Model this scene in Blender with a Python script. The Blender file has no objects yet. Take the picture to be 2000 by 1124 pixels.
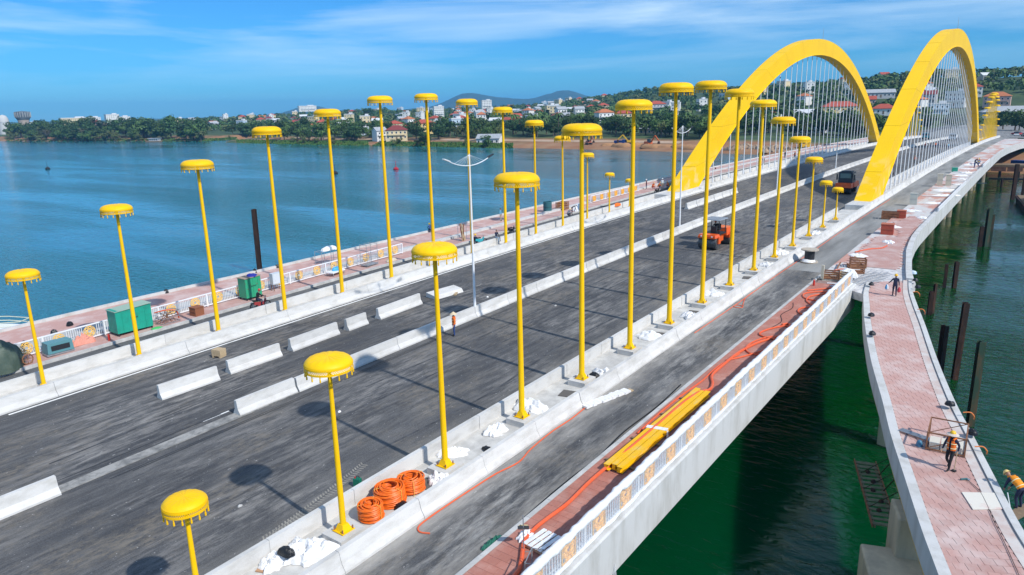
import bpy, bmesh, math, random
import numpy as np
from mathutils import Vector, Matrix
random.seed(7)
PI = math.pi
SC = bpy.context.scene
COL = SC.collection

# ---------------------------------------------------------------- camera, sky, sun, exposure
cam_d = bpy.data.cameras.new('camera')
cam = bpy.data.objects.new('camera', cam_d); COL.objects.link(cam)
CP = Vector((34.732, -9.843, 16.111))
cr = Vector((0.8015144, 0.5974927, -0.0240235)); cu = Vector((-0.1262373, 0.2083386, 0.9698758)); cf = Vector((-0.5844987, 0.7743368, -0.2424123))
cam.matrix_world = Matrix(((cr.x, cu.x, -cf.x, CP.x), (cr.y, cu.y, -cf.y, CP.y), (cr.z, cu.z, -cf.z, CP.z), (0, 0, 0, 1)))
cam_d.sensor_width = 36; cam_d.lens = 36 * 1393.9 / 2000
cam_d.clip_start = 0.3; cam_d.clip_end = 30000
SC.camera = cam

SUN_EL, SUN_AZ = math.radians(43), math.radians(97)
world = bpy.data.worlds.new('World'); SC.world = world; world.use_nodes = True
wn, wl = world.node_tree.nodes, world.node_tree.links
wn.clear()
w_out = wn.new('ShaderNodeOutputWorld'); w_bg = wn.new('ShaderNodeBackground')
sky = wn.new('ShaderNodeTexSky'); sky.sky_type = 'NISHITA'; sky.sun_disc = False
sky.sun_elevation = SUN_EL; sky.sun_rotation = SUN_AZ; sky.altitude = 0
sky.air_density = 1.0; sky.dust_density = 0.25; sky.ozone_density = 5.0
w_tc = wn.new('ShaderNodeTexCoord')
w_map = wn.new('ShaderNodeMapping'); w_map.inputs['Scale'].default_value = (2.0, 2.0, 21.0); w_map.inputs['Rotation'].default_value = (0.05, -0.06, 0.3)
w_noise = wn.new('ShaderNodeTexNoise'); w_noise.inputs['Scale'].default_value = 1.15; w_noise.inputs['Detail'].default_value = 9; w_noise.inputs['Roughness'].default_value = 0.56
w_noise.inputs['Distortion'].default_value = 0.35
w_ramp = wn.new('ShaderNodeValToRGB'); w_ramp.color_ramp.elements[0].position = 0.41; w_ramp.color_ramp.elements[1].position = 0.66
w_ramp.color_ramp.elements[0].color = (0, 0, 0, 1); w_ramp.color_ramp.elements[1].color = (1, 1, 1, 1)
w_sep = wn.new('ShaderNodeSeparateXYZ')
w_alt = wn.new('ShaderNodeMapRange'); w_alt.inputs['From Min'].default_value = 0.03; w_alt.inputs['From Max'].default_value = 0.15
w_alt.inputs['To Min'].default_value = 0.10; w_alt.inputs['To Max'].default_value = 0.85
w_mul = wn.new('ShaderNodeMath'); w_mul.operation = 'MULTIPLY'
w_tint = wn.new('ShaderNodeMixRGB'); w_tint.blend_type = 'MULTIPLY'; w_tint.inputs[0].default_value = 1.0; w_tint.inputs[2].default_value = (0.185, 0.56, 0.90, 1)
w_mix = wn.new('ShaderNodeMixRGB'); w_mix.inputs[2].default_value = (5.6, 7.0, 8.0, 1)
wl.new(w_tc.outputs['Generated'], w_map.inputs['Vector']); wl.new(w_map.outputs['Vector'], w_noise.inputs['Vector'])
wl.new(w_noise.outputs['Fac'], w_ramp.inputs['Fac']); wl.new(w_tc.outputs['Generated'], w_sep.inputs[0])
wl.new(w_sep.outputs['Z'], w_alt.inputs['Value']); wl.new(w_ramp.outputs['Color'], w_mul.inputs[0]); wl.new(w_alt.outputs[0], w_mul.inputs[1])
wl.new(sky.outputs['Color'], w_tint.inputs[1]); wl.new(w_tint.outputs[0], w_mix.inputs[1]); wl.new(w_mul.outputs[0], w_mix.inputs[0])
wl.new(w_mix.outputs[0], w_bg.inputs['Color']); w_bg.inputs['Strength'].default_value = 0.106
wl.new(w_bg.outputs[0], w_out.inputs['Surface'])

sun_d = bpy.data.lights.new('sun', 'SUN'); sun_d.energy = 3.05; sun_d.angle = math.radians(1.0); sun_d.color = (1.0, 0.955, 0.88)
sun = bpy.data.objects.new('sun', sun_d); COL.objects.link(sun)
sd = Vector((math.sin(SUN_AZ) * math.cos(SUN_EL), math.cos(SUN_AZ) * math.cos(SUN_EL), math.sin(SUN_EL)))
sun.rotation_euler = sd.to_track_quat('Z', 'Y').to_euler(); sun.location = (60, -20, 80)

SC.view_settings.view_transform = 'Standard'; SC.view_settings.look = 'None'; SC.view_settings.gamma = 1.0
SC.view_settings.exposure = 0.55; SC.view_settings.use_curve_mapping = False
SC.render.engine = 'CYCLES'
SC.cycles.use_denoising = True; SC.cycles.max_bounces = 6; SC.cycles.diffuse_bounces = 2; SC.cycles.glossy_bounces = 3
SC.cycles.transparent_max_bounces = 12; SC.cycles.volume_bounces = 0; SC.cycles.transmission_bounces = 3
SC.cycles.caustics_reflective = False; SC.cycles.caustics_refractive = False

# ---------------------------------------------------------------- helpers
def zc(y):                                   # height of the pole plinths along the bridge (gentle crest curve)
    if y > 362: return 2.72 - 8.3e-5 * 181 ** 2 - (y - 362) * 0.004
    return 2.72 - 8.3e-5 * (y - 181) ** 2
ROAD = -0.45

MATS = {}
def mat(name, col, rough=0.7, metal=0.0, spec=0.4, noise=None, bump=None, emit=None, var=0.0, coat=0.0, trans=0.0, alpha=1.0):
    """noise=(scale, second colour, low, high[, stretch]); bump=(scale, strength); var=random brightness per object"""
    if name in MATS: return MATS[name]
    m = bpy.data.materials.new(name); m.use_nodes = True; MATS[name] = m
    nt = m.node_tree; b = nt.nodes['Principled BSDF']; L = nt.links
    b.inputs['Base Color'].default_value = (*col, 1); b.inputs['Roughness'].default_value = rough; b.inputs['Metallic'].default_value = metal
    b.inputs['Specular IOR Level'].default_value = spec; b.inputs['Coat Weight'].default_value = coat
    b.inputs['Transmission Weight'].default_value = trans; b.inputs['Alpha'].default_value = alpha
    src = None
    geo = None
    if noise or bump:
        geo = nt.nodes.new('ShaderNodeNewGeometry')
    if noise:
        n = nt.nodes.new('ShaderNodeTexNoise'); n.inputs['Scale'].default_value = noise[0]; n.inputs['Detail'].default_value = 6; n.inputs['Roughness'].default_value = 0.62
        vec = geo.outputs['Position']
        if len(noise) > 4:
            mp = nt.nodes.new('ShaderNodeMapping'); mp.inputs['Scale'].default_value = noise[4]; L.new(vec, mp.inputs['Vector']); vec = mp.outputs['Vector']
        L.new(vec, n.inputs['Vector'])
        r = nt.nodes.new('ShaderNodeValToRGB'); r.color_ramp.elements[0].position = noise[2]; r.color_ramp.elements[1].position = noise[3]
        r.color_ramp.elements[0].color = (*col, 1); r.color_ramp.elements[1].color = (*noise[1], 1)
        L.new(n.outputs['Fac'], r.inputs['Fac']); src = r.outputs['Color']
    if var:
        oi = nt.nodes.new('ShaderNodeObjectInfo'); mr = nt.nodes.new('ShaderNodeMapRange')
        mr.inputs['To Min'].default_value = 1 - var; mr.inputs['To Max'].default_value = 1 + var; L.new(oi.outputs['Random'], mr.inputs['Value'])
        mx = nt.nodes.new('ShaderNodeMixRGB'); mx.blend_type = 'MULTIPLY'; mx.inputs[0].default_value = 1
        if src: L.new(src, mx.inputs[1])
        else: mx.inputs[1].default_value = (*col, 1)
        L.new(mr.outputs[0], mx.inputs[2]); src = mx.outputs[0]
    if src: L.new(src, b.inputs['Base Color'])
    if bump:
        n2 = nt.nodes.new('ShaderNodeTexNoise'); n2.inputs['Scale'].default_value = bump[0]; n2.inputs['Detail'].default_value = 4
        L.new(geo.outputs['Position'], n2.inputs['Vector'])
        bp = nt.nodes.new('ShaderNodeBump'); bp.inputs['Strength'].default_value = bump[1]; bp.inputs['Distance'].default_value = 0.05
        L.new(n2.outputs['Fac'], bp.inputs['Height']); L.new(bp.outputs[0], b.inputs['Normal'])
    if emit: b.inputs['Emission Color'].default_value = (*emit, 1); b.inputs['Emission Strength'].default_value = 1
    return m

class MB:
    def __init__(s): s.v = []; s.f = []; s.m = []; s.mi = 0
    def add(s, vs, fs):
        o = len(s.v); s.v += [tuple(v) for v in vs]; s.f += [tuple(i + o for i in f) for f in fs]; s.m += [s.mi] * len(fs); return s
    def box(s, c, sz, rz=0.0, taper=1.0, rot=None):
        x, y, z = sz[0] / 2, sz[1] / 2, sz[2] / 2
        vs = [Vector((sx * x * (taper if k else 1), sy * y * (taper if k else 1), z if k else -z)) for k in (0, 1) for sx, sy in ((-1, -1), (1, -1), (1, 1), (-1, 1))]
        M = rot if rot is not None else Matrix.Rotation(rz, 3, 'Z')
        return s.add([M @ v + Vector(c) for v in vs], [(3, 2, 1, 0), (4, 5, 6, 7), (0, 1, 5, 4), (1, 2, 6, 5), (2, 3, 7, 6), (3, 0, 4, 7)])
    def tube(s, path, r, n=8, caps=True, closed=False):
        P = [Vector(p) for p in path]; k = len(P); rs = r if isinstance(r, (list, tuple)) else [r] * k
        vs = []; up = None
        for i, p in enumerate(P):
            if closed: t = P[(i + 1) % k] - P[i - 1]
            else: t = P[min(i + 1, k - 1)] - P[max(i - 1, 0)]
            if t.length < 1e-9: t = Vector((0, 0, 1))
            t.normalize()
            if up is None: up = Vector((0, 0, 1)) if abs(t.z) < 0.9 else Vector((1, 0, 0))
            a = t.cross(up)
            if a.length < 1e-4: a = t.cross(Vector((1, 0.3, 0.2)))
            a.normalize(); b = a.cross(t).normalized(); up = b
            for j in range(n):
                q = 2 * PI * j / n; vs.append(p + (a * math.cos(q) + b * math.sin(q)) * rs[i])
        fs = []
        for i in range(k if closed else k - 1):
            for j in range(n):
                fs.append((i * n + j, i * n + (j + 1) % n, ((i + 1) % k) * n + (j + 1) % n, ((i + 1) % k) * n + j))
        if caps and not closed: fs += [tuple(range(n))[::-1], tuple(range((k - 1) * n, k * n))]
        return s.add(vs, fs)
    def bar(s, a, b, w, h=None):
        a, b = Vector(a), Vector(b); d = b - a; L = d.length
        q = d.to_track_quat('Y', 'Z').to_matrix()
        return s.box((a + b) / 2, (w, L, h or w), rot=q)
    def lathe(s, prof, c=(0, 0, 0), n=24, M=None):
        vs = []; fs = []; c = Vector(c); k = len(prof)
        for j in range(n):
            q = 2 * PI * j / n
            for r, z in prof:
                v = Vector((r * math.cos(q), r * math.sin(q), z)); vs.append((M @ v if M is not None else v) + c)
        for j in range(n):
            for i in range(k - 1):
                a, b = j * k + i, ((j + 1) % n) * k + i
                fs.append((a, b, b + 1, a + 1))
        return s.add(vs, fs)
    def ell(s, c, r, n=12, m=8, M=None):
        prof = [(max(1e-3, math.sin(PI * i / m)), -math.cos(PI * i / m)) for i in range(m + 1)]
        o = len(s.v); s.lathe(prof, (0, 0, 0), n)
        for i in range(o, len(s.v)):
            v = Vector(s.v[i]); v = Vector((v.x * r[0], v.y * r[1], v.z * r[2]))
            if M is not None: v = M @ v
            s.v[i] = tuple(v + Vector(c))
        return s
    def prism(s, poly, axis_fn, ts):            # sweep a 2D polygon along parameters ts; axis_fn(t, u, v) -> point
        k = len(poly); vs = [axis_fn(t, u, v) for t in ts for u, v in poly]; fs = []
        for i in range(len(ts) - 1):
            for j in range(k): fs.append((i * k + j, i * k + (j + 1) % k, (i + 1) * k + (j + 1) % k, (i + 1) * k + j))
        fs += [tuple(range(k))[::-1], tuple(range((len(ts) - 1) * k, len(ts) * k))]
        return s.add(vs, fs)
    def mesh(s, name, mats, smooth=False):
        me = bpy.data.meshes.new(name); me.from_pydata(s.v, [], s.f)
        for m in (mats if isinstance(mats, (list, tuple)) else [mats]): me.materials.append(m)
        if any(s.m): me.polygons.foreach_set('material_index', s.m)
        bm = bmesh.new(); bm.from_mesh(me); bmesh.ops.recalc_face_normals(bm, faces=bm.faces); bm.to_mesh(me); bm.free()
        if smooth:
            me.polygons.foreach_set('use_smooth', [True] * len(me.polygons))
            try: me.set_sharp_from_angle(angle=math.radians(40))
            except Exception: pass
        me.update(); return me
    def build(s, name, mats, parent=None, smooth=False, **k):
        return obj(name, s.mesh(name, mats, smooth), parent, **k)

def obj(name, me, parent=None, loc=None, rz=None):
    o = bpy.data.objects.new(name, me); COL.objects.link(o)
    if parent is not None: o.parent = parent
    if loc is not None: o.location = loc
    if rz is not None: o.rotation_euler = (0, 0, rz)
    return o
def tag(o, label=None, cat=None, group=None, kind=None):
    if label: o['label'] = label
    if cat: o['category'] = cat
    if group: o['group'] = group
    if kind: o['kind'] = kind
    return o
def thing(name, label, cat, loc=(0, 0, 0), rz=0.0, group=None):
    o = bpy.data.objects.new(name, None); COL.objects.link(o); o.location = loc; o.rotation_euler = (0, 0, rz); o.empty_display_size = 0.2
    return tag(o, label, cat, group)
def struct(o): o['kind'] = 'structure'; return o
def copy_tree(o, parent=None):
    c = o.copy(); COL.objects.link(c); c.parent = parent
    for ch in o.children: copy_tree(ch, c)
    return c
def lerp(a, b, t): return a + (b - a) * t
def interp(pts, x):
    if x <= pts[0][0]: return pts[0][1]
    for (a, b), (c, d) in zip(pts, pts[1:]):
        if x <= c: return b + (d - b) * (x - a) / (c - a)
    return pts[-1][1]
def catmull(P, n=8):
    P = [Vector(p) for p in P]; out = []
    for i in range(len(P) - 1):
        p0, p1, p2, p3 = P[max(i - 1, 0)], P[i], P[i + 1], P[min(i + 2, len(P) - 1)]
        for j in range(n):
            t = j / n
            out.append(0.5 * ((2 * p1) + (p2 - p0) * t + (2 * p0 - 5 * p1 + 4 * p2 - p3) * t * t + (3 * p1 - p0 - 3 * p2 + p3) * t ** 3))
    return out + [P[-1]]
def ordinal(n):
    o = ['first', 'second', 'third', 'fourth', 'fifth', 'sixth', 'seventh', 'eighth', 'ninth', 'tenth', 'eleventh', 'twelfth', 'thirteenth', 'fourteenth', 'fifteenth', 'sixteenth', 'seventeenth', 'eighteenth', 'nineteenth']
    if n < 20: return o[n - 1]
    t = {2: 'twent', 3: 'thirt', 4: 'fort', 5: 'fift'}[n // 10]
    return t + 'ieth' if n % 10 == 0 else t + 'y-' + o[n % 10 - 1]
def across(o):                                  # how far to the right a thing stands as seen from the deck
    d = Vector(o.location) - CP; return d.dot(cr) / max(.1, d.dot(cf))
def count_off(objs, tail='from the left'):      # look-alikes told apart by their order
    by = {}
    for o in objs: by.setdefault(o['label'], []).append(o)
    for lab, L in by.items():
        if len(L) > 1:
            for i, o in enumerate(sorted(L, key=across)): o['label'] = '%s, %s %s' % (lab, ordinal(i + 1), tail)

# ---------------------------------------------------------------- materials
def asphalt_mat(name, base, dust, dustamt, edges, rough=0.85):
    """dark asphalt, streaked along the road, with pale dust in patches and towards given x positions"""
    m = bpy.data.materials.new(name); m.use_nodes = True; MATS[name] = m
    nt = m.node_tree; N = nt.nodes; L = nt.links; b = N['Principled BSDF']; b.inputs['Roughness'].default_value = rough; b.inputs['Specular IOR Level'].default_value = 0.35
    g = N.new('ShaderNodeNewGeometry')
    def noise(scale, stretch, det=6, rot=0.0, rough=0.6):
        mp = N.new('ShaderNodeMapping'); mp.inputs['Scale'].default_value = stretch; mp.inputs['Rotation'].default_value = (0, 0, rot); L.new(g.outputs['Position'], mp.inputs['Vector'])
        n = N.new('ShaderNodeTexNoise'); n.inputs['Scale'].default_value = scale; n.inputs['Detail'].default_value = det; n.inputs['Roughness'].default_value = rough
        L.new(mp.outputs[0], n.inputs['Vector']); return n.outputs['Fac']
    def ramp(src, a, b_, ca=(0, 0, 0), cb=(1, 1, 1)):
        r = N.new('ShaderNodeValToRGB'); r.color_ramp.elements[0].position = a; r.color_ramp.elements[1].position = b_
        r.color_ramp.elements[0].color = (*ca, 1); r.color_ramp.elements[1].color = (*cb, 1); L.new(src, r.inputs['Fac']); return r.outputs['Color']
    def mix(f, c1, c2, mode='MIX'):
        x = N.new('ShaderNodeMixRGB'); x.blend_type = mode
        for i, v in ((0, f), (1, c1), (2, c2)):
            if isinstance(v, float): x.inputs[i].default_value = v
            elif isinstance(v, tuple): x.inputs[i].default_value = (*v, 1)
            else: L.new(v, x.inputs[i])
        return x.outputs[0]
    low = ramp(noise(0.10, (1, 0.6, 1), 4), 0.35, 0.68, (0.80, 0.80, 0.80), (1.35, 1.34, 1.30)); c = mix(1.0, base, low, 'MULTIPLY')
    streak = ramp(noise(1.0, (3.2, 0.09, 1), 10, 0.0, 0.72), 0.36, 0.66, (0.80, 0.80, 0.81), (1.28, 1.27, 1.25)); c = mix(1.0, c, streak, 'MULTIPLY')
    px_ = N.new('ShaderNodeSeparateXYZ'); L.new(g.outputs['Position'], px_.inputs[0]); dv = N.new('ShaderNodeMath'); dv.operation = 'DIVIDE'; dv.inputs[1].default_value = 3.9; L.new(px_.outputs['X'], dv.inputs[0])
    fl = N.new('ShaderNodeMath'); fl.operation = 'FLOOR'; L.new(dv.outputs[0], fl.inputs[0]); wnz = N.new('ShaderNodeTexWhiteNoise'); wnz.noise_dimensions = '1D'; L.new(fl.outputs[0], wnz.inputs['W'])      # each paving pass has its own tone
    lane = ramp(wnz.outputs['Value'], 0.0, 1.0, (0.84, 0.85, 0.87), (1.18, 1.17, 1.15)); c = mix(1.0, c, lane, 'MULTIPLY')
    fine = ramp(noise(26.0, (1, 0.7, 1), 4, 0.0, 0.7), 0.32, 0.70, (0.55, 0.55, 0.55), (1.55, 1.55, 1.55)); c = mix(1.0, c, fine, 'MULTIPLY')
    big = ramp(noise(0.14, (1, 0.55, 1), 6, 0.3), 0.38, 0.60); dm = mix(1.0, big, ramp(noise(1.5, (1.6, 0.30, 1), 12, 0.0, 0.78), 0.44, 0.66), 'MULTIPLY')
    m1 = N.new('ShaderNodeMath'); m1.operation = 'MULTIPLY'; m1.inputs[1].default_value = dustamt; L.new(dm, m1.inputs[0]); c = mix(m1.outputs[0], c, dust)
    brn = mix(1.0, ramp(noise(0.22, (1, 0.5, 1), 8, -0.25, 0.7), 0.50, 0.60), ramp(noise(4.0, (1, 0.5, 1), 10, 0.0, 0.75), 0.42, 0.62), 'MULTIPLY')
    m4 = N.new('ShaderNodeMath'); m4.operation = 'MULTIPLY'; m4.inputs[1].default_value = dustamt * 0.7; L.new(brn, m4.inputs[0]); c = mix(m4.outputs[0], c, (0.21, 0.18, 0.14))
    scf = mix(1.0, ramp(noise(1.2, (4.0, 0.14, 1), 12, 0.06, 0.8), 0.60, 0.65), ramp(noise(0.3, (1, 1, 1), 4), 0.45, 0.6), 'MULTIPLY'); m6 = N.new('ShaderNodeMath'); m6.operation = 'MULTIPLY'; m6.inputs[1].default_value = 0.6; L.new(scf, m6.inputs[0]); c = mix(m6.outputs[0], c, dust)
    spots = ramp(noise(5.5, (1.0, 0.7, 1), 2), 0.715, 0.735); m2 = N.new('ShaderNodeMath'); m2.operation = 'MULTIPLY'; m2.inputs[1].default_value = 0.7; L.new(spots, m2.inputs[0])
    c = mix(m2.outputs[0], c, (0.45, 0.44, 0.42))
    sp = N.new('ShaderNodeSeparateXYZ'); L.new(g.outputs['Position'], sp.inputs[0])
    for (x0, x1, amt, dcol) in edges:                     # grit swept against kerbs: full at x0, none at x1
        mr = N.new('ShaderNodeMapRange'); mr.inputs['From Min'].default_value = x0; mr.inputs['From Max'].default_value = x1; mr.inputs['To Min'].default_value = 1; mr.inputs['To Max'].default_value = 0
        L.new(sp.outputs['X'], mr.inputs['Value'])
        e = mix(1.0, mr.outputs[0], ramp(noise(0.9, (1, 0.25, 1), 8, 0.0, 0.7), 0.30, 0.62), 'MULTIPLY')
        m3 = N.new('ShaderNodeMath'); m3.operation = 'MULTIPLY'; m3.inputs[1].default_value = amt; L.new(e, m3.inputs[0]); c = mix(m3.outputs[0], c, dcol)
    L.new(c, b.inputs['Base Color'])
    bp = N.new('ShaderNodeBump'); bp.inputs['Strength'].default_value = 0.25; bp.inputs['Distance'].default_value = 0.02; L.new(noise(14.0, (1, 1, 1), 3), bp.inputs['Height']); L.new(bp.outputs[0], b.inputs['Normal'])
    return m
DUST = (0.30, 0.285, 0.265)
M_ASPH = asphalt_mat('asphalt', (0.068, 0.069, 0.073), DUST, 1.0, [(12.3, 10.6, 0.55, (0.36, 0.34, 0.30)), (-0.9, -0.2, 0.0, DUST)])
M_ASPH_S = asphalt_mat('asphalt_service', (0.070, 0.072, 0.077), (0.36, 0.35, 0.33), 0.9, [(15.8, 17.6, 0.9, (0.42, 0.40, 0.37)), (19.4, 18.3, 0.85, (0.30, 0.28, 0.25))])
M_ASPH_L = asphalt_mat('asphalt_left', (0.075, 0.078, 0.083), (0.34, 0.33, 0.31), 0.4, [(-15.8, -16.6, 0.6, (0.40, 0.39, 0.37))])
M_SLABCON = mat('deck_concrete', (0.34, 0.34, 0.33), 0.85, noise=(0.6, (0.17, 0.17, 0.165), 0.35, 0.75, (1.2, 0.3, 1)), bump=(6, 0.2))
M_CONC = mat('precast_concrete', (0.60, 0.59, 0.57), 0.85, noise=(1.3, (0.42, 0.405, 0.375), 0.45, 0.80, (1, .6, 1.6)), bump=(18, 0.15), var=0.07)
M_CONC2 = mat('cast_concrete', (0.47, 0.47, 0.455), 0.85, noise=(0.8, (0.30, 0.29, 0.275), 0.40, 0.78), bump=(12, 0.15))
M_FASCIA = mat('fascia_concrete', (0.56, 0.56, 0.55), 0.8, noise=(1.4, (0.38, 0.37, 0.34), 0.46, 0.78, (0.8, 0.8, 0.22)), bump=(9, 0.1))
M_KERB = mat('kerb_concrete', (0.42, 0.42, 0.41), 0.85, noise=(1.4, (0.58, 0.57, 0.55), 0.4, 0.7))
M_PINK = mat('pink_paver', (0.40, 0.165, 0.125), 0.85, noise=(0.9, (0.50, 0.29, 0.24), 0.48, 0.78), bump=(30, 0.15), var=0.08)
M_PINKP = mat('pink_paver_pale', (0.47, 0.28, 0.245), 0.85, noise=(0.7, (0.58, 0.47, 0.44), 0.45, 0.74), bump=(30, 0.15), var=0.07)
M_GROUT = mat('paver_bed', (0.25, 0.16, 0.14), 0.9, noise=(2, (0.36, 0.28, 0.25), 0.4, 0.7))
M_YEL = mat('yellow_paint', (0.90, 0.535, 0.002), 0.5, spec=0.25, noise=(0.5, (0.85, 0.48, 0.002), 0.4, 0.7), var=0.05)
M_YELA = mat('arch_yellow_paint', (0.92, 0.565, 0.002), 0.5, spec=0.2, noise=(0.14, (0.88, 0.52, 0.003), 0.45, 0.7))
def arch_dust(m):                               # pale cement dust splashed over the arch feet
    nt = m.node_tree; N, L = nt.nodes, nt.links; b = N['Principled BSDF']; src = b.inputs['Base Color'].links[0].from_socket
    g = N.new('ShaderNodeNewGeometry'); s = N.new('ShaderNodeSeparateXYZ'); L.new(g.outputs['Position'], s.inputs[0])
    mr = N.new('ShaderNodeMapRange'); mr.inputs['From Min'].default_value = 9.0; mr.inputs['From Max'].default_value = 1.5; mr.inputs['To Max'].default_value = 0.8; L.new(s.outputs['Z'], mr.inputs[0])
    n = N.new('ShaderNodeTexNoise'); n.inputs['Scale'].default_value = .45; n.inputs['Detail'].default_value = 7; L.new(g.outputs['Position'], n.inputs[0])
    r = N.new('ShaderNodeValToRGB'); r.color_ramp.elements[0].position = .50; r.color_ramp.elements[1].position = .66; L.new(n.outputs[0], r.inputs[0])
    mu = N.new('ShaderNodeMath'); mu.operation = 'MULTIPLY'; L.new(mr.outputs[0], mu.inputs[0]); L.new(r.outputs[0], mu.inputs[1])
    mx = N.new('ShaderNodeMixRGB'); L.new(mu.outputs[0], mx.inputs[0]); L.new(src, mx.inputs[1]); mx.inputs[2].default_value = (.80, .66, .38, 1); L.new(mx.outputs[0], b.inputs['Base Color'])
arch_dust(M_YELA)
M_YELD = mat('yellow_steel_worn', (0.72, 0.42, 0.02), 0.5, noise=(2.5, (0.62, 0.50, 0.22), 0.5, 0.72))
M_WHITE = mat('white_paint', (0.80, 0.81, 0.83), 0.4, noise=(3, (0.68, 0.69, 0.71), 0.5, 0.8))
M_WRAP = mat('plastic_wrap', (0.84, 0.85, 0.87), 0.3, spec=0.6, noise=(4, (0.70, 0.72, 0.75), 0.4, 0.7), bump=(7, 0.7))
M_FILM = mat('clear_film', (0.86, 0.88, 0.92), 0.22, spec=0.6, bump=(9, 0.8), alpha=0.32)
M_GOLDP = mat('pale_gold_ornament', (0.88, 0.54, 0.10), 0.5, noise=(6, (0.86, 0.62, 0.28), 0.45, 0.7))
M_BEAM = mat('beam_yellow', (0.84, 0.47, 0.004), 0.5, noise=(2.2, (0.74, 0.52, 0.14), 0.52, 0.70, (1, .4, 1)))
M_GOLD = mat('gold_ornament', (0.92, 0.46, 0.02), 0.45, noise=(6, (0.80, 0.34, 0.015), 0.45, 0.7))
M_LINE = mat('road_line_paint', (0.78, 0.78, 0.76), 0.6, noise=(3, (0.45, 0.45, 0.44), 0.55, 0.75))
M_RUST = mat('rusty_steel', (0.030, 0.017, 0.013), 0.85, noise=(2.2, (0.095, 0.040, 0.022), 0.45, 0.75, (1, 1, 0.3)), bump=(10, 0.3))
M_RUSTL = mat('light_rust', (0.30, 0.14, 0.07), 0.85, noise=(4, (0.16, 0.07, 0.04), 0.4, 0.7))
M_STEEL = mat('galvanised_steel', (0.42, 0.45, 0.48), 0.45, metal=0.6, noise=(5, (0.30, 0.32, 0.34), 0.4, 0.7))
M_BLACK = mat('black_rubber', (0.012, 0.012, 0.013), 0.7)
M_DARK = mat('dark_plastic', (0.022, 0.024, 0.028), 0.5)
M_ORANGE = mat('orange_conduit', (0.86, 0.17, 0.012), 0.45, noise=(6, (0.78, 0.13, 0.01), 0.4, 0.7))
M_HOSE = mat('orange_red_hose', (0.74, 0.11, 0.035), 0.5, noise=(3, (0.66, 0.14, 0.06), 0.4, 0.7))
M_WOOD = mat('pale_timber', (0.52, 0.40, 0.25), 0.8, noise=(5, (0.40, 0.28, 0.16), 0.4, 0.7, (1, 4, 1)))
M_WOODD = mat('old_timber', (0.17, 0.12, 0.08), 0.85, noise=(5, (0.26, 0.19, 0.12), 0.4, 0.7, (1, 4, 1)))
M_CLOTHW = mat('white_sack', (0.80, 0.80, 0.80), 0.8, noise=(5, (0.66, 0.66, 0.67), 0.45, 0.75), bump=(9, 0.5))
M_BAGK = mat('black_bag', (0.012, 0.013, 0.016), 0.35, bump=(12, 0.8))
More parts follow.
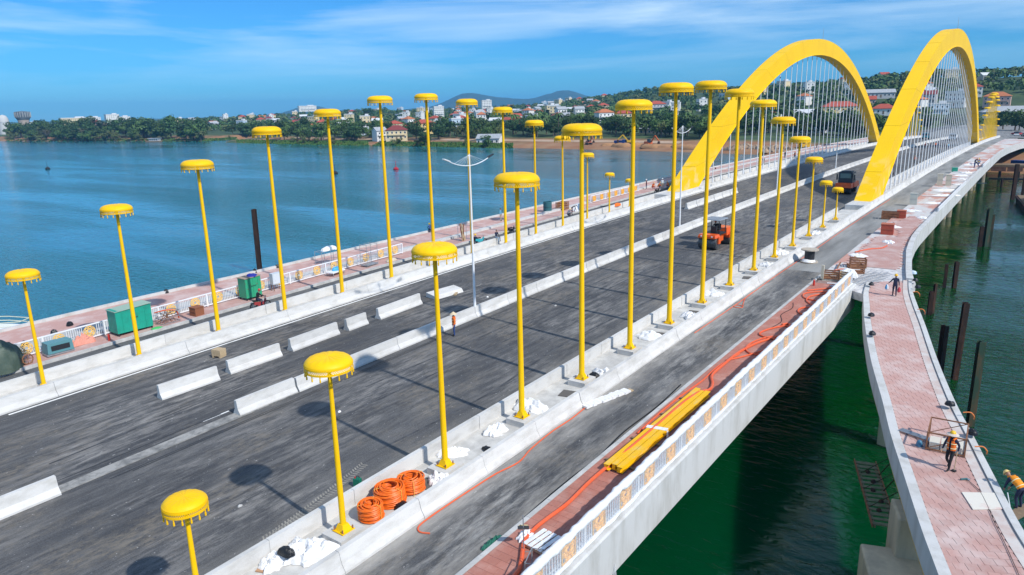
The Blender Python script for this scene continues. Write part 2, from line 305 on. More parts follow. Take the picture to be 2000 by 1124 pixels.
# ================================================================ SETTING: water
WZ = -6.5
def water_mat():
    m = bpy.data.materials.new('river_water'); m.use_nodes = True; nt = m.node_tree; N, L = nt.nodes, nt.links; b = N['Principled BSDF']
    b.inputs['Roughness'].default_value = 0.08; b.inputs['IOR'].default_value = 1.333; b.inputs['Specular IOR Level'].default_value = 0.5; b.inputs['Specular Tint'].default_value = (0.35, 0.86, 1.0, 1)
    g = N.new('ShaderNodeNewGeometry')
    def noise(scale, st, det, rot=0.0, dist=0.0):
        mp = N.new('ShaderNodeMapping'); mp.inputs['Scale'].default_value = st; mp.inputs['Rotation'].default_value = (0, 0, rot); L.new(g.outputs['Position'], mp.inputs['Vector'])
        n = N.new('ShaderNodeTexNoise'); n.inputs['Scale'].default_value = scale; n.inputs['Detail'].default_value = det; n.inputs['Distortion'].default_value = dist; L.new(mp.outputs[0], n.inputs['Vector']); return n.outputs['Fac']
    # base colour shifts along x: blue-green at the left, dark green at the right
    sx = N.new('ShaderNodeSeparateXYZ'); L.new(g.outputs['Position'], sx.inputs[0])
    mr = N.new('ShaderNodeMapRange'); mr.inputs['From Min'].default_value = -60; mr.inputs['From Max'].default_value = 20; L.new(sx.outputs['X'], mr.inputs['Value'])
    ad = N.new('ShaderNodeMath'); ad.operation = 'MULTIPLY_ADD'; ad.inputs[1].default_value = 0.5; L.new(noise(0.012, (1, 1, 1), 4), ad.inputs[0]); ad.inputs[2].default_value = -0.25
    a2 = N.new('ShaderNodeMath'); a2.operation = 'ADD'; a2.use_clamp = True; L.new(mr.outputs[0], a2.inputs[0]); L.new(ad.outputs[0], a2.inputs[1])
    r = N.new('ShaderNodeValToRGB'); r.color_ramp.elements[0].position = 0.0; r.color_ramp.elements[1].position = 1.0
    r.color_ramp.elements[0].color = (0.000, 0.125, 0.165, 1); r.color_ramp.elements[1].color = (0.0004, 0.036, 0.0045, 1)
    L.new(a2.outputs[0], r.inputs['Fac']); L.new(r.outputs[0], b.inputs['Base Color'])
    b.subsurface_method = 'BURLEY'; b.inputs['Subsurface Weight'].default_value = 1.0; b.inputs['Subsurface Radius'].default_value = (1, 1, 1); b.inputs['Subsurface Scale'].default_value = 1.6
    # ripples; wind streaks calm or roughen them in long patches
    wind = N.new('ShaderNodeMapRange'); wind.inputs['From Min'].default_value = 0.40; wind.inputs['From Max'].default_value = 0.62; wind.inputs['To Min'].default_value = 0.03; wind.inputs['To Max'].default_value = 0.36; L.new(noise(0.02, (0.35, 1.6, 1), 6, 0.2, 0.6), wind.inputs['Value'])
    b1 = N.new('ShaderNodeBump'); b1.inputs['Strength'].default_value = 1.0; L.new(wind.outputs[0], b1.inputs['Distance']); L.new(noise(1.35, (0.6, 1.3, 1), 5, 0.45, 0.6), b1.inputs['Height'])
    b2 = N.new('ShaderNodeBump'); b2.inputs['Strength'].default_value = 0.5; b2.inputs['Distance'].default_value = 0.5; L.new(noise(0.22, (0.6, 1.3, 1), 3, 0.25), b2.inputs['Height'])
    L.new(b1.outputs[0], b2.inputs['Normal']); L.new(b2.outputs[0], b.inputs['Normal'])
    return m
mb = MB(); mb.add([(-9500, -260, WZ), (1500, -260, WZ), (1500, 9500, WZ), (-9500, 9500, WZ)], [(0, 1, 2, 3)])
struct(mb.build('river', water_mat()))

# ================================================================ SETTING: bridge decks, roads, pavements
Y0, Y1 = -34.0, 372.0
def ys(a, b, step=6.0):
    n = max(1, int(math.ceil((b - a) / step))); return [a + (b - a) * i / n for i in range(n + 1)]
def sweep(mb, poly, a, b, step=6.0):            # polygon (x, dz) swept along the bridge
    return mb.prism(poly, lambda t, u, v: (u, t, zc(t) + v), ys(a, b, step))
def sheet(mb, x0, x1, a, b, dz, step=6.0):
    Y = ys(a, b, step); vs = [(x, y, zc(y) + dz) for y in Y for x in (x0, x1)]
    return mb.add(vs, [(2 * i, 2 * i + 1, 2 * i + 3, 2 * i + 2) for i in range(len(Y) - 1)])

bridge = thing('bridge_deck', 'long white concrete bridge deck carrying the six-lane road across the river', 'bridge', (0, 0, 0))
mb = MB(); sweep(mb, [(-22.0, -0.75), (-22.0, -1.25), (-17, -2.3), (17, -2.3), (22.3, -1.2), (22.3, -0.75)], Y0, Y1); mb.build('slab', M_CONC2, bridge)
# right edge beam (seen under the railing), near part and arch part
mb = MB(); sweep(mb, [(22.32, -2.0), (22.98, -2.0), (22.98, -0.06), (22.90, 0.0), (22.38, 0.0), (22.32, -0.04)], Y0, 53.2, 3.0); mb.build('edge_beam', M_FASCIA, bridge)
def edge_out(y): return interp([(53, 26.9), (56, 26.75), (61, 25.91), (69.6, 24.65), (76, 24.1), (81, 23.95), (216, 23.95), (236, 24.6), (262, 26.2), (290, 29.2), (318, 33.5)], y)
mb = MB(); mb.prism([(-0.55, -1.75), (0.0, -1.75), (0.0, 0.02), (-0.5, 0.02)], lambda t, u, v: (edge_out(t) + u, t, zc(t) + v), ys(57.0, 318, 4.0)); mb.build('edge_beam', M_FASCIA, bridge)
mb = MB(); mb.prism([(0.05, -0.95), (1.0, -0.95), (1.0, -0.32), (0.05, -0.32)], lambda t, u, v: (lerp(22.2, edge_out(t) - 0.5, u), t, zc(t) + v), ys(54.0, 318, 4.0)); mb.build('cantilever_slab', M_CONC2, bridge)
mb = MB(); sweep(mb, [(-22.7, -1.9), (-22.0, -1.9), (-22.0, -0.02), (-22.7, -0.02)], Y0, Y1); mb.build('edge_beam', M_FASCIA, bridge)
# plastic-faced parapet board standing on the outer edge of the arch span
mb = MB(); mb.prism([(-0.16, 0.03), (-0.03, 0.03), (-0.03, 0.55), (-0.16, 0.55)], lambda t, u, v: (edge_out(t) + u, t, zc(t) + v), ys(95, 128, 4.0)); tag(mb.build('parapet_board', M_WHITE, bridge), 'low white parapet standing on the deck edge')
mb = MB(); mb.prism([(-0.16, 0.03), (-0.03, 0.03), (-0.03, 0.60), (-0.16, 0.60)], lambda t, u, v: (edge_out(t) + u, t, zc(t) + v), ys(160, 176, 4.0)); mb.build('parapet_board', M_WHITE, bridge)
# piers
def pier(x, y, top, sx=1.6, sy=2.4):
    mb = MB(); poly = [(math.cos(q) * sx, math.sin(q) * sy) for q in [2 * PI * i / 16 for i in range(16)]]
    mb.prism(poly, lambda t, u, v: (x + u, y + v, t), [WZ - 1, top]); return mb.build('pier', M_CONC2, bridge, True)
for y in (-4, 40, 84, 276, 320):
    for x in (-15, 0, 15): pier(x, y, zc(y) - 2.2)
    mb = MB(); mb.box((0, y, zc(y) - 2.7), (36, 2.6, 0.9)); mb.build('pier_cap', M_CONC2, bridge)

# carriageways
mb = MB(); sheet(mb, -12.3, 12.3, Y0, Y1, ROAD); mb2 = mb
road = struct(mb.build('road', M_ASPH))
struct(sheet(MB(), 15.6, 19.42, Y0, 57.5, ROAD).build('service_road', M_ASPH_S))
struct(sheet(MB(), 15.6, 19.42, 57.5, Y1, ROAD - 0.012).build('unpaved_service_road', mat('bare_deck', (0.30, 0.30, 0.29), 0.85, noise=(0.35, (0.155, 0.155, 0.15), 0.38, 0.66, (1.6, 0.22, 1)), bump=(8, 0.2))))
struct(sheet(MB(), -19.22, -15.6, Y0, Y1, ROAD).build('service_road_far', M_ASPH_L))
# painted lines, black crack strips
lines = struct(bpy.data.objects.new('road_marking', None)); COL.objects.link(lines); lines['label'] = 'white painted edge line beside the far barrier'
mb = MB(); sheet(mb, -11.92, -11.74, 3.2, 330, ROAD + 0.005); mb.build('edge_line', M_LINE, lines)
mb = MB(); sheet(mb, -1.05, -0.93, 8.9, 10.5, ROAD + 0.005); mb.build('line_dash', M_LINE, lines)
M_SEAL = mat('tar_joint', (0.012, 0.012, 0.014), 0.5)
for x, a, b in ((0.95, 3.0, 60), (1.12, 4.0, 40), (-1.05, -2, 10)):
    mb = MB(); sheet(mb, x, x + 0.07, a, b, ROAD + 0.006); mb.build('tar_joint', M_SEAL, lines)
# tyre tracks of pale dust
M_TRACK = mat('tyre_dust', (0.33, 0.31, 0.27), 0.9, noise=(3, (0.20, 0.19, 0.17), 0.4, 0.65))
trk = struct(bpy.data.objects.new('tyre_tracks', None)); COL.objects.link(trk); trk['label'] = 'pale dusty tyre prints on the asphalt'
for xs, a, b in (((11.4, 10.2), 4.2, 10.6), ((11.9, 11.2), 1.5, 6.5)):
    mb = MB(); n = int((b - a) / 0.16)
    for i in range(n):
        y = a + (b - a) * i / n; x = lerp(xs[0], xs[1], (i / n) ** 1.3)
        for s in (-1, 1):
            mb.add([(x + s * 0.03, y, zc(y) + ROAD + 0.006), (x + s * 0.24, y + 0.09, zc(y) + ROAD + 0.006), (x + s * 0.24, y + 0.16, zc(y) + ROAD + 0.006), (x + s * 0.03, y + 0.07, zc(y) + ROAD + 0.006)], [(0, 1, 2, 3)])
    o = mb.build('tyre_print', M_TRACK, trk); o['kind'] = 'stuff'

# dark rubber arcs and paver seams on the fresh asphalt
M_MARK = mat('rubber_mark', (.040, .041, .045), .75, noise=(1.2, (.085, .086, .090), .40, .58))
for pts, w in (([(3.2, 17), (3.5, 30), (3.1, 45), (3.3, 60)], .14), ([(5.2, 14), (5.5, 30), (5.0, 48), (5.3, 62)], .14), ([(-3.2, 2), (-3.6, 14), (-3.2, 28), (-3.5, 50)], .13), ([(-9.0, 4), (-8.6, 16), (-8.9, 30), (-8.5, 48)], .13), ([(9.8, 12), (10.2, 20), (9.4, 30), (9.9, 44)], .15)):
    C_ = catmull([(x_, y_, 0) for x_, y_ in pts], 12); V = []
    for i, q in enumerate(C_):
        d = (C_[min(i + 1, len(C_) - 1)] - C_[max(i - 1, 0)]).normalized(); nn = Vector((-d.y, d.x, 0)) * w / 2; z = zc(q.y) + ROAD + .005
        V += [(q.x - nn.x, q.y - nn.y, z), (q.x + nn.x, q.y + nn.y, z)]
    MB().add(V, [(2 * i, 2 * i + 1, 2 * i + 3, 2 * i + 2) for i in range(len(C_) - 1)]).build('tyre_mark', M_MARK, trk)
for x_ in (-7.8, -3.9, 3.9, 7.8):
    mb = MB(); sheet(mb, x_ - .02, x_ + .02, Y0, 200, ROAD + .004); mb.build('paver_seam', M_MARK, lines)
# strips that carry the poles: floor between the barriers, plinths
M_STRIP = mat('strip_floor', (0.45, 0.44, 0.42), 0.9, noise=(1.2, (0.62, 0.61, 0.58), 0.4, 0.65))
struct(sheet(MB(), 12.5, 15.5, Y0, Y1, -0.34).build('median_strip', M_STRIP))
struct(sheet(MB(), -15.5, -12.5, Y0, Y1, -0.34).build('median_strip_far', M_STRIP))

# kerbs and pavements
def pave(nm, x0, x1, a, b, dz, m):
    mb = MB(); sweep(mb, [(x0, -0.6), (x1, -0.6), (x1, dz), (x0, dz)], a, b); return struct(mb.build(nm, m))
KR, KL = 19.42, -19.22
walk_r = pave('pavement', KR + 0.22, 22.30, Y0, 54, -0.262, M_GROUT)
walk_l = pave('pavement_far', -21.98, KL - 0.22, Y0, Y1, -0.262, M_PINKP)
def kerb(nm, x0, x1, a, b, top, owner, seg=1.0, lim=300):
    y = a; k = 0; far = MB()
    me = None
    while y < b - 0.05:
        L = min(seg, b - y)
        if k < lim and y > -8:
            if me is None or abs(L - seg) > 1e-3:
                me = MB().box((0, 0, -0.15), (x1 - x0, seg - 0.012, 0.30)).mesh('kerb_stone', M_KERB)
            ym = y + L / 2; o = obj('kerb_stone', me, owner, ((x0 + x1) / 2, ym, zc(ym) + top + random.uniform(-0.004, 0.004)))
            o.rotation_euler = (math.atan((zc(ym + 0.5) - zc(ym - 0.5))), 0, 0); k += 1
        else:
            sweep(far, [(x0, top - 0.3), (x1, top - 0.3), (x1, top), (x0, top)], y, y + L)
        y += L
    if far.v: o = far.build('kerb_stones', M_KERB, owner); o['kind'] = 'stuff'
kerb('kerb', KR, KR + 0.22, Y0, 56.0, -0.24, walk_r, 1.5)
kerb('kerb', KL - 0.22, KL, Y0, 110, -0.24, walk_l, 1.5)
sweep(MB(), [(KL - 0.22, -0.54), (KL, -0.54), (KL, -0.24), (KL - 0.22, -0.24)], 110, Y1).build('kerb_far', M_KERB, walk_l)

def tile_field(owner, cells, size, m, lim=290, name='paving_tile'):
    """cells: list of (x, y, z, angle, pitch, scale_x); nearest become objects, the rest one part"""
    cells.sort(key=lambda c: (Vector(c[:3]) - CP).length)
    me = MB().box((0, 0, -0.03), (size[0] - 0.010, size[1] - 0.010, 0.06)).mesh(name, m)
    rest = MB()
    for i, (x, y, z, a, p, sx) in enumerate(cells):
        dz = random.uniform(-0.0012, 0.0015)
        if i < lim:
            o = obj(name, me, owner, (x, y, z + dz)); o.rotation_euler = (p, 0, a); o.scale = (sx, 1, 1)
        else:
            M = Matrix.Rotation(a, 3, 'Z') @ Matrix.Rotation(p, 3, 'X')
            rest.box((x, y, z + dz - 0.03), ((size[0] - 0.010) * sx, size[1] - 0.010, 0.06), rot=M)
    if rest.v: o = rest.build(name + 's', m, owner); o['kind'] = 'stuff'
cells = []
ty = 0.40; tx = (22.28 - KR - 0.24) / 6
y = 2.0; r = 0
while y < 53.0:
    sl = math.atan(zc(y + 0.5) - zc(y - 0.5))
    for i in range(7):
        w = 1.0; x = KR + 0.24 + tx * (i + 0.5)
        if r % 2: 
            x -= tx / 2
            if i == 0: w = 0.5; x += tx / 4
            if i == 6: w = 0.5; x -= tx / 4
        elif i == 6: continue
        cells.append((x, y, zc(y) - 0.25, 0.0, sl, w))
    y += ty; r += 1
tile_field(walk_r, cells, (tx, ty), M_PINK)

# pavement of the arch span (right): half-laid tiles and bare concrete
mb = MB(); mb.prism([(0.0, -0.62), (1.0, -0.62), (1.0, -0.262), (0.0, -0.262)], lambda t, u, v: (lerp(KR + 0.1, edge_out(t) - 0.52, u), t, zc(t) + v), ys(57.2, 318, 4.0))
walk_a = struct(mb.build('pavement_arch_span', mat('half_laid_paving', (0.55, 0.54, 0.53), 0.85, noise=(0.30, (0.50, 0.27, 0.22), 0.46, 0.56, (1.2, 0.5, 1)), bump=(10, 0.3))))
cells = []
y = 61.0; r = 0
while y < 92:
    for i in range(10):
        x = KR + 1.0 + 0.45 * (i + 0.5 * (r % 2))
        if x < edge_out(y) - 0.85 and (y < 76 or (math.sin(y * 0.5) + math.sin(x * 1.7 + y * 0.13)) < 0.35): cells.append((x, y, zc(y) - 0.21, 0.0, 0.0, 1.0))
    y += 0.45; r += 1
tile_field(walk_a, cells, (0.45, 0.45), M_PINKP, lim=0)

# joint slab between footbridge and main deck
mb = MB()
poly = [(22.3, 52.3), (24.1, 51.0), (24.9, 50.4), (26.9, 56.4), (25.85, 61.2), (24.6, 62.5), (22.0, 62.5), (19.6, 60.2), (19.6, 56.0), (22.3, 56.0)]
n = len(poly); mb.add([(x, y, zc(y) - 0.9) for x, y in poly] + [(x, y, zc(y) - 0.256) for x, y in poly], [tuple(range(n))[::-1], tuple(range(n, 2 * n))] + [(i, (i + 1) % n, n + (i + 1) % n, n + i) for i in range(n)])
M_JOINT = mat('raw_joint_concrete', (0.62, 0.61, 0.60), 0.85, noise=(1.6, (0.40, 0.39, 0.40), 0.42, 0.62))
struct(mb.build('joint_slab', M_JOINT))

# ================================================================ footbridges
FB = [  # left kerb outer edge / right kerb outer edge, near to far (right footbridge)
    ((39.3, -14.0), (42.9, -13.5)), ((37.6, -2.0), (41.2, -1.2)), ((35.9, 7.0), (39.5, 8.0)), ((34.5, 12.3), (37.9, 13.6)), ((33.4, 15.7), (36.75, 17.2)), ((32.5, 18.4), (35.59, 20.3)), ((31.3, 22.3), (34.45, 24.1)),
    ((30.17, 26.0), (33.35, 27.9)), ((29.05, 30.1), (32.26, 31.6)), ((27.4, 35.9), (30.75, 37.6)), ((25.65, 43.0), (29.15, 44.6)), ((24.6, 47.9), (28.0, 49.4)), ((23.95, 51.1), (27.06, 53.6)), ((23.5, 54.5), (26.4, 57.6))]
FL = catmull([(a[0], a[1], 0) for a, b in FB], 8); FR = catmull([(b[0], b[1], 0) for a, b in FB], 8)
def fb_poly(mb, u0, u1, z0, z1, i0=0, i1=None, off0=0.0, off1=0.0):
    i1 = len(FL) if i1 is None else i1; vs = []
    for i in range(i0, i1):
        a, b = FL[i], FR[i]; d = (b - a); L = d.length; d = d / L
        p, q = a + d * (L * u0 + off0), a + d * (L * u1 + off1)
        z = zc(max(p.y, 0)) if p.y > 0 else 0.0
        vs += [(p.x, p.y, z + z0), (q.x, q.y, z + z0), (q.x, q.y, z + z1), (p.x, p.y, z + z1)]
    m = i1 - i0; fs = [(3, 2, 1, 0), (4 * m - 4, 4 * m - 3, 4 * m - 2, 4 * m - 1)]
    for i in range(m - 1):
        for j in range(4): fs.append((4 * i + j, 4 * i + (j + 1) % 4, 4 * i + 4 + (j + 1) % 4, 4 * i + 4 + j))
    return mb.add(vs, fs)
foot = thing('footbridge', 'curved pink-paved footbridge leaving the main deck at the right', 'footbridge')
fb_poly(MB(), 0, 1, -1.45, -0.30, off0=0.06, off1=-0.06).build('slab', M_FASCIA, foot)
fb_poly(MB(), 0, 0, -1.30, -0.12, off0=0.0, off1=0.42).build('kerb_beam', M_FASCIA, foot)
fb_poly(MB(), 1, 1, -1.30, -0.12, off0=-0.30, off1=0.0).build('kerb_beam', M_FASCIA, foot)
mb = MB(); fb_poly(mb, 0, 0, -1.62, -1.46, off0=0.10, off1=0.26); mb.build('steel_flange', M_YELD, foot)
mb = MB(); fb_poly(mb, 0.12, 0.88, -2.3, -1.46); mb.build('girder', M_CONC2, foot)
walk_f = struct(fb_poly(MB(), 0, 1, -0.298, -0.206, off0=0.44, off1=-0.32).build('footbridge_paving', mat('pale_paver_bed', (.40, .27, .24), .9, noise=(2, (.50, .40, .37), .4, .7))))
fb_poly(MB(), 1, 1, -0.20, -0.185, off0=-0.78, off1=-0.32).build('border_strip', mat('pale_border', (0.58, 0.54, 0.51), 0.85, noise=(1.2, (0.50, 0.38, 0.34), 0.4, 0.7)), walk_f)
cells = []
# walk along the centre line in equal steps
CL = [((a + b) / 2, (b - a)) for a, b in zip(FL, FR)]
s_acc = 0; step = 0.40; k = 0
for i in range(len(CL) - 1):
    c0, d0 = CL[i]; c1, d1 = CL[i + 1]; L = (c1 - c0).length
    while s_acc < L:
        t = s_acc / L; c = c0.lerp(c1, t); d = d0.lerp(d1, t); W = d.length; dn = d / W
        if c.y > 10:
            n = 6; w = (W - 0.44 - 0.80) / n; ang = math.atan2(dn.y, dn.x); fwd = Vector((-dn.y, dn.x, 0)); sl = math.atan(zc(c.y + 0.5) - zc(c.y - 0.5))
            for j in range(n + (k % 2)):
                sx = 1.0; q = (j + 0.5 - 0.5 * (k % 2)) * w
                if k % 2 and j == 0: sx = 0.5; q = 0.25 * w
                if k % 2 and j == n: sx = 0.5; q = (n - 0.25) * w
                p = c - dn * (W / 2) + dn * (0.44 + q)
                if p.y < 56.0: cells.append((p.x, p.y, zc(p.y) - 0.195, ang, sl, sx * w / 0.36))
        s_acc += step; k += 1
    s_acc -= L
tile_field(walk_f, cells, (0.36, step), M_PINKP)
# its pier at the bottom of the picture and further bents
def fpier(x, y, rz, w, d, top):
    mb = MB(); mb.box((0, 0, (top + WZ - 1) / 2), (w, d, top - WZ + 1)); mb.v = [tuple(Matrix.Rotation(rz, 3, 'Z') @ Vector(v) + Vector((x, y, 0))) for v in mb.v]
    o = mb.build('pier', mat('stained_concrete', (0.62, 0.52, 0.36), 0.85, noise=(0.9, (0.40, 0.34, 0.25), 0.4, 0.7, (1, 1, 0.25)), bump=(8, 0.2)), foot)
    bv = o.modifiers.new('round', 'BEVEL'); bv.width = 0.10; bv.segments = 2; return o
fpier(31.95, 23.2, 0.34, 1.9, 1.8, -1.5)
fpier(32.7, 20.9, 0.34, 4.3, 4.6, -3.4)
fpier(28.6, 40.5, -0.3, 1.8, 1.2, -1.0)
mb = MB(); mb.tube([(25.6, 61.0, WZ - 1), (25.6, 61.0, zc(61) - 1.6)], 0.5, 14); mb.build('pier', M_CONC2, foot, True)

# far footbridge (left), concrete band and pink paving
FLL = [(-30, -30.4, -26.2), (0, -30.2, -26.0), (9, -30.0, -25.7), (19, -29.6, -25.0), (32, -28.6, -24.2), (46, -28.2, -23.8), (61, -27.5, -23.4), (80, -26.9, -23.1), (110, -25.9, -22.9), (181, -25.6, -22.9), (280, -26.2, -23.0), (330, -29.5, -25)]
flo = lambda y: interp([(a, b) for a, b, c in FLL], y); fli = lambda y: interp([(a, c) for a, b, c in FLL], y)
foot_l = thing('footbridge', 'pink-paved footbridge running along the water side of the far railing', 'footbridge')
YL = ys(-30, 330, 5)
MB().prism([(0, -1.5), (1, -1.5), (1, -0.3), (0, -0.3)], lambda t, u, v: (lerp(flo(t), -22.72, u), t, zc(t) + v), YL).build('slab', M_FASCIA, foot_l)
MB().prism([(0, -1.2), (0.3, -1.2), (0.3, 0.02), (0, 0.02)], lambda t, u, v: (flo(t) - 0.05 + u, t, zc(t) + v), YL).build('kerb_beam', M_FASCIA, foot_l)
MB().prism([(0, -0.298), (1, -0.298), (1, -0.22), (0, -0.22)], lambda t, u, v: (lerp(fli(t), -22.72, u), t, zc(t) + v), YL).build('concrete_band', M_CONC2, foot_l)
struct(MB().prism([(0, -0.298), (1, -0.298), (1, -0.20), (0, -0.20)], lambda t, u, v: (lerp(flo(t) + 0.27, fli(t) - 0.02, u), t, zc(t) + v), YL).build('footbridge_paving_far', M_PINKP))
for y in (30, 75, 120, 165):
    mb = MB(); mb.tube([(-26.2, y, WZ - 1), (-26.2, y, zc(y) - 1.4)], 0.6, 12); mb.build('pier', M_CONC2, foot_l, True)

# ================================================================ concrete barriers
def jersey(h=0.82, wb=0.62, wt=0.20, side=0):
    """profile (u, v), road face at +u (side=0 both faces sloped)"""
    if side == 0: return [(-wb / 2, 0), (wb / 2, 0), (wb / 2, 0.10), (wt / 2 + 0.05, 0.36), (wt / 2, h), (-wt / 2, h), (-wt / 2 - 0.05, 0.36), (-wb / 2, 0.10)]
    return [(0, 0), (wb, 0), (wb, 0.10), (wt + 0.12, 0.36), (wt, h), (0, h)]
def barrier_line(label, x, flip, ends, prof, dzb, seg=6.0, gap=0.02, m=None, cat='barrier', name='barrier_wall'):
    r = thing(name, label, cat)
    for a, b in ends:
        y = a
        while y < b - 0.1:
            e = min(y + seg, b); jx = random.uniform(-0.012, 0.012)
            mb = MB(); mb.prism([(u * flip, v) for u, v in prof], lambda t, u, v: (x + u + jx, t, zc(t) + dzb + v), [y + gap / 2, (y + e) / 2, e - gap / 2])
            mb.build('barrier_segment', m or M_CONC, r); y = e
    return r
P1S = jersey(0.82, 0.50, 0.22, 1)
barrier_line('white precast barrier between the main road and the near row of parasol poles', 12.75, -1, [(-9.0, 91.5), (116, 246), (272, 362)], P1S, ROAD, 4.2)
barrier_line('white precast barrier between the near parasol poles and the service lane', 15.35, 1, [(-8.0, 96), (96, 268), (268, 362)], P1S, ROAD, 4.2)
barrier_line('long white barrier along the far edge of the main road, painted line at its foot', -12.75, 1, [(-28, 95), (95, 268), (268, 362)], jersey(0.84, 0.60, 0.22, 1), ROAD, 8.5)
barrier_line('white barrier wall behind the far row of parasol poles', -15.35, -1, [(-28, 95), (95, 268), (268, 362)], jersey(0.84, 0.45, 0.22, 1), ROAD, 8.5)
med = barrier_line('continuous white median barrier running down the middle of the road', 0.0, 1, [(14.35, 362)], jersey(0.84, 0.66, 0.22), ROAD, 4.2, 0.03)
mb = MB(); sweep(mb, [(-0.40, ROAD + 0.002), (0.36, ROAD + 0.002), (0.36, ROAD + 0.04), (-0.40, ROAD + 0.04)], -12, 14.3, 3); mb.build('base_strip', mat('dirty_strip', (.34, .33, .31), .9, noise=(1.6, (.15, .15, .145), .40, .64)), med)
def loose(name, label, x, y, L, rz, prof=None, group='loose concrete barrier blocks', m=None):
    mb = MB(); prof = prof or jersey(0.88, 0.66, 0.20)
    mb.prism(prof, lambda t, u, v: (u, t, v), [-L / 2, 0, L / 2])
    o = mb.build(name, m or M_CONC, None); o.location = (x, y, zc(y) + ROAD + 0.003); o.rotation_euler = (math.atan(zc(y + 0.5) - zc(y - 0.5)), 0, rz)
    return tag(o, label, 'barrier', group)
loose('barrier_block', 'white median barrier block standing alone at the left picture edge', 0.15, -1.5, 5.2, -0.02)
loose('barrier_block', 'white median barrier block in front of the gap, nearest of the closed median line', -0.05, 12.35, 3.85, -0.01)
for i, (lab, x, y, L, rz) in enumerate([('nearest loose white barrier block on the far lanes, beside a small wooden crate', -6.1, 11.05, 3.7, -0.05), ('second loose white barrier block on the far lanes', -6.25, 15.75, 3.9, -0.02), ('third loose white barrier block, before the short one', -6.35, 20.75, 4.3, 0.03),
        ('short loose white barrier block between two long ones', -6.35, 24.7, 2.0, 0.02), ('fifth loose white barrier block on the far lanes, behind the short one', -6.4, 29.35, 4.9, 0.03)]):
    loose('barrier_block', lab, x, y, L, rz)
o = MB().prism([(-0.66, 0.0), (0.66, 0.0), (0.42, 0.30), (-0.62, 0.42)], lambda t, u, v: (u, t, v), [-1.6, 1.6]).build('toppled_barrier_block', M_CONC)
o.location = (-6.4, 34.9, zc(34.9) + ROAD + 0.02); o.rotation_euler = (0.02, 0.03, -0.12); tag(o, 'white barrier block lying on its side with timber under it, on the far lanes', 'barrier', 'loose concrete barrier blocks')
for i in range(6):
    y = 88.5 + i * 3.35
    loose('barrier_block', 'white barrier block standing in the far row near the left arch foot, %s of six' % ordinal(i + 1), -6.55 + i * 0.02, y, 3.25 if i else 3.3, 0.0, group='row of six barrier blocks')
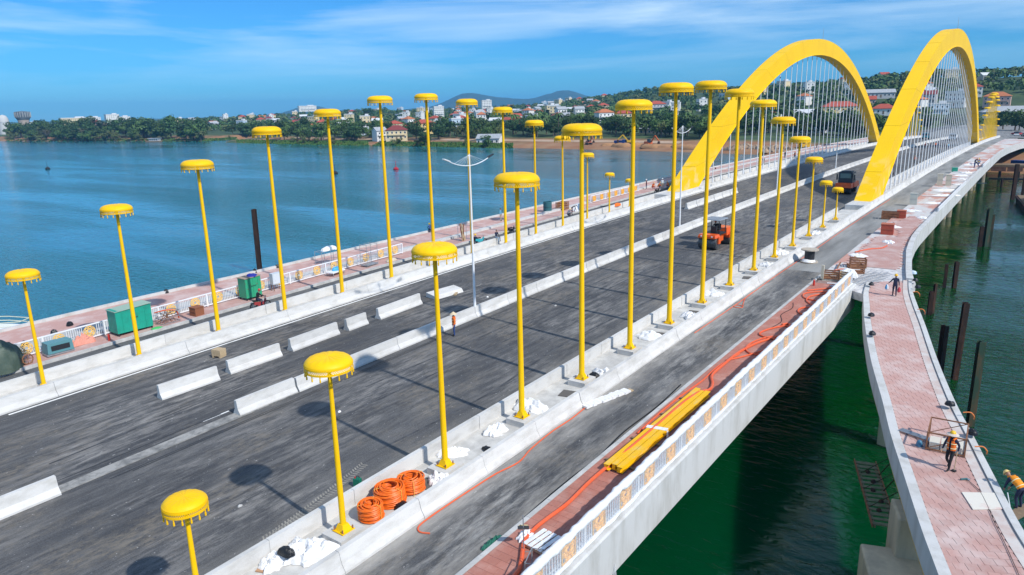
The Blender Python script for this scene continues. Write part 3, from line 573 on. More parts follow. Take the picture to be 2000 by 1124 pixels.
# ================================================================ arches
YC = 182.0
def a_out(u): return 30.6 - 4.52e-3 * u * u + 6.0e-8 * u ** 4
def a_in(u): return 27.0 - 4.30e-3 * u * u
def arch(xc, label):
    r = thing('bridge_arch', label, 'arch', (0, 0, 0))
    w = 1.1; N = 72; sec = []
    # parametrise by outer/inner half-span so that both ends meet the deck
    UO, UI = 85.6, 75.4
    vs = []; fs = []
    for i in range(N + 1):
        t = -1 + 2 * i / N; t = math.copysign(abs(t) ** 0.92, t) if t else 0.0
        uo, ui = UO * t, UI * t; zo, zi = a_out(uo), a_in(ui)
        # inward lips: edges of the box are slightly proud (flange)
        vs += [(xc - w, YC + uo, zo), (xc + w, YC + uo, zo), (xc + w, YC + ui, zi), (xc - w, YC + ui, zi)]
    for i in range(N):
        for j in range(4): fs.append((4 * i + j, 4 * i + (j + 1) % 4, 4 * i + 4 + (j + 1) % 4, 4 * i + 4 + j))
    fs += [(3, 2, 1, 0), (4 * N, 4 * N + 1, 4 * N + 2, 4 * N + 3)]
    rib = MB().add(vs, fs).build('rib', M_YELA, r, True)
    # thin flanges along the lower edges
    for sx in (-1, 1):
        mb = MB(); k = []
        for i in range(N + 1):
            t = -1 + 2 * i / N; ui = UI * t; d = Vector((0, 1, -8.6e-3 * ui)).normalized(); nrm = Vector((0, -d.z, d.y))
            p = Vector((xc + sx * w, YC + ui, a_in(ui)))
            k += [p - nrm * 0.05, p + Vector((sx * 0.16, 0, 0)) - nrm * 0.05, p + Vector((sx * 0.16, 0, 0)) + nrm * 0.03, p + nrm * 0.03]
        f2 = []
        for i in range(N):
            for j in range(4): f2.append((4 * i + j, 4 * i + (j + 1) % 4, 4 * i + 4 + (j + 1) % 4, 4 * i + 4 + j))
        mb.add(k, f2).build('flange', M_YELA, rib)
    # welded segment joints
    for i in range(4, N, 5):
        t = -1 + 2 * i / N; t = math.copysign(abs(t) ** .92, t) if t else 0.0; uo, ui = UO * t, UI * t
        a_, b_ = Vector((0, YC + uo, a_out(uo))), Vector((0, YC + ui, a_in(ui))); ax = (a_ - b_).normalized(); al = Vector((0, ax.z, -ax.y)) * .035; e = .012
        mb = MB(); ring = []
        for s_ in (-1, 1):
            for sx, base, o_ in ((-1, a_, ax * e), (1, a_, ax * e), (1, b_, -ax * e), (-1, b_, -ax * e)): ring.append(base + o_ + al * s_ + Vector((xc + sx * (w + e), 0, 0)))
        mb.add(ring, [(0, 1, 5, 4), (1, 2, 6, 5), (2, 3, 7, 6), (3, 0, 4, 7)]); mb.build('weld_seam', mat('seam_yellow', (.70, .40, .004), .6), rib)
    # hangers
    hme = {}
    y = 116.0
    while y < 248.5:
        u = y - YC; z0 = zc(y) - 0.34; z1 = a_in(u) + 0.4
        mb = MB(); mb.tube([(xc, y, z0), (xc, y, z0 + 1.3)], 0.15, 8); mb.tube([(xc, y, z0 + 1.2), (xc, y, z1)], 0.08, 6)
        mb.build('hanger', M_WHITE, r); y += 4.0
    mb = MB(); mb.tube([(xc, YC + 2, a_out(0) - 0.1), (xc, YC + 2, a_out(0) + 2.9)], [0.07, 0.02], 6); mb.build('lightning_rod', M_STEEL, r)
    for u in (-72, -56, -38): 
        mb = MB(); mb.box((xc + w + 0.05, YC + u + 4.2, a_in(u) + 0.35), (0.12, 0.22, 0.3)); mb.build('inspection_box', M_RUST, r)
    # feet cast in white concrete
    for s, y in ((-1, 97.5), (1, 266.5)):
        mb = MB(); mb.box((xc, y + s * -3.0, zc(y) - 0.30), (2.56, 11.5, 1.2)); mb.build('foot_block', M_CONC, r)
    return r
arch(14.16, 'tall yellow steel arch with white hangers beside the near service lane')
arch(-14.16, 'tall yellow steel arch with white hangers on the far side of the road')

# ================================================================ parasol poles
H = [4.3, 6.95, 10.0, 12.27, 14.24, 15.31, 16.21, 16.29, 15.63, 14.64, 12.96, 10.82, 8.32, 5.19, 3.73]
DIA = [1.36, 1.80, 1.96, 2.24, 2.22, 2.25, 2.28, 2.28, 2.28, 2.24, 2.22, 2.06, 1.80, 1.36, 1.30]
def canopy_mesh(D):
    R = D / 2; mb = MB(); n = 64
    hd = 0.135 * D + 0.03
    mb.lathe([(0.001, hd), (R * .3, hd * .99), (R * .52, hd * .95), (R * .70, hd * .86), (R * .83, hd * .70), (R * .92, hd * .46), (R * .97, hd * .22), (R * .985, 0.04), (R * .985, 0.0), (R * 1.0, 0.0), (R * 1.0, -.035), (R * .965, -.035), (R * .955, 0.0), (R * .9, hd * .36), (R * .6, hd * .8), (0.001, hd * .93)], (0, 0, 0), n)
    for i, v in enumerate(mb.v):
        q = math.atan2(v[1], v[0]); rr = math.hypot(v[0], v[1]) / R
        if v[2] > 0.03: mb.v[i] = (v[0], v[1], v[2] + .012 * D * rr * (1 - rr) * 4 * (abs(math.cos(q * 8)) - .5))
    return mb.mesh('canopy', M_YEL, True)
def skirt_mesh(D):
    R = D / 2 * 0.985; mb = MB(); hh = 0.085 * D; n = 64; top, bot = -0.036, -0.036 - hh
    for k in range(n):                       # open lattice: two families of slanted bars
        a0, a1 = 2 * PI * k / n, 2 * PI * (k + 1.6) / n
        for q0, q1 in ((a0, a1), (a1, a0)):
            p = Vector((R * math.cos(q0), R * math.sin(q0), bot)); q = Vector((R * math.cos(q1), R * math.sin(q1), top)); tg = Vector((-math.sin(q0), math.cos(q0), 0)) * 0.019 * D / 2.0
            mb.add([p - tg, p + tg, q + tg, q - tg], [(0, 1, 2, 3)])
    for z0, z1 in ((bot + .012, bot - 0.06), (top + .01, top - .03)):
        mb.lathe([(R + .014, z0), (R + .014, z1), (R - .012, z1), (R - .012, z0), (R + .014, z0)], (0, 0, 0), 40)
    return mb.mesh('lattice_skirt', M_YEL), bot - 0.06
def tassel_mesh():
    return MB().lathe([(0.002, 0), (.020, -.01), (.024, -.05), (.016, -.075), (.028, -.10), (.032, -.20), (.002, -.23)], (0, 0, 0), 6).mesh('tassel', M_YEL)
TAS = tassel_mesh(); CAN, SKI = {}, {}
for d in sorted(set(DIA)): CAN[d] = canopy_mesh(d); SKI[d] = skirt_mesh(d)
BASE = MB()
BASE.box((0, 0, 0.02), (0.62, 0.62, 0.04)); BASE.box((0, 0, 0.17), (0.46, 0.46, 0.26), taper=0.62)
BASE = BASE.mesh('base_plate', M_YEL)
BOLT = MB().lathe([(0.002, .14), (.03, .14), (.03, 0)], (0, 0, 0), 6).mesh('anchor_bolt', M_RUSTL)
PLINTH = MB().box((0, 0, -0.19), (1.15, 1.25, 0.36)).mesh('plinth', M_CONC)
def parasol(side, n, label, group, far=False):
    i = n if n <= 14 else None
    y = 6.0 * n if not far else 2 * YC - 6.0 * n - 2
    h, D = H[n], DIA[n]
    dz = -.33 if side < 0 else 0.0; h -= dz
    r = thing('parasol_pole', label, 'pole', (side * 14.16, y, zc(y) + dz), 0, group)
    rb = 0.062 + 0.0060 * h
    mb = MB(); mb.tube([(0, 0, 0.04), (0, 0, 0.35), (0, 0, h - 0.05), (0, 0, h + 0.12)], [rb + .055, rb + .02, rb * 0.74, rb * 0.7], 14); mb.build('shaft', M_YEL, r, True)
    obj('base_plate', BASE, r, (0, 0, 0))
    pl = obj('plinth', PLINTH, r, (0, 0, 0)); pl.rotation_euler = (math.atan(zc(y + .5) - zc(y - .5)), 0, 0)
    c = obj('canopy', CAN[D], r, (0, 0, h + 0.03)); me, zb = SKI[D]; obj('lattice_skirt', me, c, (0, 0, 0))
    if not far:
        for k in range(16):
            q = 2 * PI * (k + 0.3) / 16; obj('tassel', TAS, c, (D / 2 * .97 * math.cos(q), D / 2 * .97 * math.sin(q), zb))
        for sx in (-1, 1):
            for sy in (-1, 1): obj('anchor_bolt', BOLT, r, (sx * .25, sy * .25, .04))
        mb = MB()
        for k in range(8):
            q = 2 * PI * k / 8; mb.bar((0, 0, -0.02), (D / 2 * .93 * math.cos(q), D / 2 * .93 * math.sin(q), 0.05), 0.03)
        mb.build('ribs', M_YEL, c)
    return r
near_lab = {0: 'small-headed yellow parasol pole at the bottom of the picture, nearest of the near row'}
for n in range(0, 15):
    h = 'short' if H[n] < 6 else ('mid-height' if H[n] < 12 else 'tall')
    parasol(1, n, near_lab.get(n, '%s yellow parasol pole, %s from the camera in the near row' % (h, ordinal(n + 1))), 'near row of parasol poles')
for n in range(0, 15):
    h = 'short' if H[n] < 6 else ('mid-height' if H[n] < 12 else 'tall')
    if n: parasol(-1, n, '%s yellow parasol pole, %s from the left edge in the far row' % (h, ordinal(n)), 'far row of parasol poles')
for n in range(0, 15):
    parasol(1, n, 'distant yellow parasol pole right of the near arch, %s from the far end' % ordinal(n + 1), 'distant near-side parasol cluster', True)
    parasol(-1, n, 'distant yellow parasol pole behind the near arch hangers, %s from the far end' % ordinal(n + 1), 'distant far-side parasol cluster', True)

# ================================================================ street lamps on the median
def lamp(y, label):
    r = thing('street_lamp', label, 'street lamp', (0, y, zc(y) + 0.30), 0, 'street lamps on the median')
    mb = MB(); mb.tube([(0, 0, -0.02), (0, 0, .6), (0, 0, 11.8)], [.11, .10, .05], 10); mb.build('post', M_WHITE, r, True)
    arm = MB(); pts = []
    for i in range(21):
        t = -1 + i / 10; pts.append((0, t * 2.4, 10.95 + 0.5 * abs(t) ** 2))
    arm.tube(pts, 0.032, 6); a = arm.build('arm', M_WHITE, r, True)
    mb = MB()
    for s in (-1, 1):
        for k in range(1, 6): t = k / 6 * .85; mb.tube([(0, 0, 11.75), (0, s * t * 2.4, 10.96 + .5 * t * t)], 0.008, 4, False)
    mb.build('stay_wires', M_WHITE, a)
    for s in (-1, 1):
        mb = MB(); mb.bar((0, s * 2.2, 11.40), (0, s * 2.85, 11.62), 0.20, 0.06); mb.build('lantern', M_DARK if s > 0 else M_WHITE, r)
    return r
lamp(31.3, 'white street lamp with harp-shaped arms, nearest on the median')
lamp(69.7, 'white street lamp with harp-shaped arms on the median beside the orange roller')
lamp(145, 'white street lamp with harp-shaped arms on the median between the arches')
lamp(107, 'white street lamp with harp-shaped arms, seen against the left arch hangers')

# ================================================================ railings with gold medallions
def medallion(square):
    mb = MB(); R = 0.44 if square else 0.40; n = 20; q_ = 1.0 if square else .62
    if not square:
        mb.tube([(0, R * math.cos(2 * PI * i / n), R * math.sin(2 * PI * i / n)) for i in range(n)], 0.026, 5, closed=True)
        k0 = 0.93
    else:
        for s in (-1, 1): mb.bar((0, s * R, -R), (0, s * R, R), .05); mb.bar((0, -R, s * R), (0, R, s * R), .05)
        k0 = 0.95
    mb.tube([(0, .14 * math.cos(2 * PI * i / 10), .14 * math.sin(2 * PI * i / 10)) for i in range(10)], 0.022, 5, closed=True)
    for k in range(6):                        # curling petals
        q = 2 * PI * k / 6; pts = []
        for i in range(7):
            t = i / 6; rr = lerp(.13, R * k0, t); a = q + 0.9 * math.sin(t * PI); pts.append((0, rr * math.cos(a), rr * math.sin(a)))
        mb.tube(pts, 0.05 * q_, 4)
        pts = [(0, (.26 + .07 * math.cos(b)) * math.cos(q + .25) - .07 * math.sin(b) * math.sin(q + .25), (.26 + .07 * math.cos(b)) * math.sin(q + .25) + .07 * math.sin(b) * math.cos(q + .25)) for b in [2 * PI * j / 8 for j in range(8)]]
        mb.tube(pts, .032 * q_, 4, closed=True)
    return mb.mesh('medallion', M_GOLD if square else M_GOLDP)
MED, MEDS = medallion(False), medallion(True)
BAL = MB().box((0, 0, 0), (.035, .035, .92)).mesh('baluster', M_WHITE)
POST = MB().box((0, 0, 0.02), (.09, .09, 1.12)).mesh('rail_post', M_WHITE)
def railing(label, x, m0, n, pitch, base, wrap, square, bal=8, thick=.05):
    r = thing('railing', label, 'railing')
    a, b = m0 - pitch / 2, m0 + pitch * (n - .5)
    top = base + 1.12
    mb = MB(); sweep(mb, [(x - thick, top - .08), (x + thick, top - .08), (x + thick, top), (x - thick, top)], a, b, 2); mb.build('top_rail', M_WHITE, r)
    mb = MB(); sweep(mb, [(x - .04, base + .07), (x + .04, base + .07), (x + .04, base + .14), (x - .04, base + .14)], a, b, 2); mb.build('bottom_rail', M_WHITE, r)
    for i in range(n + 1):
        y = a + pitch * i
        if i % 2 == 0 or i == n: obj('rail_post', POST, r, (x, y, zc(y) + base + .54))
    for i in range(n):
        y = m0 + pitch * i; o = obj('medallion', MEDS if square else MED, r, (x, y, zc(y) + base + .59)); o.rotation_euler = (random.uniform(-.08, .08), 0, 0)
        k = bal
        for j in range(k):
            yy = y + .46 + (pitch - .92) * (j + .5) / k
            if yy < b - .1: obj('baluster', BAL, r, (x, yy, zc(yy) + base + .59))
    if wrap:
        rnd = random.Random(3); mb = MB(); y = a; pts = []; rs = []
        while y < b: pts.append((x + rnd.uniform(-.02, .02), y, zc(y) + top - .03 + rnd.uniform(-.025, .03))); rs.append(rnd.uniform(.13, .19)); y += .28
        mb.tube(pts, rs, 10); w = mb.build('plastic_sleeve', M_WRAP, r, True); w['label'] = 'white wrinkled plastic sleeve around the top rail'
        mb = MB(); y = a                      # crinkled clear film over the panels
        cols = []
        while y < b: cols.append(y); y += .22
        vs = []; m = 4
        for y in cols:
            for j in range(m + 1): vs.append((x + .075 + rnd.uniform(-.02, .025), y, zc(y) + base + .05 + .95 * j / m))
        fs = [(i * (m + 1) + j, (i + 1) * (m + 1) + j, (i + 1) * (m + 1) + j + 1, i * (m + 1) + j + 1) for i in range(len(cols) - 1) for j in range(m)]
        mb.add(vs, fs).build('film', M_FILM, r, True)
        mb = MB(); pts = []; rs = []; y = a
        while y < b: pts.append((x + .04 + rnd.uniform(-.03, .03), y, zc(y) + base + .09)); rs.append(rnd.uniform(.05, .10)); y += .3
        mb.tube(pts, rs, 8).build('film_hem', M_WRAP, r, True)
    return r
railing('plastic-wrapped white railing with square gold panels along the near pavement edge', 22.66, 6.98, 22, 2.135, 0.0, True, True, 7)
railing('white railing with round gold medallions on the far pavement, behind the green boxes', -21.55, 5.65, 19, 2.115, -0.22, False, False, 8)
railing('short white railing section with gold medallions near the left arch foot', -21.6, 86.6, 7, 2.3, -0.22, False, True, 6, .07)
# ================================================================ far bank: terrain, hills
SH = [(-9600, 220), (-5200, 250), (-1500, 300), (-966, 322), (-640, 362), (-612, 372), (-596, 560), (-572, 560), (-556, 352), (-420, 342), (-312, 340), (-154, 333), (-73, 316), (-30, 286), (10, 262), (40, 246), (120, 232), (400, 205), (1600, 150)]
def shore(x): return interp(SH, x)
def smooth(a, b, v):
    t = min(1, max(0, (v - a) / (b - a))); return t * t * (3 - 2 * t)
HILLS = [(-470, 1165, 26, 190, 240), (-243, 947, 15, 170, 170), (-176, 869, 10, 140, 160), (-100, 790, 9, 130, 150), (-14, 798, 13, 120, 140), (90, 760, 10, 160, 170), (-677, 1396, 14, 250, 260), (-330, 620, 4, 150, 120), (-1480, 2736, 34, 380, 400), (-1184, 1050, 9, 330, 220), (-820, 900, 4, 150, 150), (260, 700, 14, 200, 200)]
def hnoise(x, y): return 1.2 * math.sin(x * .021 + 1) * math.sin(y * .017) + .8 * math.sin(x * .05 + y * .031)
def terr(x, y):
    d = y - shore(x)
    z = WZ - 0.6 + smooth(0, 9, d) * 2.2 + smooth(8, 45, d) * 3.6 + smooth(45, 420, d) * 6.0 + smooth(400, 1500, d) * (3 + 15 * smooth(-1500, -1000, x) * (1 - smooth(-420, -200, x)))
    near = smooth(30, 200, d); z += hnoise(x, y) * near
    for hx, hy, hh, sx, sy in HILLS:
        e = ((x - hx) / sx) ** 2 + ((y - hy) / sy) ** 2
        if e < 9: z += hh * math.exp(-e)
    # the approach road stands on a level embankment at the far end of the bridge
    if -60 < x < 60 and y > 240:
        k = (1 - smooth(24, 50, abs(x))) * smooth(300, 345, y) * (1 - smooth(520, 640, y)); z = lerp(z, zc(y) - 0.75, k)
    return z
def ground_mat():
    m = bpy.data.materials.new('bank_ground'); m.use_nodes = True; nt = m.node_tree; N, L = nt.nodes, nt.links; b = N['Principled BSDF']; b.inputs['Roughness'].default_value = .95
    g = N.new('ShaderNodeNewGeometry'); s = N.new('ShaderNodeSeparateXYZ'); L.new(g.outputs['Position'], s.inputs[0])
    def noise(sc, st=(1, 1, 1), det=5):
        mp = N.new('ShaderNodeMapping'); mp.inputs['Scale'].default_value = st; L.new(g.outputs['Position'], mp.inputs[0]); n = N.new('ShaderNodeTexNoise'); n.inputs['Scale'].default_value = sc; n.inputs['Detail'].default_value = det; L.new(mp.outputs[0], n.inputs[0]); return n.outputs[0]
    def ramp(src, p0, p1, c0, c1):
        r = N.new('ShaderNodeValToRGB'); r.color_ramp.elements[0].position = p0; r.color_ramp.elements[1].position = p1; r.color_ramp.elements[0].color = (*c0, 1); r.color_ramp.elements[1].color = (*c1, 1); L.new(src, r.inputs[0]); return r.outputs[0]
    def mixc(f, a, c):
        x = N.new('ShaderNodeMixRGB'); L.new(f, x.inputs[0])
        for i, v in ((1, a), (2, c)):
            if isinstance(v, tuple): x.inputs[i].default_value = (*v, 1)
            else: L.new(v, x.inputs[i])
        return x.outputs[0]
    grass = ramp(noise(.06), .35, .7, (.030, .060, .018), (.065, .105, .030))
    dirt = ramp(noise(.12), .35, .7, (.27, .125, .055), (.33, .19, .10))
    # bare earth along the works bank (x > -330), grass elsewhere; height limits the earth to the low bank
    mr = N.new('ShaderNodeMapRange'); mr.inputs['From Min'].default_value = -330; mr.inputs['From Max'].default_value = -200; L.new(s.outputs['X'], mr.inputs['Value'])
    mz = N.new('ShaderNodeMapRange'); mz.inputs['From Min'].default_value = -1.7; mz.inputs['From Max'].default_value = -2.7; L.new(s.outputs['Z'], mz.inputs['Value'])
    pat = ramp(noise(.035), .40, .52, (0, 0, 0), (1, 1, 1)); pm = N.new('ShaderNodeMath'); pm.operation = 'MAXIMUM'; L.new(mr.outputs[0], pm.inputs[0]); L.new(pat, pm.inputs[1])
    f = N.new('ShaderNodeMath'); f.operation = 'MULTIPLY'; L.new(pm.outputs[0], f.inputs[0]); L.new(mz.outputs[0], f.inputs[1])
    L.new(mixc(f.outputs[0], grass, dirt), b.inputs['Base Color']); return m
xs = [-9400, -7500, -6000, -5000, -4200, -3500, -2900, -2400, -2000, -1700] + list(range(-1500, -660, 28)) + list(range(-660, -540, 7)) + list(range(-540, 140, 12)) + list(range(140, 1500, 70)) + [1500]
ds = [-3, 0, 2, 4, 6, 9, 13, 18, 25, 34, 45, 60, 80, 105, 135, 170, 210, 260, 320, 390, 470, 560, 660, 780, 920, 1100, 1400, 1800, 2400, 3200, 4200, 5500, 7200, 9200]
vs = []
for x in xs:
    for d in ds:
        y = min(shore(x) + d, 9490); vs.append((x, y, terr(x, y)))
nd = len(ds); fs = [(i * nd + j, i * nd + j + 1, (i + 1) * nd + j + 1, (i + 1) * nd + j) for i in range(len(xs) - 1) for j in range(nd - 1)]
struct(MB().add(vs, fs).build('far_bank', ground_mat(), None, True))
# distant blue hills
M_HILL = mat('hill_forest', (.020, .050, .022), .95, noise=(.02, (.060, .085, .035), .4, .7))
def hill(cx, cy, pts, depth, seed, dirv=(0.80, 0.60)):
    cx, cy = CP.x + (cx - CP.x) * 1.5, CP.y + (cy - CP.y) * 1.5; pts = [(u * 1.5, 16 + (h - 16) * 1.5 * 1.25 if h > 0 else -4) for u, h in pts]; depth *= 1.5
    rnd = random.Random(seed); mb = MB(); d = Vector((dirv[0], dirv[1])); nrm = Vector((-d.y, d.x)); vs = []; prof = [(-1, 0), (-.7, .35), (-.4, .75), (-.15, .97), (0, 1), (.3, .8), (1, 0)]
    us = [pts[0][0] + (pts[-1][0] - pts[0][0]) * i / 60 for i in range(61)]
    for u in us:
        h = interp(pts, u)
        for w, k in prof:
            p = Vector((cx, cy)) + d * u + nrm * w * depth; vs.append((p.x, p.y, -4 + max(0, h + 4) * k * (1 + rnd.uniform(-.025, .025))))
    k = len(prof); fs = [(i * k + j, i * k + j + 1, (i + 1) * k + j + 1, (i + 1) * k + j) for i in range(60) for j in range(k - 1)]
    return struct(mb.add(vs, fs).build('hill', M_HILL, None, True))
hill(-2600, 3440, [(-760, 0), (-640, 22), (-540, 30), (-420, 36), (-330, 62), (-250, 92), (-190, 96), (-110, 84), (-40, 74), (40, 66), (110, 60), (180, 62), (250, 78), (320, 92), (370, 96), (420, 88), (480, 70), (560, 58), (680, 50), (820, 48), (1000, 40), (1200, 0)], 420, 3)
hill(-3330, 2620, [(-260, 0), (-160, 22), (-60, 46), (0, 54), (50, 48), (140, 30), (300, 24), (460, 0)], 320, 5)
hill(-1640, 3900, [(-600, 0), (-400, 44), (-250, 58), (-150, 66), (0, 60), (200, 56), (450, 50), (900, 30), (1300, 0)], 350, 8)

# ---------------------------------------------------------------- trees
def leaf_mat(name, c, c2):
    m = bpy.data.materials.new(name); m.use_nodes = True; nt = m.node_tree; N, L = nt.nodes, nt.links; b = N['Principled BSDF']; b.inputs['Roughness'].default_value = .65; b.inputs['Specular IOR Level'].default_value = .25
    g = N.new('ShaderNodeNewGeometry'); n = N.new('ShaderNodeTexNoise'); n.inputs['Scale'].default_value = .33; n.inputs['Detail'].default_value = 4; L.new(g.outputs['Position'], n.inputs[0])
    r = N.new('ShaderNodeValToRGB'); r.color_ramp.elements[0].position = .34; r.color_ramp.elements[1].position = .68; r.color_ramp.elements[0].color = (*c, 1); r.color_ramp.elements[1].color = (*c2, 1); L.new(n.outputs[0], r.inputs[0])
    oi = N.new('ShaderNodeObjectInfo'); hs = N.new('ShaderNodeHueSaturation'); mr = N.new('ShaderNodeMapRange'); mr.inputs['To Min'].default_value = .55; mr.inputs['To Max'].default_value = 1.35
    L.new(oi.outputs['Random'], mr.inputs[0]); L.new(mr.outputs[0], hs.inputs['Value']); L.new(r.outputs[0], hs.inputs['Color']); L.new(hs.outputs[0], b.inputs['Base Color'])
    return m
LEAFS = [leaf_mat('leaf_dark', (.022, .056, .018), (.054, .108, .028)), leaf_mat('leaf_mid', (.040, .084, .020), (.090, .150, .038)), leaf_mat('leaf_olive', (.070, .095, .028), (.135, .160, .058)), leaf_mat('leaf_dry', (.085, .080, .045), (.13, .12, .07))]
M_BARK = mat('bark', (.10, .08, .06), .9, noise=(2, (.16, .13, .10), .4, .7))
def crown_mesh(seed, h, rx, lobes, leaf, mi, nleaf):
    rnd = random.Random(seed); mb = MB()
    L = []
    for k in range(lobes):
        q = rnd.uniform(0, 2 * PI); rr = rx * .62 * math.sqrt(rnd.random()); L.append((rr * math.cos(q), rr * math.sin(q), rnd.uniform(.38, .86) * h, rx * rnd.uniform(.34, .58), h * rnd.uniform(.12, .22)))
    per = nleaf // lobes
    for (cx, cy, cz, r, rz) in L:
        for k in range(per):
            u, v = rnd.uniform(-1, 1), rnd.uniform(0, 2 * PI); s = math.sqrt(1 - u * u); rad = rnd.uniform(.62, 1.06)
            n = Vector((s * math.cos(v), s * math.sin(v), u)); p = Vector((cx + n.x * r * rad, cy + n.y * r * rad, cz + n.z * rz * rad))
            n = (n + Vector((rnd.uniform(-.8, .8), rnd.uniform(-.8, .8), rnd.uniform(-.4, .9)))).normalized()
            a = n.orthogonal().normalized(); a.rotate(Matrix.Rotation(rnd.uniform(0, 6.28), 3, n)); b = n.cross(a); f = leaf * rnd.uniform(.6, 1.3); g_ = f * rnd.uniform(.5, .9)
            mb.add([p - a * f * .5 - b * g_ * .2, p - b * g_ * .5, p + a * f * .5 + b * g_ * .1, p + b * g_ * .5], [(0, 1, 2, 3)])
    me = bpy.data.meshes.new('crown'); me.from_pydata(mb.v, [], mb.f); me.materials.append(LEAFS[mi]); return me
def trunk_mesh(seed, h, r):
    rnd = random.Random(seed); mb = MB(); mb.tube([(0, 0, -.6), (rnd.uniform(-.2, .2), rnd.uniform(-.2, .2), h * .35), (rnd.uniform(-.3, .3), rnd.uniform(-.3, .3), h * .68)], [r, r * .75, r * .35], 7)
    for k in range(4):
        q = rnd.uniform(0, 6.28); mb.tube([(0, 0, h * .34), (math.cos(q) * h * .16, math.sin(q) * h * .16, h * .58)], [r * .5, r * .16], 5)
    return mb.mesh('trunk', M_BARK)
KINDS = []
for s, (h, rx, lobes, leaf, mi, nl) in enumerate([(8.5, 4.2, 9, .95, 0, 620), (7.0, 4.8, 10, .95, 1, 640), (10.0, 4.0, 9, 1.0, 0, 640), (6.0, 3.2, 7, .8, 2, 460), (9.0, 5.6, 11, 1.05, 1, 720), (6.5, 3.6, 7, .85, 3, 380), (4.2, 3.0, 6, .7, 2, 340)]):
    KINDS.append((crown_mesh(20 + s, h, rx, lobes, leaf, mi, nl), trunk_mesh(40 + s, h, .16 + h * .022)))
KNAME = ['dark rounded tree', 'broad green tree', 'tall dark tree', 'small olive tree', 'wide spreading tree', 'dry greyish tree', 'low olive bush']
def palm_meshes():
    mb = MB(); mb.tube([(0, 0, -.5), (.15, .05, 3), (.1, .2, 6.2), (-.1, .3, 9.0)], [.22, .17, .14, .12], 7); tr = mb.mesh('trunk', M_BARK)
    mb = MB(); rnd = random.Random(5)
    for k in range(15):
        q = 2 * PI * k / 15 + rnd.uniform(-.2, .2); el = rnd.uniform(-.1, .9); d = Vector((math.cos(q), math.sin(q), 0)); side = Vector((-d.y, d.x, 0)); prev = None
        for i in range(7):
            t = i / 6; p = Vector((-.1, .3, 9.0)) + d * (2.9 * t) + Vector((0, 0, el * 2.2 * t - 2.6 * t * t)); w = .42 * math.sin(PI * min(1, t * .9 + .1)) + .04
            cur = (p - side * w - Vector((0, 0, .12)), p, p + side * w - Vector((0, 0, .12)))
            if prev: mb.add([*prev, *cur], [(0, 1, 4, 3), (1, 2, 5, 4)])
            prev = cur
    me = bpy.data.meshes.new('crown'); me.from_pydata(mb.v, [], mb.f); me.materials.append(LEAFS[1]); return me, tr
PALM = palm_meshes()
def tree(k, x, y, s, label, group, z=None, name=None):
    cr, tr = PALM if k == 'palm' else KINDS[k]
    r = thing(name or ('palm_tree' if k == 'palm' else ('bush' if k == 6 else 'tree')), label, 'tree' if k != 6 else 'bush', (x, y, terr(x, y) if z is None else z), random.uniform(0, 6.28), group)
    r.scale = (s, s, s * random.uniform(.9, 1.12)); obj('crown', cr, r); obj('trunk', tr, r); return r
HOUSES = []          # (x, y, radius) kept clear of trees
def clear(x, y, m=0): return all((x - a) ** 2 + (y - b) ** 2 > (r + m) ** 2 for a, b, r in HOUSES)

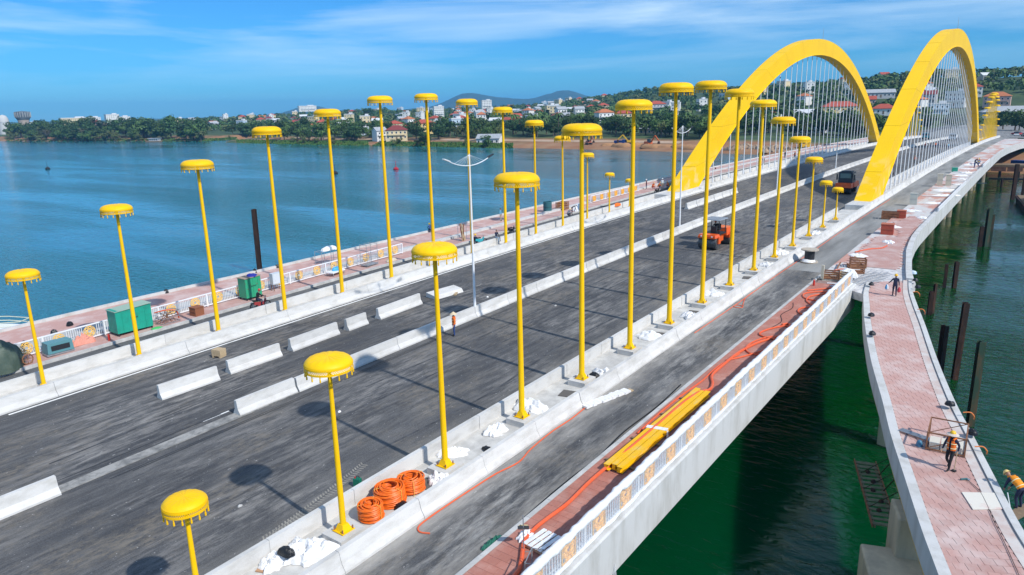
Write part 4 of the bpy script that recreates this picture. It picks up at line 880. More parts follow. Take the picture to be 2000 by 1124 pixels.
# ---------------------------------------------------------------- houses
M_GLASS = mat('window_glass', (.03, .045, .06), .12, spec=.6)
WALLC = {'white': (.72, .72, .70), 'cream': (.70, .58, .36), 'pink': (.62, .42, .36), 'grey': (.46, .47, .48), 'pale blue': (.46, .58, .68), 'yellow': (.72, .56, .25)}
ROOFC = {'red tile': (.42, .085, .05), 'dark red': (.23, .045, .04), 'grey metal': (.40, .42, .44), 'blue metal': (.20, .34, .45), 'orange tile': (.50, .17, .07), 'white metal': (.66, .68, .70)}
def wm(c): return mat('wall_' + c.replace(' ', '_'), WALLC[c], .85, noise=(.8, tuple(v * .75 for v in WALLC[c]), .45, .8))
def rm(c): return mat('roof_' + c.replace(' ', '_'), ROOFC[c], .75, noise=(.9, tuple(v * .7 for v in ROOFC[c]), .4, .75, (1, 1, 3)))
HP = {}
def house_proto(w, d, st, roof, wc, rc):
    key = (w, d, st, roof, wc, rc)
    if key in HP: return HP[key]
    hgt = 3.1 * st + .4; P = []
    mb = MB(); mb.box((0, 0, hgt / 2 - .6), (w, d, hgt + 1.2))
    if roof == 'gable':
        for s in (-1, 1): mb.add([(s * w / 2, -d / 2, hgt), (s * w / 2, d / 2, hgt), (s * w / 2, 0, hgt + d * .28)], [(0, 1, 2)])
    P.append(('wall', mb.mesh('wall', wm(wc)), None))
    mb = MB(); e = .55
    if roof == 'gable':
        rh = d * .28; th = .16
        for s in (-1, 1): mb.prism([(0, 0), (1, 0), (1, 1), (0, 1)], lambda t, u, v, s=s: (lerp(-w / 2 - e, w / 2 + e, t), s * (d / 2 + e) * (1 - u), hgt - .28 * e + (rh + .28 * e) * u + th * v), [0, 1])
    elif roof == 'hip':
        rh = min(w, d) * .30; W2, D2 = w / 2 + e, d / 2 + e; rl = max(0, (w - d) / 2)
        mb.add([(-W2, -D2, hgt), (W2, -D2, hgt), (W2, D2, hgt), (-W2, D2, hgt), (-rl - .01, 0, hgt + rh), (rl + .01, 0, hgt + rh), (-W2, -D2, hgt - .15), (W2, -D2, hgt - .15), (W2, D2, hgt - .15), (-W2, D2, hgt - .15)],
               [(0, 1, 5, 4), (1, 2, 5), (2, 3, 4, 5), (3, 0, 4), (6, 7, 1, 0), (7, 8, 2, 1), (8, 9, 3, 2), (9, 6, 0, 3), (9, 8, 7, 6)])
    else:
        mb.box((0, 0, hgt + .12), (w + .5, d + .5, .24))
        for s in (-1, 1): mb.box((s * (w / 2 + .1), 0, hgt + .5), (.15, d + .3, .7)); mb.box((0, s * (d / 2 + .1), hgt + .5), (w + .05, .15, .7))
        mb.box((w * .2, d * .1, hgt + 1.3), (w * .35, d * .4, 2.2))
    P.append(('roof', mb.mesh('roof', rm(rc)), None))
    nw = max(2, int(w / 2.8)); wme = MB(); wme.box((0, 0, 0), (1.25, .1, 1.45)); fr = wme.mesh('window', M_WHITE); gl = MB().box((0, -.03, 0), (1.05, .1, 1.25)).mesh('pane', M_GLASS)
    for f in range(st):
        for i in range(nw):
            x = -w / 2 + w * (i + .5) / nw
            if f == 0 and i == nw // 2: P.append(('door', MB().box((0, 0, 0), (1.1, .12, 2.2)).mesh('door', M_WOODD), (x, -d / 2 - .03, .9))); continue
            P.append(('window', fr, (x, -d / 2 - .03, 3.1 * f + 1.75), gl))
    if st > 1: P.append(('balcony', MB().box((0, 0, 0), (w * .8, 1.0, .9)).mesh('balcony', wm(wc)), (0, -d / 2 - .5, 3.1 + .35)))
    HP[key] = P; return P
def house(x, y, rz, spec, label, group='houses on the far bank', dz=0.0, name='house'):
    r = thing(name, label, 'house' if name == 'house' else 'building', (x, y, terr(x, y) + dz), rz, group)
    for it in house_proto(*spec):
        o = obj(it[0], it[1], r, it[2])
        if len(it) > 3: obj('pane', it[3], o)
    HOUSES.append((x, y, max(spec[0], spec[1]) * .75)); return r
def px_dir(px, py):                             # world direction of a picture position: used only to look up where a thing stands on the far bank
    return (cf + cr * ((px - 1000) / 1393.9) - cu * ((py - 562) / 1393.9))
def on_bank(px, D):
    d = px_dir(px, 215); d.z = 0; d = d / (d.x * cf.x + d.y * cf.y); return CP.x + d.x * D, CP.y + d.y * D
def face_cam(x, y, j=0.0): return math.atan2(CP.y - y, CP.x - x) + PI / 2 + j

NAMED = [  # picture x, distance, (w, d, storeys, roof, wall, roof colour), lift, label
    (772, 505, (15, 11, 2, 'hip', 'cream', 'dark red'), 1.5, 'two-storey cream villa with dark red hip roof above the river path'),
    (826, 540, (15, 10, 2, 'hip', 'yellow', 'red tile'), 1.8, 'yellow two-storey house with bright red hip roof right of the cream villa'),
    (738, 520, (8, 9, 2, 'gable', 'white', 'grey metal'), 0.5, 'narrow white house with grey gable left of the cream villa'),
    (706, 570, (7, 8, 2, 'flat', 'pale blue', 'white metal'), -.8, 'pale blue flat-roofed house left of the narrow white house'),
    (668, 600, (11, 9, 1, 'gable', 'white', 'white metal'), 4, 'white gabled house behind the fourth far pole'),
    (1180, 560, (13, 9, 2, 'hip', 'white', 'orange tile'), 3.0, 'white house with orange hip roof between two tall near poles'),
    (1218, 570, (13, 9, 2, 'hip', 'cream', 'red tile'), 2.0, 'cream house with red hip roof left of the fifth near pole'),
    (1282, 700, (16, 10, 2, 'hip', 'grey', 'red tile'), 3.0, 'long house with red roof behind the sixth near pole on the slope'),
    (1303, 700, (9, 9, 2, 'flat', 'white', 'white metal'), 3.5, 'white cube house right of the long red-roofed house'),
    (1640, 520, (24, 12, 1, 'hip', 'yellow', 'red tile'), 3.5, 'wide yellow house with broad red roof seen through the left arch'),
    (1570, 510, (13, 9, 1, 'gable', 'white', 'white metal'), 3.0, 'white gabled shed left of the wide red-roofed house'),
    (1512, 500, (16, 9, 1, 'hip', 'pink', 'orange tile'), 3.0, 'long pink house behind the left arch hangers'),
    (1690, 545, (13, 9, 1, 'gable', 'pink', 'red tile'), 3.0, 'pink house with red roof right of the wide yellow house'),
    (1720, 760, (9, 8, 2, 'gable', 'white', 'red tile'), 2, 'small white house with red gable high on the wooded hill'),
    (1726, 480, (15, 10, 1, 'hip', 'white', 'red tile'), 2.5, 'red-roofed house just left of the near arch'),
    (1716, 560, (20, 9, 1, 'gable', 'grey', 'grey metal'), 5.5, 'long grey-roofed shed left of the near arch on the slope'),
    (1668, 400, (28, 9, 1, 'gable', 'grey', 'grey metal'), -1.0, 'long low shed with pale metal roof on the works yard'),
    (1590, 395, (14, 8, 1, 'gable', 'grey', 'blue metal'), -1.5, 'low shed with blue metal roof on the bank behind the left arch'),
    (1140, 455, (17, 10, 1, 'gable', 'grey', 'grey metal'), -.5, 'low grey-roofed shed in the trees above the yellow excavator'),
    (1285, 455, (20, 11, 1, 'gable', 'pink', 'grey metal'), -.5, 'low brownish shed behind the orange excavator'),
    (955, 450, (15, 9, 1, 'gable', 'white', 'grey metal'), -.5, 'low white shed in the trees on the bank'),
    (1968, 470, (30, 12, 1, 'hip', 'grey', 'grey metal'), .2, 'wide grey-roofed hall at the far end of the bridge road'),
    (1945, 500, (16, 10, 2, 'hip', 'pink', 'orange tile'), .6, 'pink building behind the distant parasol cluster'),
    (1868, 520, (14, 10, 3, 'flat', 'white', 'white metal'), .5, 'white three-storey house seen through the near arch hangers'),
    (1832, 500, (12, 10, 2, 'flat', 'pale blue', 'white metal'), .5, 'pale blue house seen through the near arch hangers'),
    (1806, 540, (14, 10, 2, 'gable', 'grey', 'dark red'), .5, 'house with dark red roof seen through the near arch hangers'),
    (1895, 540, (12, 10, 2, 'hip', 'white', 'red tile'), .8, 'white house with red hip roof left of the far arch foot')]
for px, D, spec, dz, lab in NAMED:
    x, y = on_bank(px, D); house(x, y, face_cam(x, y, random.uniform(-.5, .5)), spec, lab, dz=dz)
rnd = random.Random(11)
specs = [(10, 8, 1, 'gable', 'white', 'red tile'), (11, 9, 2, 'hip', 'cream', 'red tile'), (9, 8, 2, 'gable', 'white', 'grey metal'), (12, 9, 1, 'hip', 'white', 'dark red'), (8, 9, 3, 'flat', 'white', 'white metal'), (10, 8, 2, 'flat', 'pale blue', 'white metal'), (12, 8, 1, 'gable', 'pink', 'orange tile'), (11, 8, 1, 'gable', 'grey', 'white metal'), (9, 9, 2, 'hip', 'white', 'orange tile'), (10, 10, 3, 'flat', 'cream', 'white metal')]
TOWN, PLANTED = [], []
def town(px0, px1, D0, D1, n, lift, where):
    for k in range(n):
        for tries in range(12):
            px, D = rnd.uniform(px0, px1), lerp(D0, D1, rnd.random()); x, y = on_bank(px, D)
            if y - shore(x) > 60 and clear(x, y, 9): break
        else: continue
        sp = rnd.choice(specs)
        TOWN.append(house(x, y, face_cam(x, y, rnd.uniform(-.7, .7)), sp, '%s house with %s roof %s' % (sp[4], sp[5], where), 'small houses ' + where, dz=lift * rnd.random()))
town(600, 900, 580, 900, 26, 3.0, 'in left town')
town(880, 1160, 580, 900, 28, 3.0, 'in right town')
town(560, 1180, 900, 1500, 60, 1.0, 'in the upper town')
town(1150, 1420, 640, 950, 8, 2.5, 'between near poles')
town(1440, 1720, 520, 800, 7, 2.5, 'behind left arch')
town(330, 600, 850, 1300, 26, 4.0, 'behind left trees')
town(1780, 1930, 480, 620, 6, .5, 'behind near arch')
count_off(TOWN)
for px, D, spec, dz, lab in [(142, 1180, (42, 16, 5, 'flat', 'cream', 'white metal'), 2, 'wide cream block rising behind the left tree belt'), (178, 1240, (22, 14, 4, 'flat', 'white', 'white metal'), 3, 'white block right of the wide cream block'), (216, 1150, (19, 14, 6, 'flat', 'white', 'white metal'), 1, 'tall white block with dark windows above the left trees'), (237, 1180, (20, 14, 5, 'flat', 'white', 'white metal'), 0, 'white block right of the tall block above the left trees'), (176, 1000, (12, 9, 4, 'gable', 'pink', 'red tile'), 1, 'pinkish block with red roof above the left trees'),
        (600, 1500, (36, 14, 3, 'flat', 'white', 'white metal'), 9, 'long white building on the low skyline left of the fourth far pole'), (856, 1000, (14, 10, 4, 'flat', 'white', 'white metal'), 3, 'white apartment block between two far poles'), (950, 1300, (18, 12, 4, 'flat', 'white', 'white metal'), 6, 'white block on the skyline below the blue hills'), (60, 1050, (16, 10, 5, 'flat', 'white', 'white metal'), -1, 'low white block right of the water tower')]:
    x, y = on_bank(px, D); house(x, y, face_cam(x, y, .2), spec, lab, 'blocks on the skyline', dz=dz, name='apartment_block')
# water tower
x, y = on_bank(42, 1010); zt = terr(x, y)
wt = thing('water_tower', 'dark-topped concrete water tower above the trees at far left', 'tower', (x, y, zt))
MB().lathe([(6.2, -2), (6.4, 8), (6.9, 17), (7.3, 19)], (0, 0, 0), 20).build('shaft', mat('tower_shaft', (.45, .36, .30), .85, noise=(.3, (.32, .27, .24), .4, .7)), wt, True)
MB().lathe([(7.3, 18.8), (9.6, 22.5), (9.6, 29), (9.3, 30), (0.01, 31.2)], (0, 0, 0), 20).build('tank', mat('tower_tank', (.10, .12, .14), .8, noise=(.4, (.20, .22, .24), .45, .7)), wt, True)
for k in range(20):
    q = 2 * PI * k / 20; MB().bar((9.75 * math.cos(q), 9.75 * math.sin(q), 22.5), (9.75 * math.cos(q), 9.75 * math.sin(q), 29.3), .5).build('tank_fin', M_CONC2, wt)
HOUSES.append((x, y, 14))
x, y = on_bank(2, 1000); g2 = thing('storage_dome', 'white domed storage tank at the far left edge', 'tank', (x, y, terr(x, y)))
MB().lathe([(7, -2), (7, 17), (6.2, 22), (4.2, 25.4), (.01, 27)], (0, 0, 0), 20).build('shell', mat('tank_white', (.5, .5, .49), .7), g2, True); MB().lathe([(7.15, 15.8), (7.15, 16.3), (7, 16.3)], (0, 0, 0), 20).build('rim', M_STEEL, g2); HOUSES.append((x, y, 10))

# ---------------------------------------------------------------- tree planting
rnd = random.Random(23); random.seed(5)
def belt(px0, px1, d0, d1, n, kinds, s0, s1, where, group):
    c = 0; tries = 0
    while c < n and tries < n * 14:
        tries += 1; px = rnd.uniform(px0, px1)
        d = lerp(d0, d1, rnd.random() ** 1.2)
        # find x,y where this sight line is d metres behind the shore
        lo, hi = 120, 1600
        for _ in range(26):
            mid = (lo + hi) / 2; x, y = on_bank(px, mid)
            if y - shore(x) < d: lo = mid
            else: hi = mid
        if not clear(x, y, 2): continue
        k = rnd.choice(kinds); nm = 'coconut palm' if k == 'palm' else KNAME[k]
        PLANTED.append(tree(k, x, y, rnd.uniform(s0, s1), '%s %s' % (nm, where), group)); c += 1
belt(0, 395, 4, 55, 84, [0, 1, 2, 3, 4, 5, 1, 0], 1.5, 2.3, 'in the belt along the left shore', 'left shore tree belt')
belt(0, 395, 1, 9, 34, [6, 3, 6, 5, 1], 1.3, 1.9, 'at the waterline of the left shore', 'left shore tree belt')
belt(440, 720, 12, 60, 60, [0, 1, 2, 3, 4, 'palm', 0], 1.1, 1.55, 'on the bank between the far left poles', 'middle bank trees')
belt(440, 980, 3, 12, 20, [6, 3, 6], .6, 1.0, 'at the waterline below the town', 'middle bank trees')
belt(720, 1010, 24, 75, 52, [0, 1, 2, 4, 3, 0], .95, 1.35, 'on the bank below the town houses', 'middle bank trees')
belt(1000, 1420, 40, 95, 78, [0, 1, 2, 4, 3, 0, 'palm'], 1.1, 1.5, 'behind the earthworks bank', 'trees behind the earthworks')
belt(1440, 1720, 70, 150, 50, [0, 1, 2, 4, 'palm'], 1.0, 1.35, 'behind the left arch hangers', 'trees behind the left arch')
belt(1780, 2000, 170, 260, 14, [0, 1, 2, 4], .8, 1.2, 'at the far end of the bridge road', 'trees at the bridge end')
count_off(PLANTED)
for px, D, s, lab in [(795, 455, 1.15, 'dark leaning tree standing in the water edge at the sixth far pole'), (930, 428, .9, 'dark tree clump on the shore left of the earthworks'), (720, 1000, 2.3, 'tall dark tree on the skyline beside the sixth far pole')]:
    x, y = on_bank(px, D); tree(0, x, max(y, shore(x) + 2), s, lab, None)
# the mass of woods on the slopes and behind the town: one leafy mass, too many to count
N = 2900; V = []; F = []
rnd = random.Random(31)
def mass(px0, px1, d0, d1, n, s0, s1):
    c = 0
    while c < n:
        px = rnd.uniform(px0, px1); D = math.sqrt(lerp(d0 * d0, d1 * d1, rnd.random())); x, y = on_bank(px, D)
        if y - shore(x) < 70 or not clear(x, y, 2.5) or (abs(x) < 34 and y < 640): c += .2; continue
        z = terr(x, y); s = rnd.uniform(s0, s1); c += 1
        for k in range(46):
            u, v = rnd.uniform(-.5, 1), rnd.uniform(0, 6.28); q = math.sqrt(1 - u * u); rad = rnd.uniform(.6, 1.1); n_ = Vector((q * math.cos(v), q * math.sin(v), u))
            p = Vector((x + n_.x * 4.0 * s * rad, y + n_.y * 4.0 * s * rad, z + 4.0 * s + n_.z * 3.3 * s * rad)); n_ = (n_ + Vector((rnd.uniform(-.7, .7), rnd.uniform(-.7, .7), rnd.uniform(-.2, .8)))).normalized(); a = n_.orthogonal().normalized(); b = n_.cross(a); f = s * rnd.uniform(.7, 1.5)
            o = len(V); V.extend([p - a * f - b * f * .3, p - b * f, p + a * f, p + b * f * .9]); F.append((o, o + 1, o + 2, o + 3))
mass(380, 760, 580, 1500, 560, .8, 1.35); mass(720, 1180, 520, 1300, 700, .75, 1.2); mass(1150, 1500, 520, 1350, 620, .8, 1.3); mass(1440, 1740, 470, 1050, 520, .8, 1.25); mass(1700, 2060, 480, 960, 430, .85, 1.3); mass(0, 380, 900, 1400, 120, .8, 1.2)
me = bpy.data.meshes.new('wood'); me.from_pydata(V, [], F); me.materials.append(LEAFS[0]); me.materials.append(LEAFS[1]); me.materials.append(LEAFS[2])
mi = []; 
for i in range(len(F) // 46): mi += [rnd.choice((0, 0, 1, 1, 2))] * 46
me.polygons.foreach_set('material_index', mi)
o = obj('hillside_wood', me); o['kind'] = 'stuff'; o['label'] = 'green wooded slope behind the town and the arches'
# grass fringe at the shore
M_GRASS = mat('shore_grass', (.05, .12, .02), .9, noise=(.5, (.09, .17, .035), .4, .7))
V, F = [], []
for k in range(5200):
    px = rnd.uniform(380, 1000) if rnd.random() < .85 else rnd.uniform(0, 380); lo, hi = 120, 1500; d = rnd.uniform(.5, 11)
    for _ in range(20):
        mid = (lo + hi) / 2; x, y = on_bank(px, mid)
        if y - shore(x) < d: lo = mid
        else: hi = mid
    z = terr(x, y); h = rnd.uniform(.5, 1.3); q = rnd.uniform(0, 3.14); w = rnd.uniform(.5, 1.1); a = Vector((math.cos(q), math.sin(q), 0)) * w; o = len(V)
    V += [Vector((x, y, z)) - a, Vector((x, y, z)) + a, Vector((x, y, z + h)) + a * .7, Vector((x, y, z + h * .8)) - a * .6]; F.append((o, o + 1, o + 2, o + 3))
me = bpy.data.meshes.new('grass'); me.from_pydata(V, [], F); me.materials.append(M_GRASS); o = obj('shore_grass', me); o['kind'] = 'stuff'; o['label'] = 'bright green grass fringe along the far shore'
# ================================================================ people
SKIN = mat('skin', (.42, .24, .16), .6)
def cloth(c): return mat('cloth_%d_%d_%d' % tuple(int(v * 255) for v in c), c, .85, noise=(14, tuple(v * .72 for v in c), .42, .7))
ORV, NAVY, BLUE, GREY, WHT, BLK, KHA, LBL, RED = (.85, .17, .02), (.018, .024, .06), (.03, .07, .22), (.16, .17, .18), (.72, .72, .72), (.015, .015, .018), (.42, .34, .24), (.16, .42, .58), (.55, .05, .05)
POSES = {
 'stand': {},
 'walk': dict(kl=(-.11, .16, .50), al=(-.11, .22, .08), tl=(-.11, .37, .05), kr=(.11, .06, .48), ar=(.11, -.22, .14), tr=(.12, -.12, .04), el=(-.25, -.14, 1.14), wl=(-.24, -.08, .90), er=(.25, .08, 1.13), wr=(.25, .22, .92)),
 'carry': dict(kl=(-.10, .10, .49), al=(-.10, .10, .08), tl=(-.11, .24, .04), kr=(.10, .03, .48), ar=(.10, -.16, .11), tr=(.11, -.04, .04), el=(-.33, .0, 1.18), wl=(-.48, .05, 1.02), er=(.24, -.04, 1.12), wr=(.27, .02, .86)),
 'bend': dict(sp=(0, .16, 1.06), ch=(0, .40, 1.16), nk=(0, .52, 1.18), hd=(0, .60, 1.18), sl=(-.19, .42, 1.16), sr=(.19, .42, 1.16), el=(-.22, .50, .90), wl=(-.16, .60, .66), er=(.22, .50, .90), wr=(.16, .60, .66), kl=(-.12, .10, .50), kr=(.12, .10, .50)),
 'squat': dict(pv=(0, -.10, .34), hl=(-.10, -.10, .34), hr=(.10, -.10, .34), sp=(0, -.02, .56), ch=(0, .10, .76), nk=(0, .18, .86), hd=(0, .23, .92), sl=(-.19, .10, .80), sr=(.19, .10, .80), el=(-.24, .30, .62), wl=(-.12, .44, .46), er=(.24, .30, .62), wr=(.12, .44, .46), kl=(-.16, .30, .48), kr=(.16, .30, .48), al=(-.13, .10, .09), ar=(.13, .10, .09), tl=(-.14, .27, .04), tr=(.14, .27, .04)),
 'sit': dict(pv=(0, 0, .10), hl=(-.10, 0, .10), hr=(.10, 0, .10), sp=(0, -.02, .36), ch=(0, .0, .58), nk=(0, .03, .70), hd=(0, .05, .76), sl=(-.19, .0, .63), sr=(.19, .0, .63), el=(-.24, .10, .38), wl=(-.14, .30, .24), er=(.24, .10, .38), wr=(.14, .30, .24), kl=(-.13, .42, .12), kr=(.13, .42, .12), al=(-.13, .44, -.30), ar=(.13, .46, -.30), tl=(-.13, .58, -.34), tr=(.13, .60, -.34)),
 'ride': dict(pv=(0, 0, .10), hl=(-.12, 0, .10), hr=(.12, 0, .10), sp=(0, .05, .34), ch=(0, .14, .56), nk=(0, .19, .68), hd=(0, .23, .74), sl=(-.19, .13, .60), sr=(.19, .13, .60), el=(-.27, .32, .42), wl=(-.27, .54, .36), er=(.27, .32, .42), wr=(.27, .54, .36), kl=(-.19, .36, .06), kr=(.19, .36, .06), al=(-.17, .26, -.36), ar=(.17, .26, -.36), tl=(-.18, .42, -.40), tr=(.18, .42, -.40)),
}
BASEJ = dict(pv=(0, 0, .93), sp=(0, 0, 1.14), ch=(0, .0, 1.32), nk=(0, .0, 1.45), hd=(0, .01, 1.53), sl=(-.18, 0, 1.39), sr=(.18, 0, 1.39), el=(-.24, -.03, 1.12), er=(.24, -.03, 1.12), wl=(-.25, .05, .88), wr=(.25, .05, .88), hl=(-.10, 0, .90), hr=(.10, 0, .90), kl=(-.11, .02, .49), kr=(.11, .02, .49), al=(-.11, 0, .08), ar=(.11, 0, .08), tl=(-.12, .15, .04), tr=(.12, .15, .04))
RAD = dict(pv=(.155, .115), sp=(.145, .105), ch=(.17, .115), nk=(.060, .060), hd=(.055, .055), sl=(.078, .072), sr=(.078, .072), el=(.052, .05), er=(.052, .05), wl=(.036, .034), wr=(.036, .034), hl=(.10, .10), hr=(.10, .10), kl=(.066, .066), kr=(.066, .066), al=(.046, .046), ar=(.046, .046), tl=(.042, .034), tr=(.042, .034))
BONES = [('pv', 'sp', 1), ('sp', 'ch', 1), ('ch', 'nk', 1), ('nk', 'hd', 0), ('ch', 'sl', 1), ('ch', 'sr', 1), ('sl', 'el', 1), ('sr', 'er', 1), ('el', 'wl', 1), ('er', 'wr', 1), ('pv', 'hl', 2), ('pv', 'hr', 2), ('hl', 'kl', 2), ('hr', 'kr', 2), ('kl', 'al', 2), ('kr', 'ar', 2), ('al', 'tl', 3), ('ar', 'tr', 3)]
PBODY = {}
def seg_d(p, a, b):
    d = b - a; t = max(0, min(1, (p - a).dot(d) / d.length_squared)); return (p - a - d * t).length
def body_mesh(pose):
    if pose in PBODY: return PBODY[pose]
    J = {k: Vector(POSES[pose].get(k, v)) for k, v in BASEJ.items()}; keys = list(J)
    me = bpy.data.meshes.new('skeleton'); me.from_pydata([J[k] for k in keys], [(keys.index(a), keys.index(b)) for a, b, c in BONES], []); so = bpy.data.objects.new('skeleton', me); COL.objects.link(so)
    so.modifiers.new('skin', 'SKIN'); sub = so.modifiers.new('sub', 'SUBSURF'); sub.levels = 1
    for i, k in enumerate(keys): me.skin_vertices[0].data[i].radius = RAD[k]; me.skin_vertices[0].data[i].use_root = (k == 'pv')
    dg = bpy.context.evaluated_depsgraph_get(); bm_ = bpy.data.meshes.new_from_object(so.evaluated_get(dg)); bpy.data.objects.remove(so)
    mb = MB(); mb.v = [tuple(v.co) for v in bm_.vertices]; mb.f = [tuple(p.vertices) for p in bm_.polygons]; mb.m = []
    for p in bm_.polygons:
        c = Vector(p.center); mb.m.append(min(BONES, key=lambda b: seg_d(c, J[b[0]], J[b[1]]))[2])
    # head with nose and ears, hands with five fingers
    up = (J['hd'] - J['nk']).normalized(); up = (up * .5 + Vector((0, 0, .5))).normalized() if pose != 'bend' else (up * .6 + Vector((0, 0, .4))).normalized()
    Mh = up.to_track_quat('Z', 'Y').to_matrix(); hc = J['hd'] + up * .10
    Mh = Matrix.Identity(3) if up.z > .93 else Matrix.Rotation(-math.atan2(up.y, up.z), 3, 'X')
    mb.mi = 0; mb.ell(hc, (.078, .098, .118), 12, 9, Mh); mb.ell(hc + Mh @ Vector((0, .10, -.01)), (.016, .022, .026), 6, 5, Mh)
    for s in (-1, 1): mb.ell(hc + Mh @ Vector((s * .08, 0, 0)), (.014, .024, .034), 6, 5, Mh)
    mb.mi = 3
    for s in (-1, 1): mb.ell(hc + Mh @ Vector((s * .032, .087, .012)), (.011, .008, .008), 6, 4, Mh)
    mb.ell(hc + Mh @ Vector((0, .088, -.058)), (.024, .008, .006), 6, 4, Mh)
    mb.mi = 0
    for s, e, w in ((-1, 'el', 'wl'), (1, 'er', 'wr')):
        d = (J[w] - J[e]).normalized(); fw = Vector((0, 1, 0)) - d * d.y; fw = fw.normalized() if fw.length > .1 else Vector((1, 0, 0)); sd_ = d.cross(fw)
        pc = J[w] + d * .055; R3 = Matrix((fw, sd_, d)).transposed(); mb.ell(pc, (.040, .018, .055), 8, 6, R3)
        for k in range(4):
            o_ = fw * (-.028 + .019 * k); L = (.062, .072, .068, .054)[k]; mb.tube([pc + o_ + d * .035, pc + o_ + d * (.035 + L * .5) + sd_ * (.006 * -s), pc + o_ + d * (.035 + L) + sd_ * (.022 * -s)], [.009, .0085, .0065], 5)
        mb.tube([pc + fw * .030, pc + fw * .055 + d * .03, pc + fw * .058 + d * .06], [.011, .010, .007], 5)
    PBODY[pose] = (mb, J, hc, Mh); return PBODY[pose]
def vest_mesh(J, open_front=True):
    mb = MB(); rings = [(J['pv'], .185, .145), (J['sp'], .180, .138), (J['ch'], .200, .148), ((J['ch'] + J['nk']) / 2, .165, .115)]; n = 18; vs = []
    for i, (c, a, b) in enumerate(rings):
        ax = (rings[min(i + 1, 3)][0] - rings[max(i - 1, 0)][0]).normalized(); fw = Vector((1, 0, 0)).cross(ax) * -1; fw = fw.normalized()
        for j in range(n + 1):
            q = -PI / 2 - PI + .22 + (2 * PI - .44) * j / n; q = PI / 2 + .22 + (2 * PI - .44) * j / n
            vs.append(c + Vector((1, 0, 0)) * (a * math.cos(q)) + fw * (b * math.sin(q)))
    m = n + 1; fs = [(i * m + j, i * m + j + 1, (i + 1) * m + j + 1, (i + 1) * m + j) for i in range(3) for j in range(n)]
    mb.add(vs, fs)
    for s in (-1, 1): mb.tube([J['sl' if s < 0 else 'sr'].lerp(J['nk'], .45) + Vector((0, .10, .0)), J['sl' if s < 0 else 'sr'].lerp(J['nk'], .45) + Vector((0, 0, .07)), J['sl' if s < 0 else 'sr'].lerp(J['nk'], .45) + Vector((0, -.11, .0))], .045, 6)
    return mb, vs, m
def person(label, loc, rz, pose, shirt, pants, hat='helmet', hatc=(.85, .55, .03), vest=None, z=None, group=None, scale=1.0, extra=None):
    mb, J, hc, Mh = body_mesh(pose); r = thing('person', label, 'person', (loc[0], loc[1], zc(loc[1]) + loc[2] if z is None else z), rz, group); r.scale = (scale,) * 3
    me = mb.mesh('body', [SKIN, cloth(shirt), cloth(pants), M_BLACK], True); obj('body', me, r)
    c = mat('hat_%d_%d' % (int(hatc[0] * 255), int(hatc[1] * 255)), hatc, .5)
    if hat == 'helmet':
        h = MB(); h.lathe([(.155, .035), (.152, .05), (.118, .055), (.112, .10), (.085, .145), (.045, .168), (.001, .174)], hc + Mh @ Vector((0, .01, 0)), 16, Mh); h.build('hard_hat', c, r, True)
    elif hat == 'brim':
        h = MB(); h.lathe([(.118, .05), (.112, .10), (.085, .145), (.045, .168), (.001, .174)], hc, 16, Mh); o = h.build('hard_hat', c, r, True)
        h = MB(); h.lathe([(.12, .062), (.24, .012), (.245, .002), (.12, .05)], hc, 18, Mh); h.build('sun_brim', cloth((.62, .54, .48)), o, True)
    elif hat == 'cone':
        h = MB(); h.lathe([(.27, .02), (.001, .22)], hc, 18, Mh); h.build('conical_hat', mat('straw', (.62, .50, .33), .8), r, True)
    else:
        h = MB(); h.ell(hc + Mh @ Vector((0, -.018, .028)), (.088, .098, .105), 12, 8, Mh); h.build('hair', M_BLACK, r, True)
    if vest:
        v, vs, m = vest_mesh(J); o = v.build('safety_vest', cloth(vest), r, True)
        t = MB(); 
        for k in (0.45, 1.55):
            i = int(k); f = k - i; ring = [vs[i * m + j].lerp(vs[(i + 1) * m + j], f) for j in range(m)]; ctr = sum(ring, Vector()) / m
            ring = [ctr + (p - ctr) * 1.03 for p in ring]; t.tube(ring, .016, 4)
        t.build('reflective_band', mat('reflective', (.72, .75, .45), .4), o)
    if extra: extra(r, J)
    return r
def bags(r, J):
    for w, c in (('wl', (.10, .35, .62)), ('wl', (.72, .72, .75)), ('wr', (.55, .06, .08))):
        p = J[w] + Vector((random.uniform(-.1, .02) if w == 'wl' else .03, .02, -.08)); mb = MB(); mb.lathe([(.01, -.02), (.05, -.06), (.12, -.20), (.13, -.38), (.05, -.46), (.001, -.46)], p, 9); mb.build('carried_bag', cloth(c), r, True)
def pole_in_hand(r, J):
    mb = MB(); w = J['wl'] + Vector((0, .05, -.1)); mb.tube([w + Vector((0, 0, .06)), (w.x, w.y + .05, .01)], .017, 6); mb.build('stick', M_WOOD, r); MB().box((w.x, w.y + .06, .03), (.16, .14, .06)).build('stick_foot', M_DARK, r)
W = ROAD
person('worker in orange vest, conical hat and blue trousers standing on the road by the median', (1.68, 26.9, W), 2.4, 'stand', ORV, BLUE, 'cone', vest=ORV)
person('walking worker in orange vest and brimmed helmet holding a stick on the footbridge', (32.8, 23.9, -.195), 2.75, 'walk', NAVY, BLK, 'brim', (.85, .50, .03), vest=ORV, extra=pole_in_hand)
person('worker in navy overalls and yellow helmet walking away along the footbridge with bags', (26.1, 51.4, -.195), .25, 'carry', NAVY, NAVY, 'helmet', (.85, .50, .02), extra=bags)
person('worker in orange life vest and helmet leaning outside the footbridge kerb', (35.42, 23.15, -.85), .9, 'bend', NAVY, NAVY, 'helmet', (.80, .58, .22), vest=(.9, .30, .02))
person('worker with yellow helmet crouching at the far footbridge edge behind a yellow parasol', (-27.2, 55.4, -.18), 1.2, 'squat', BLUE, NAVY, 'helmet')
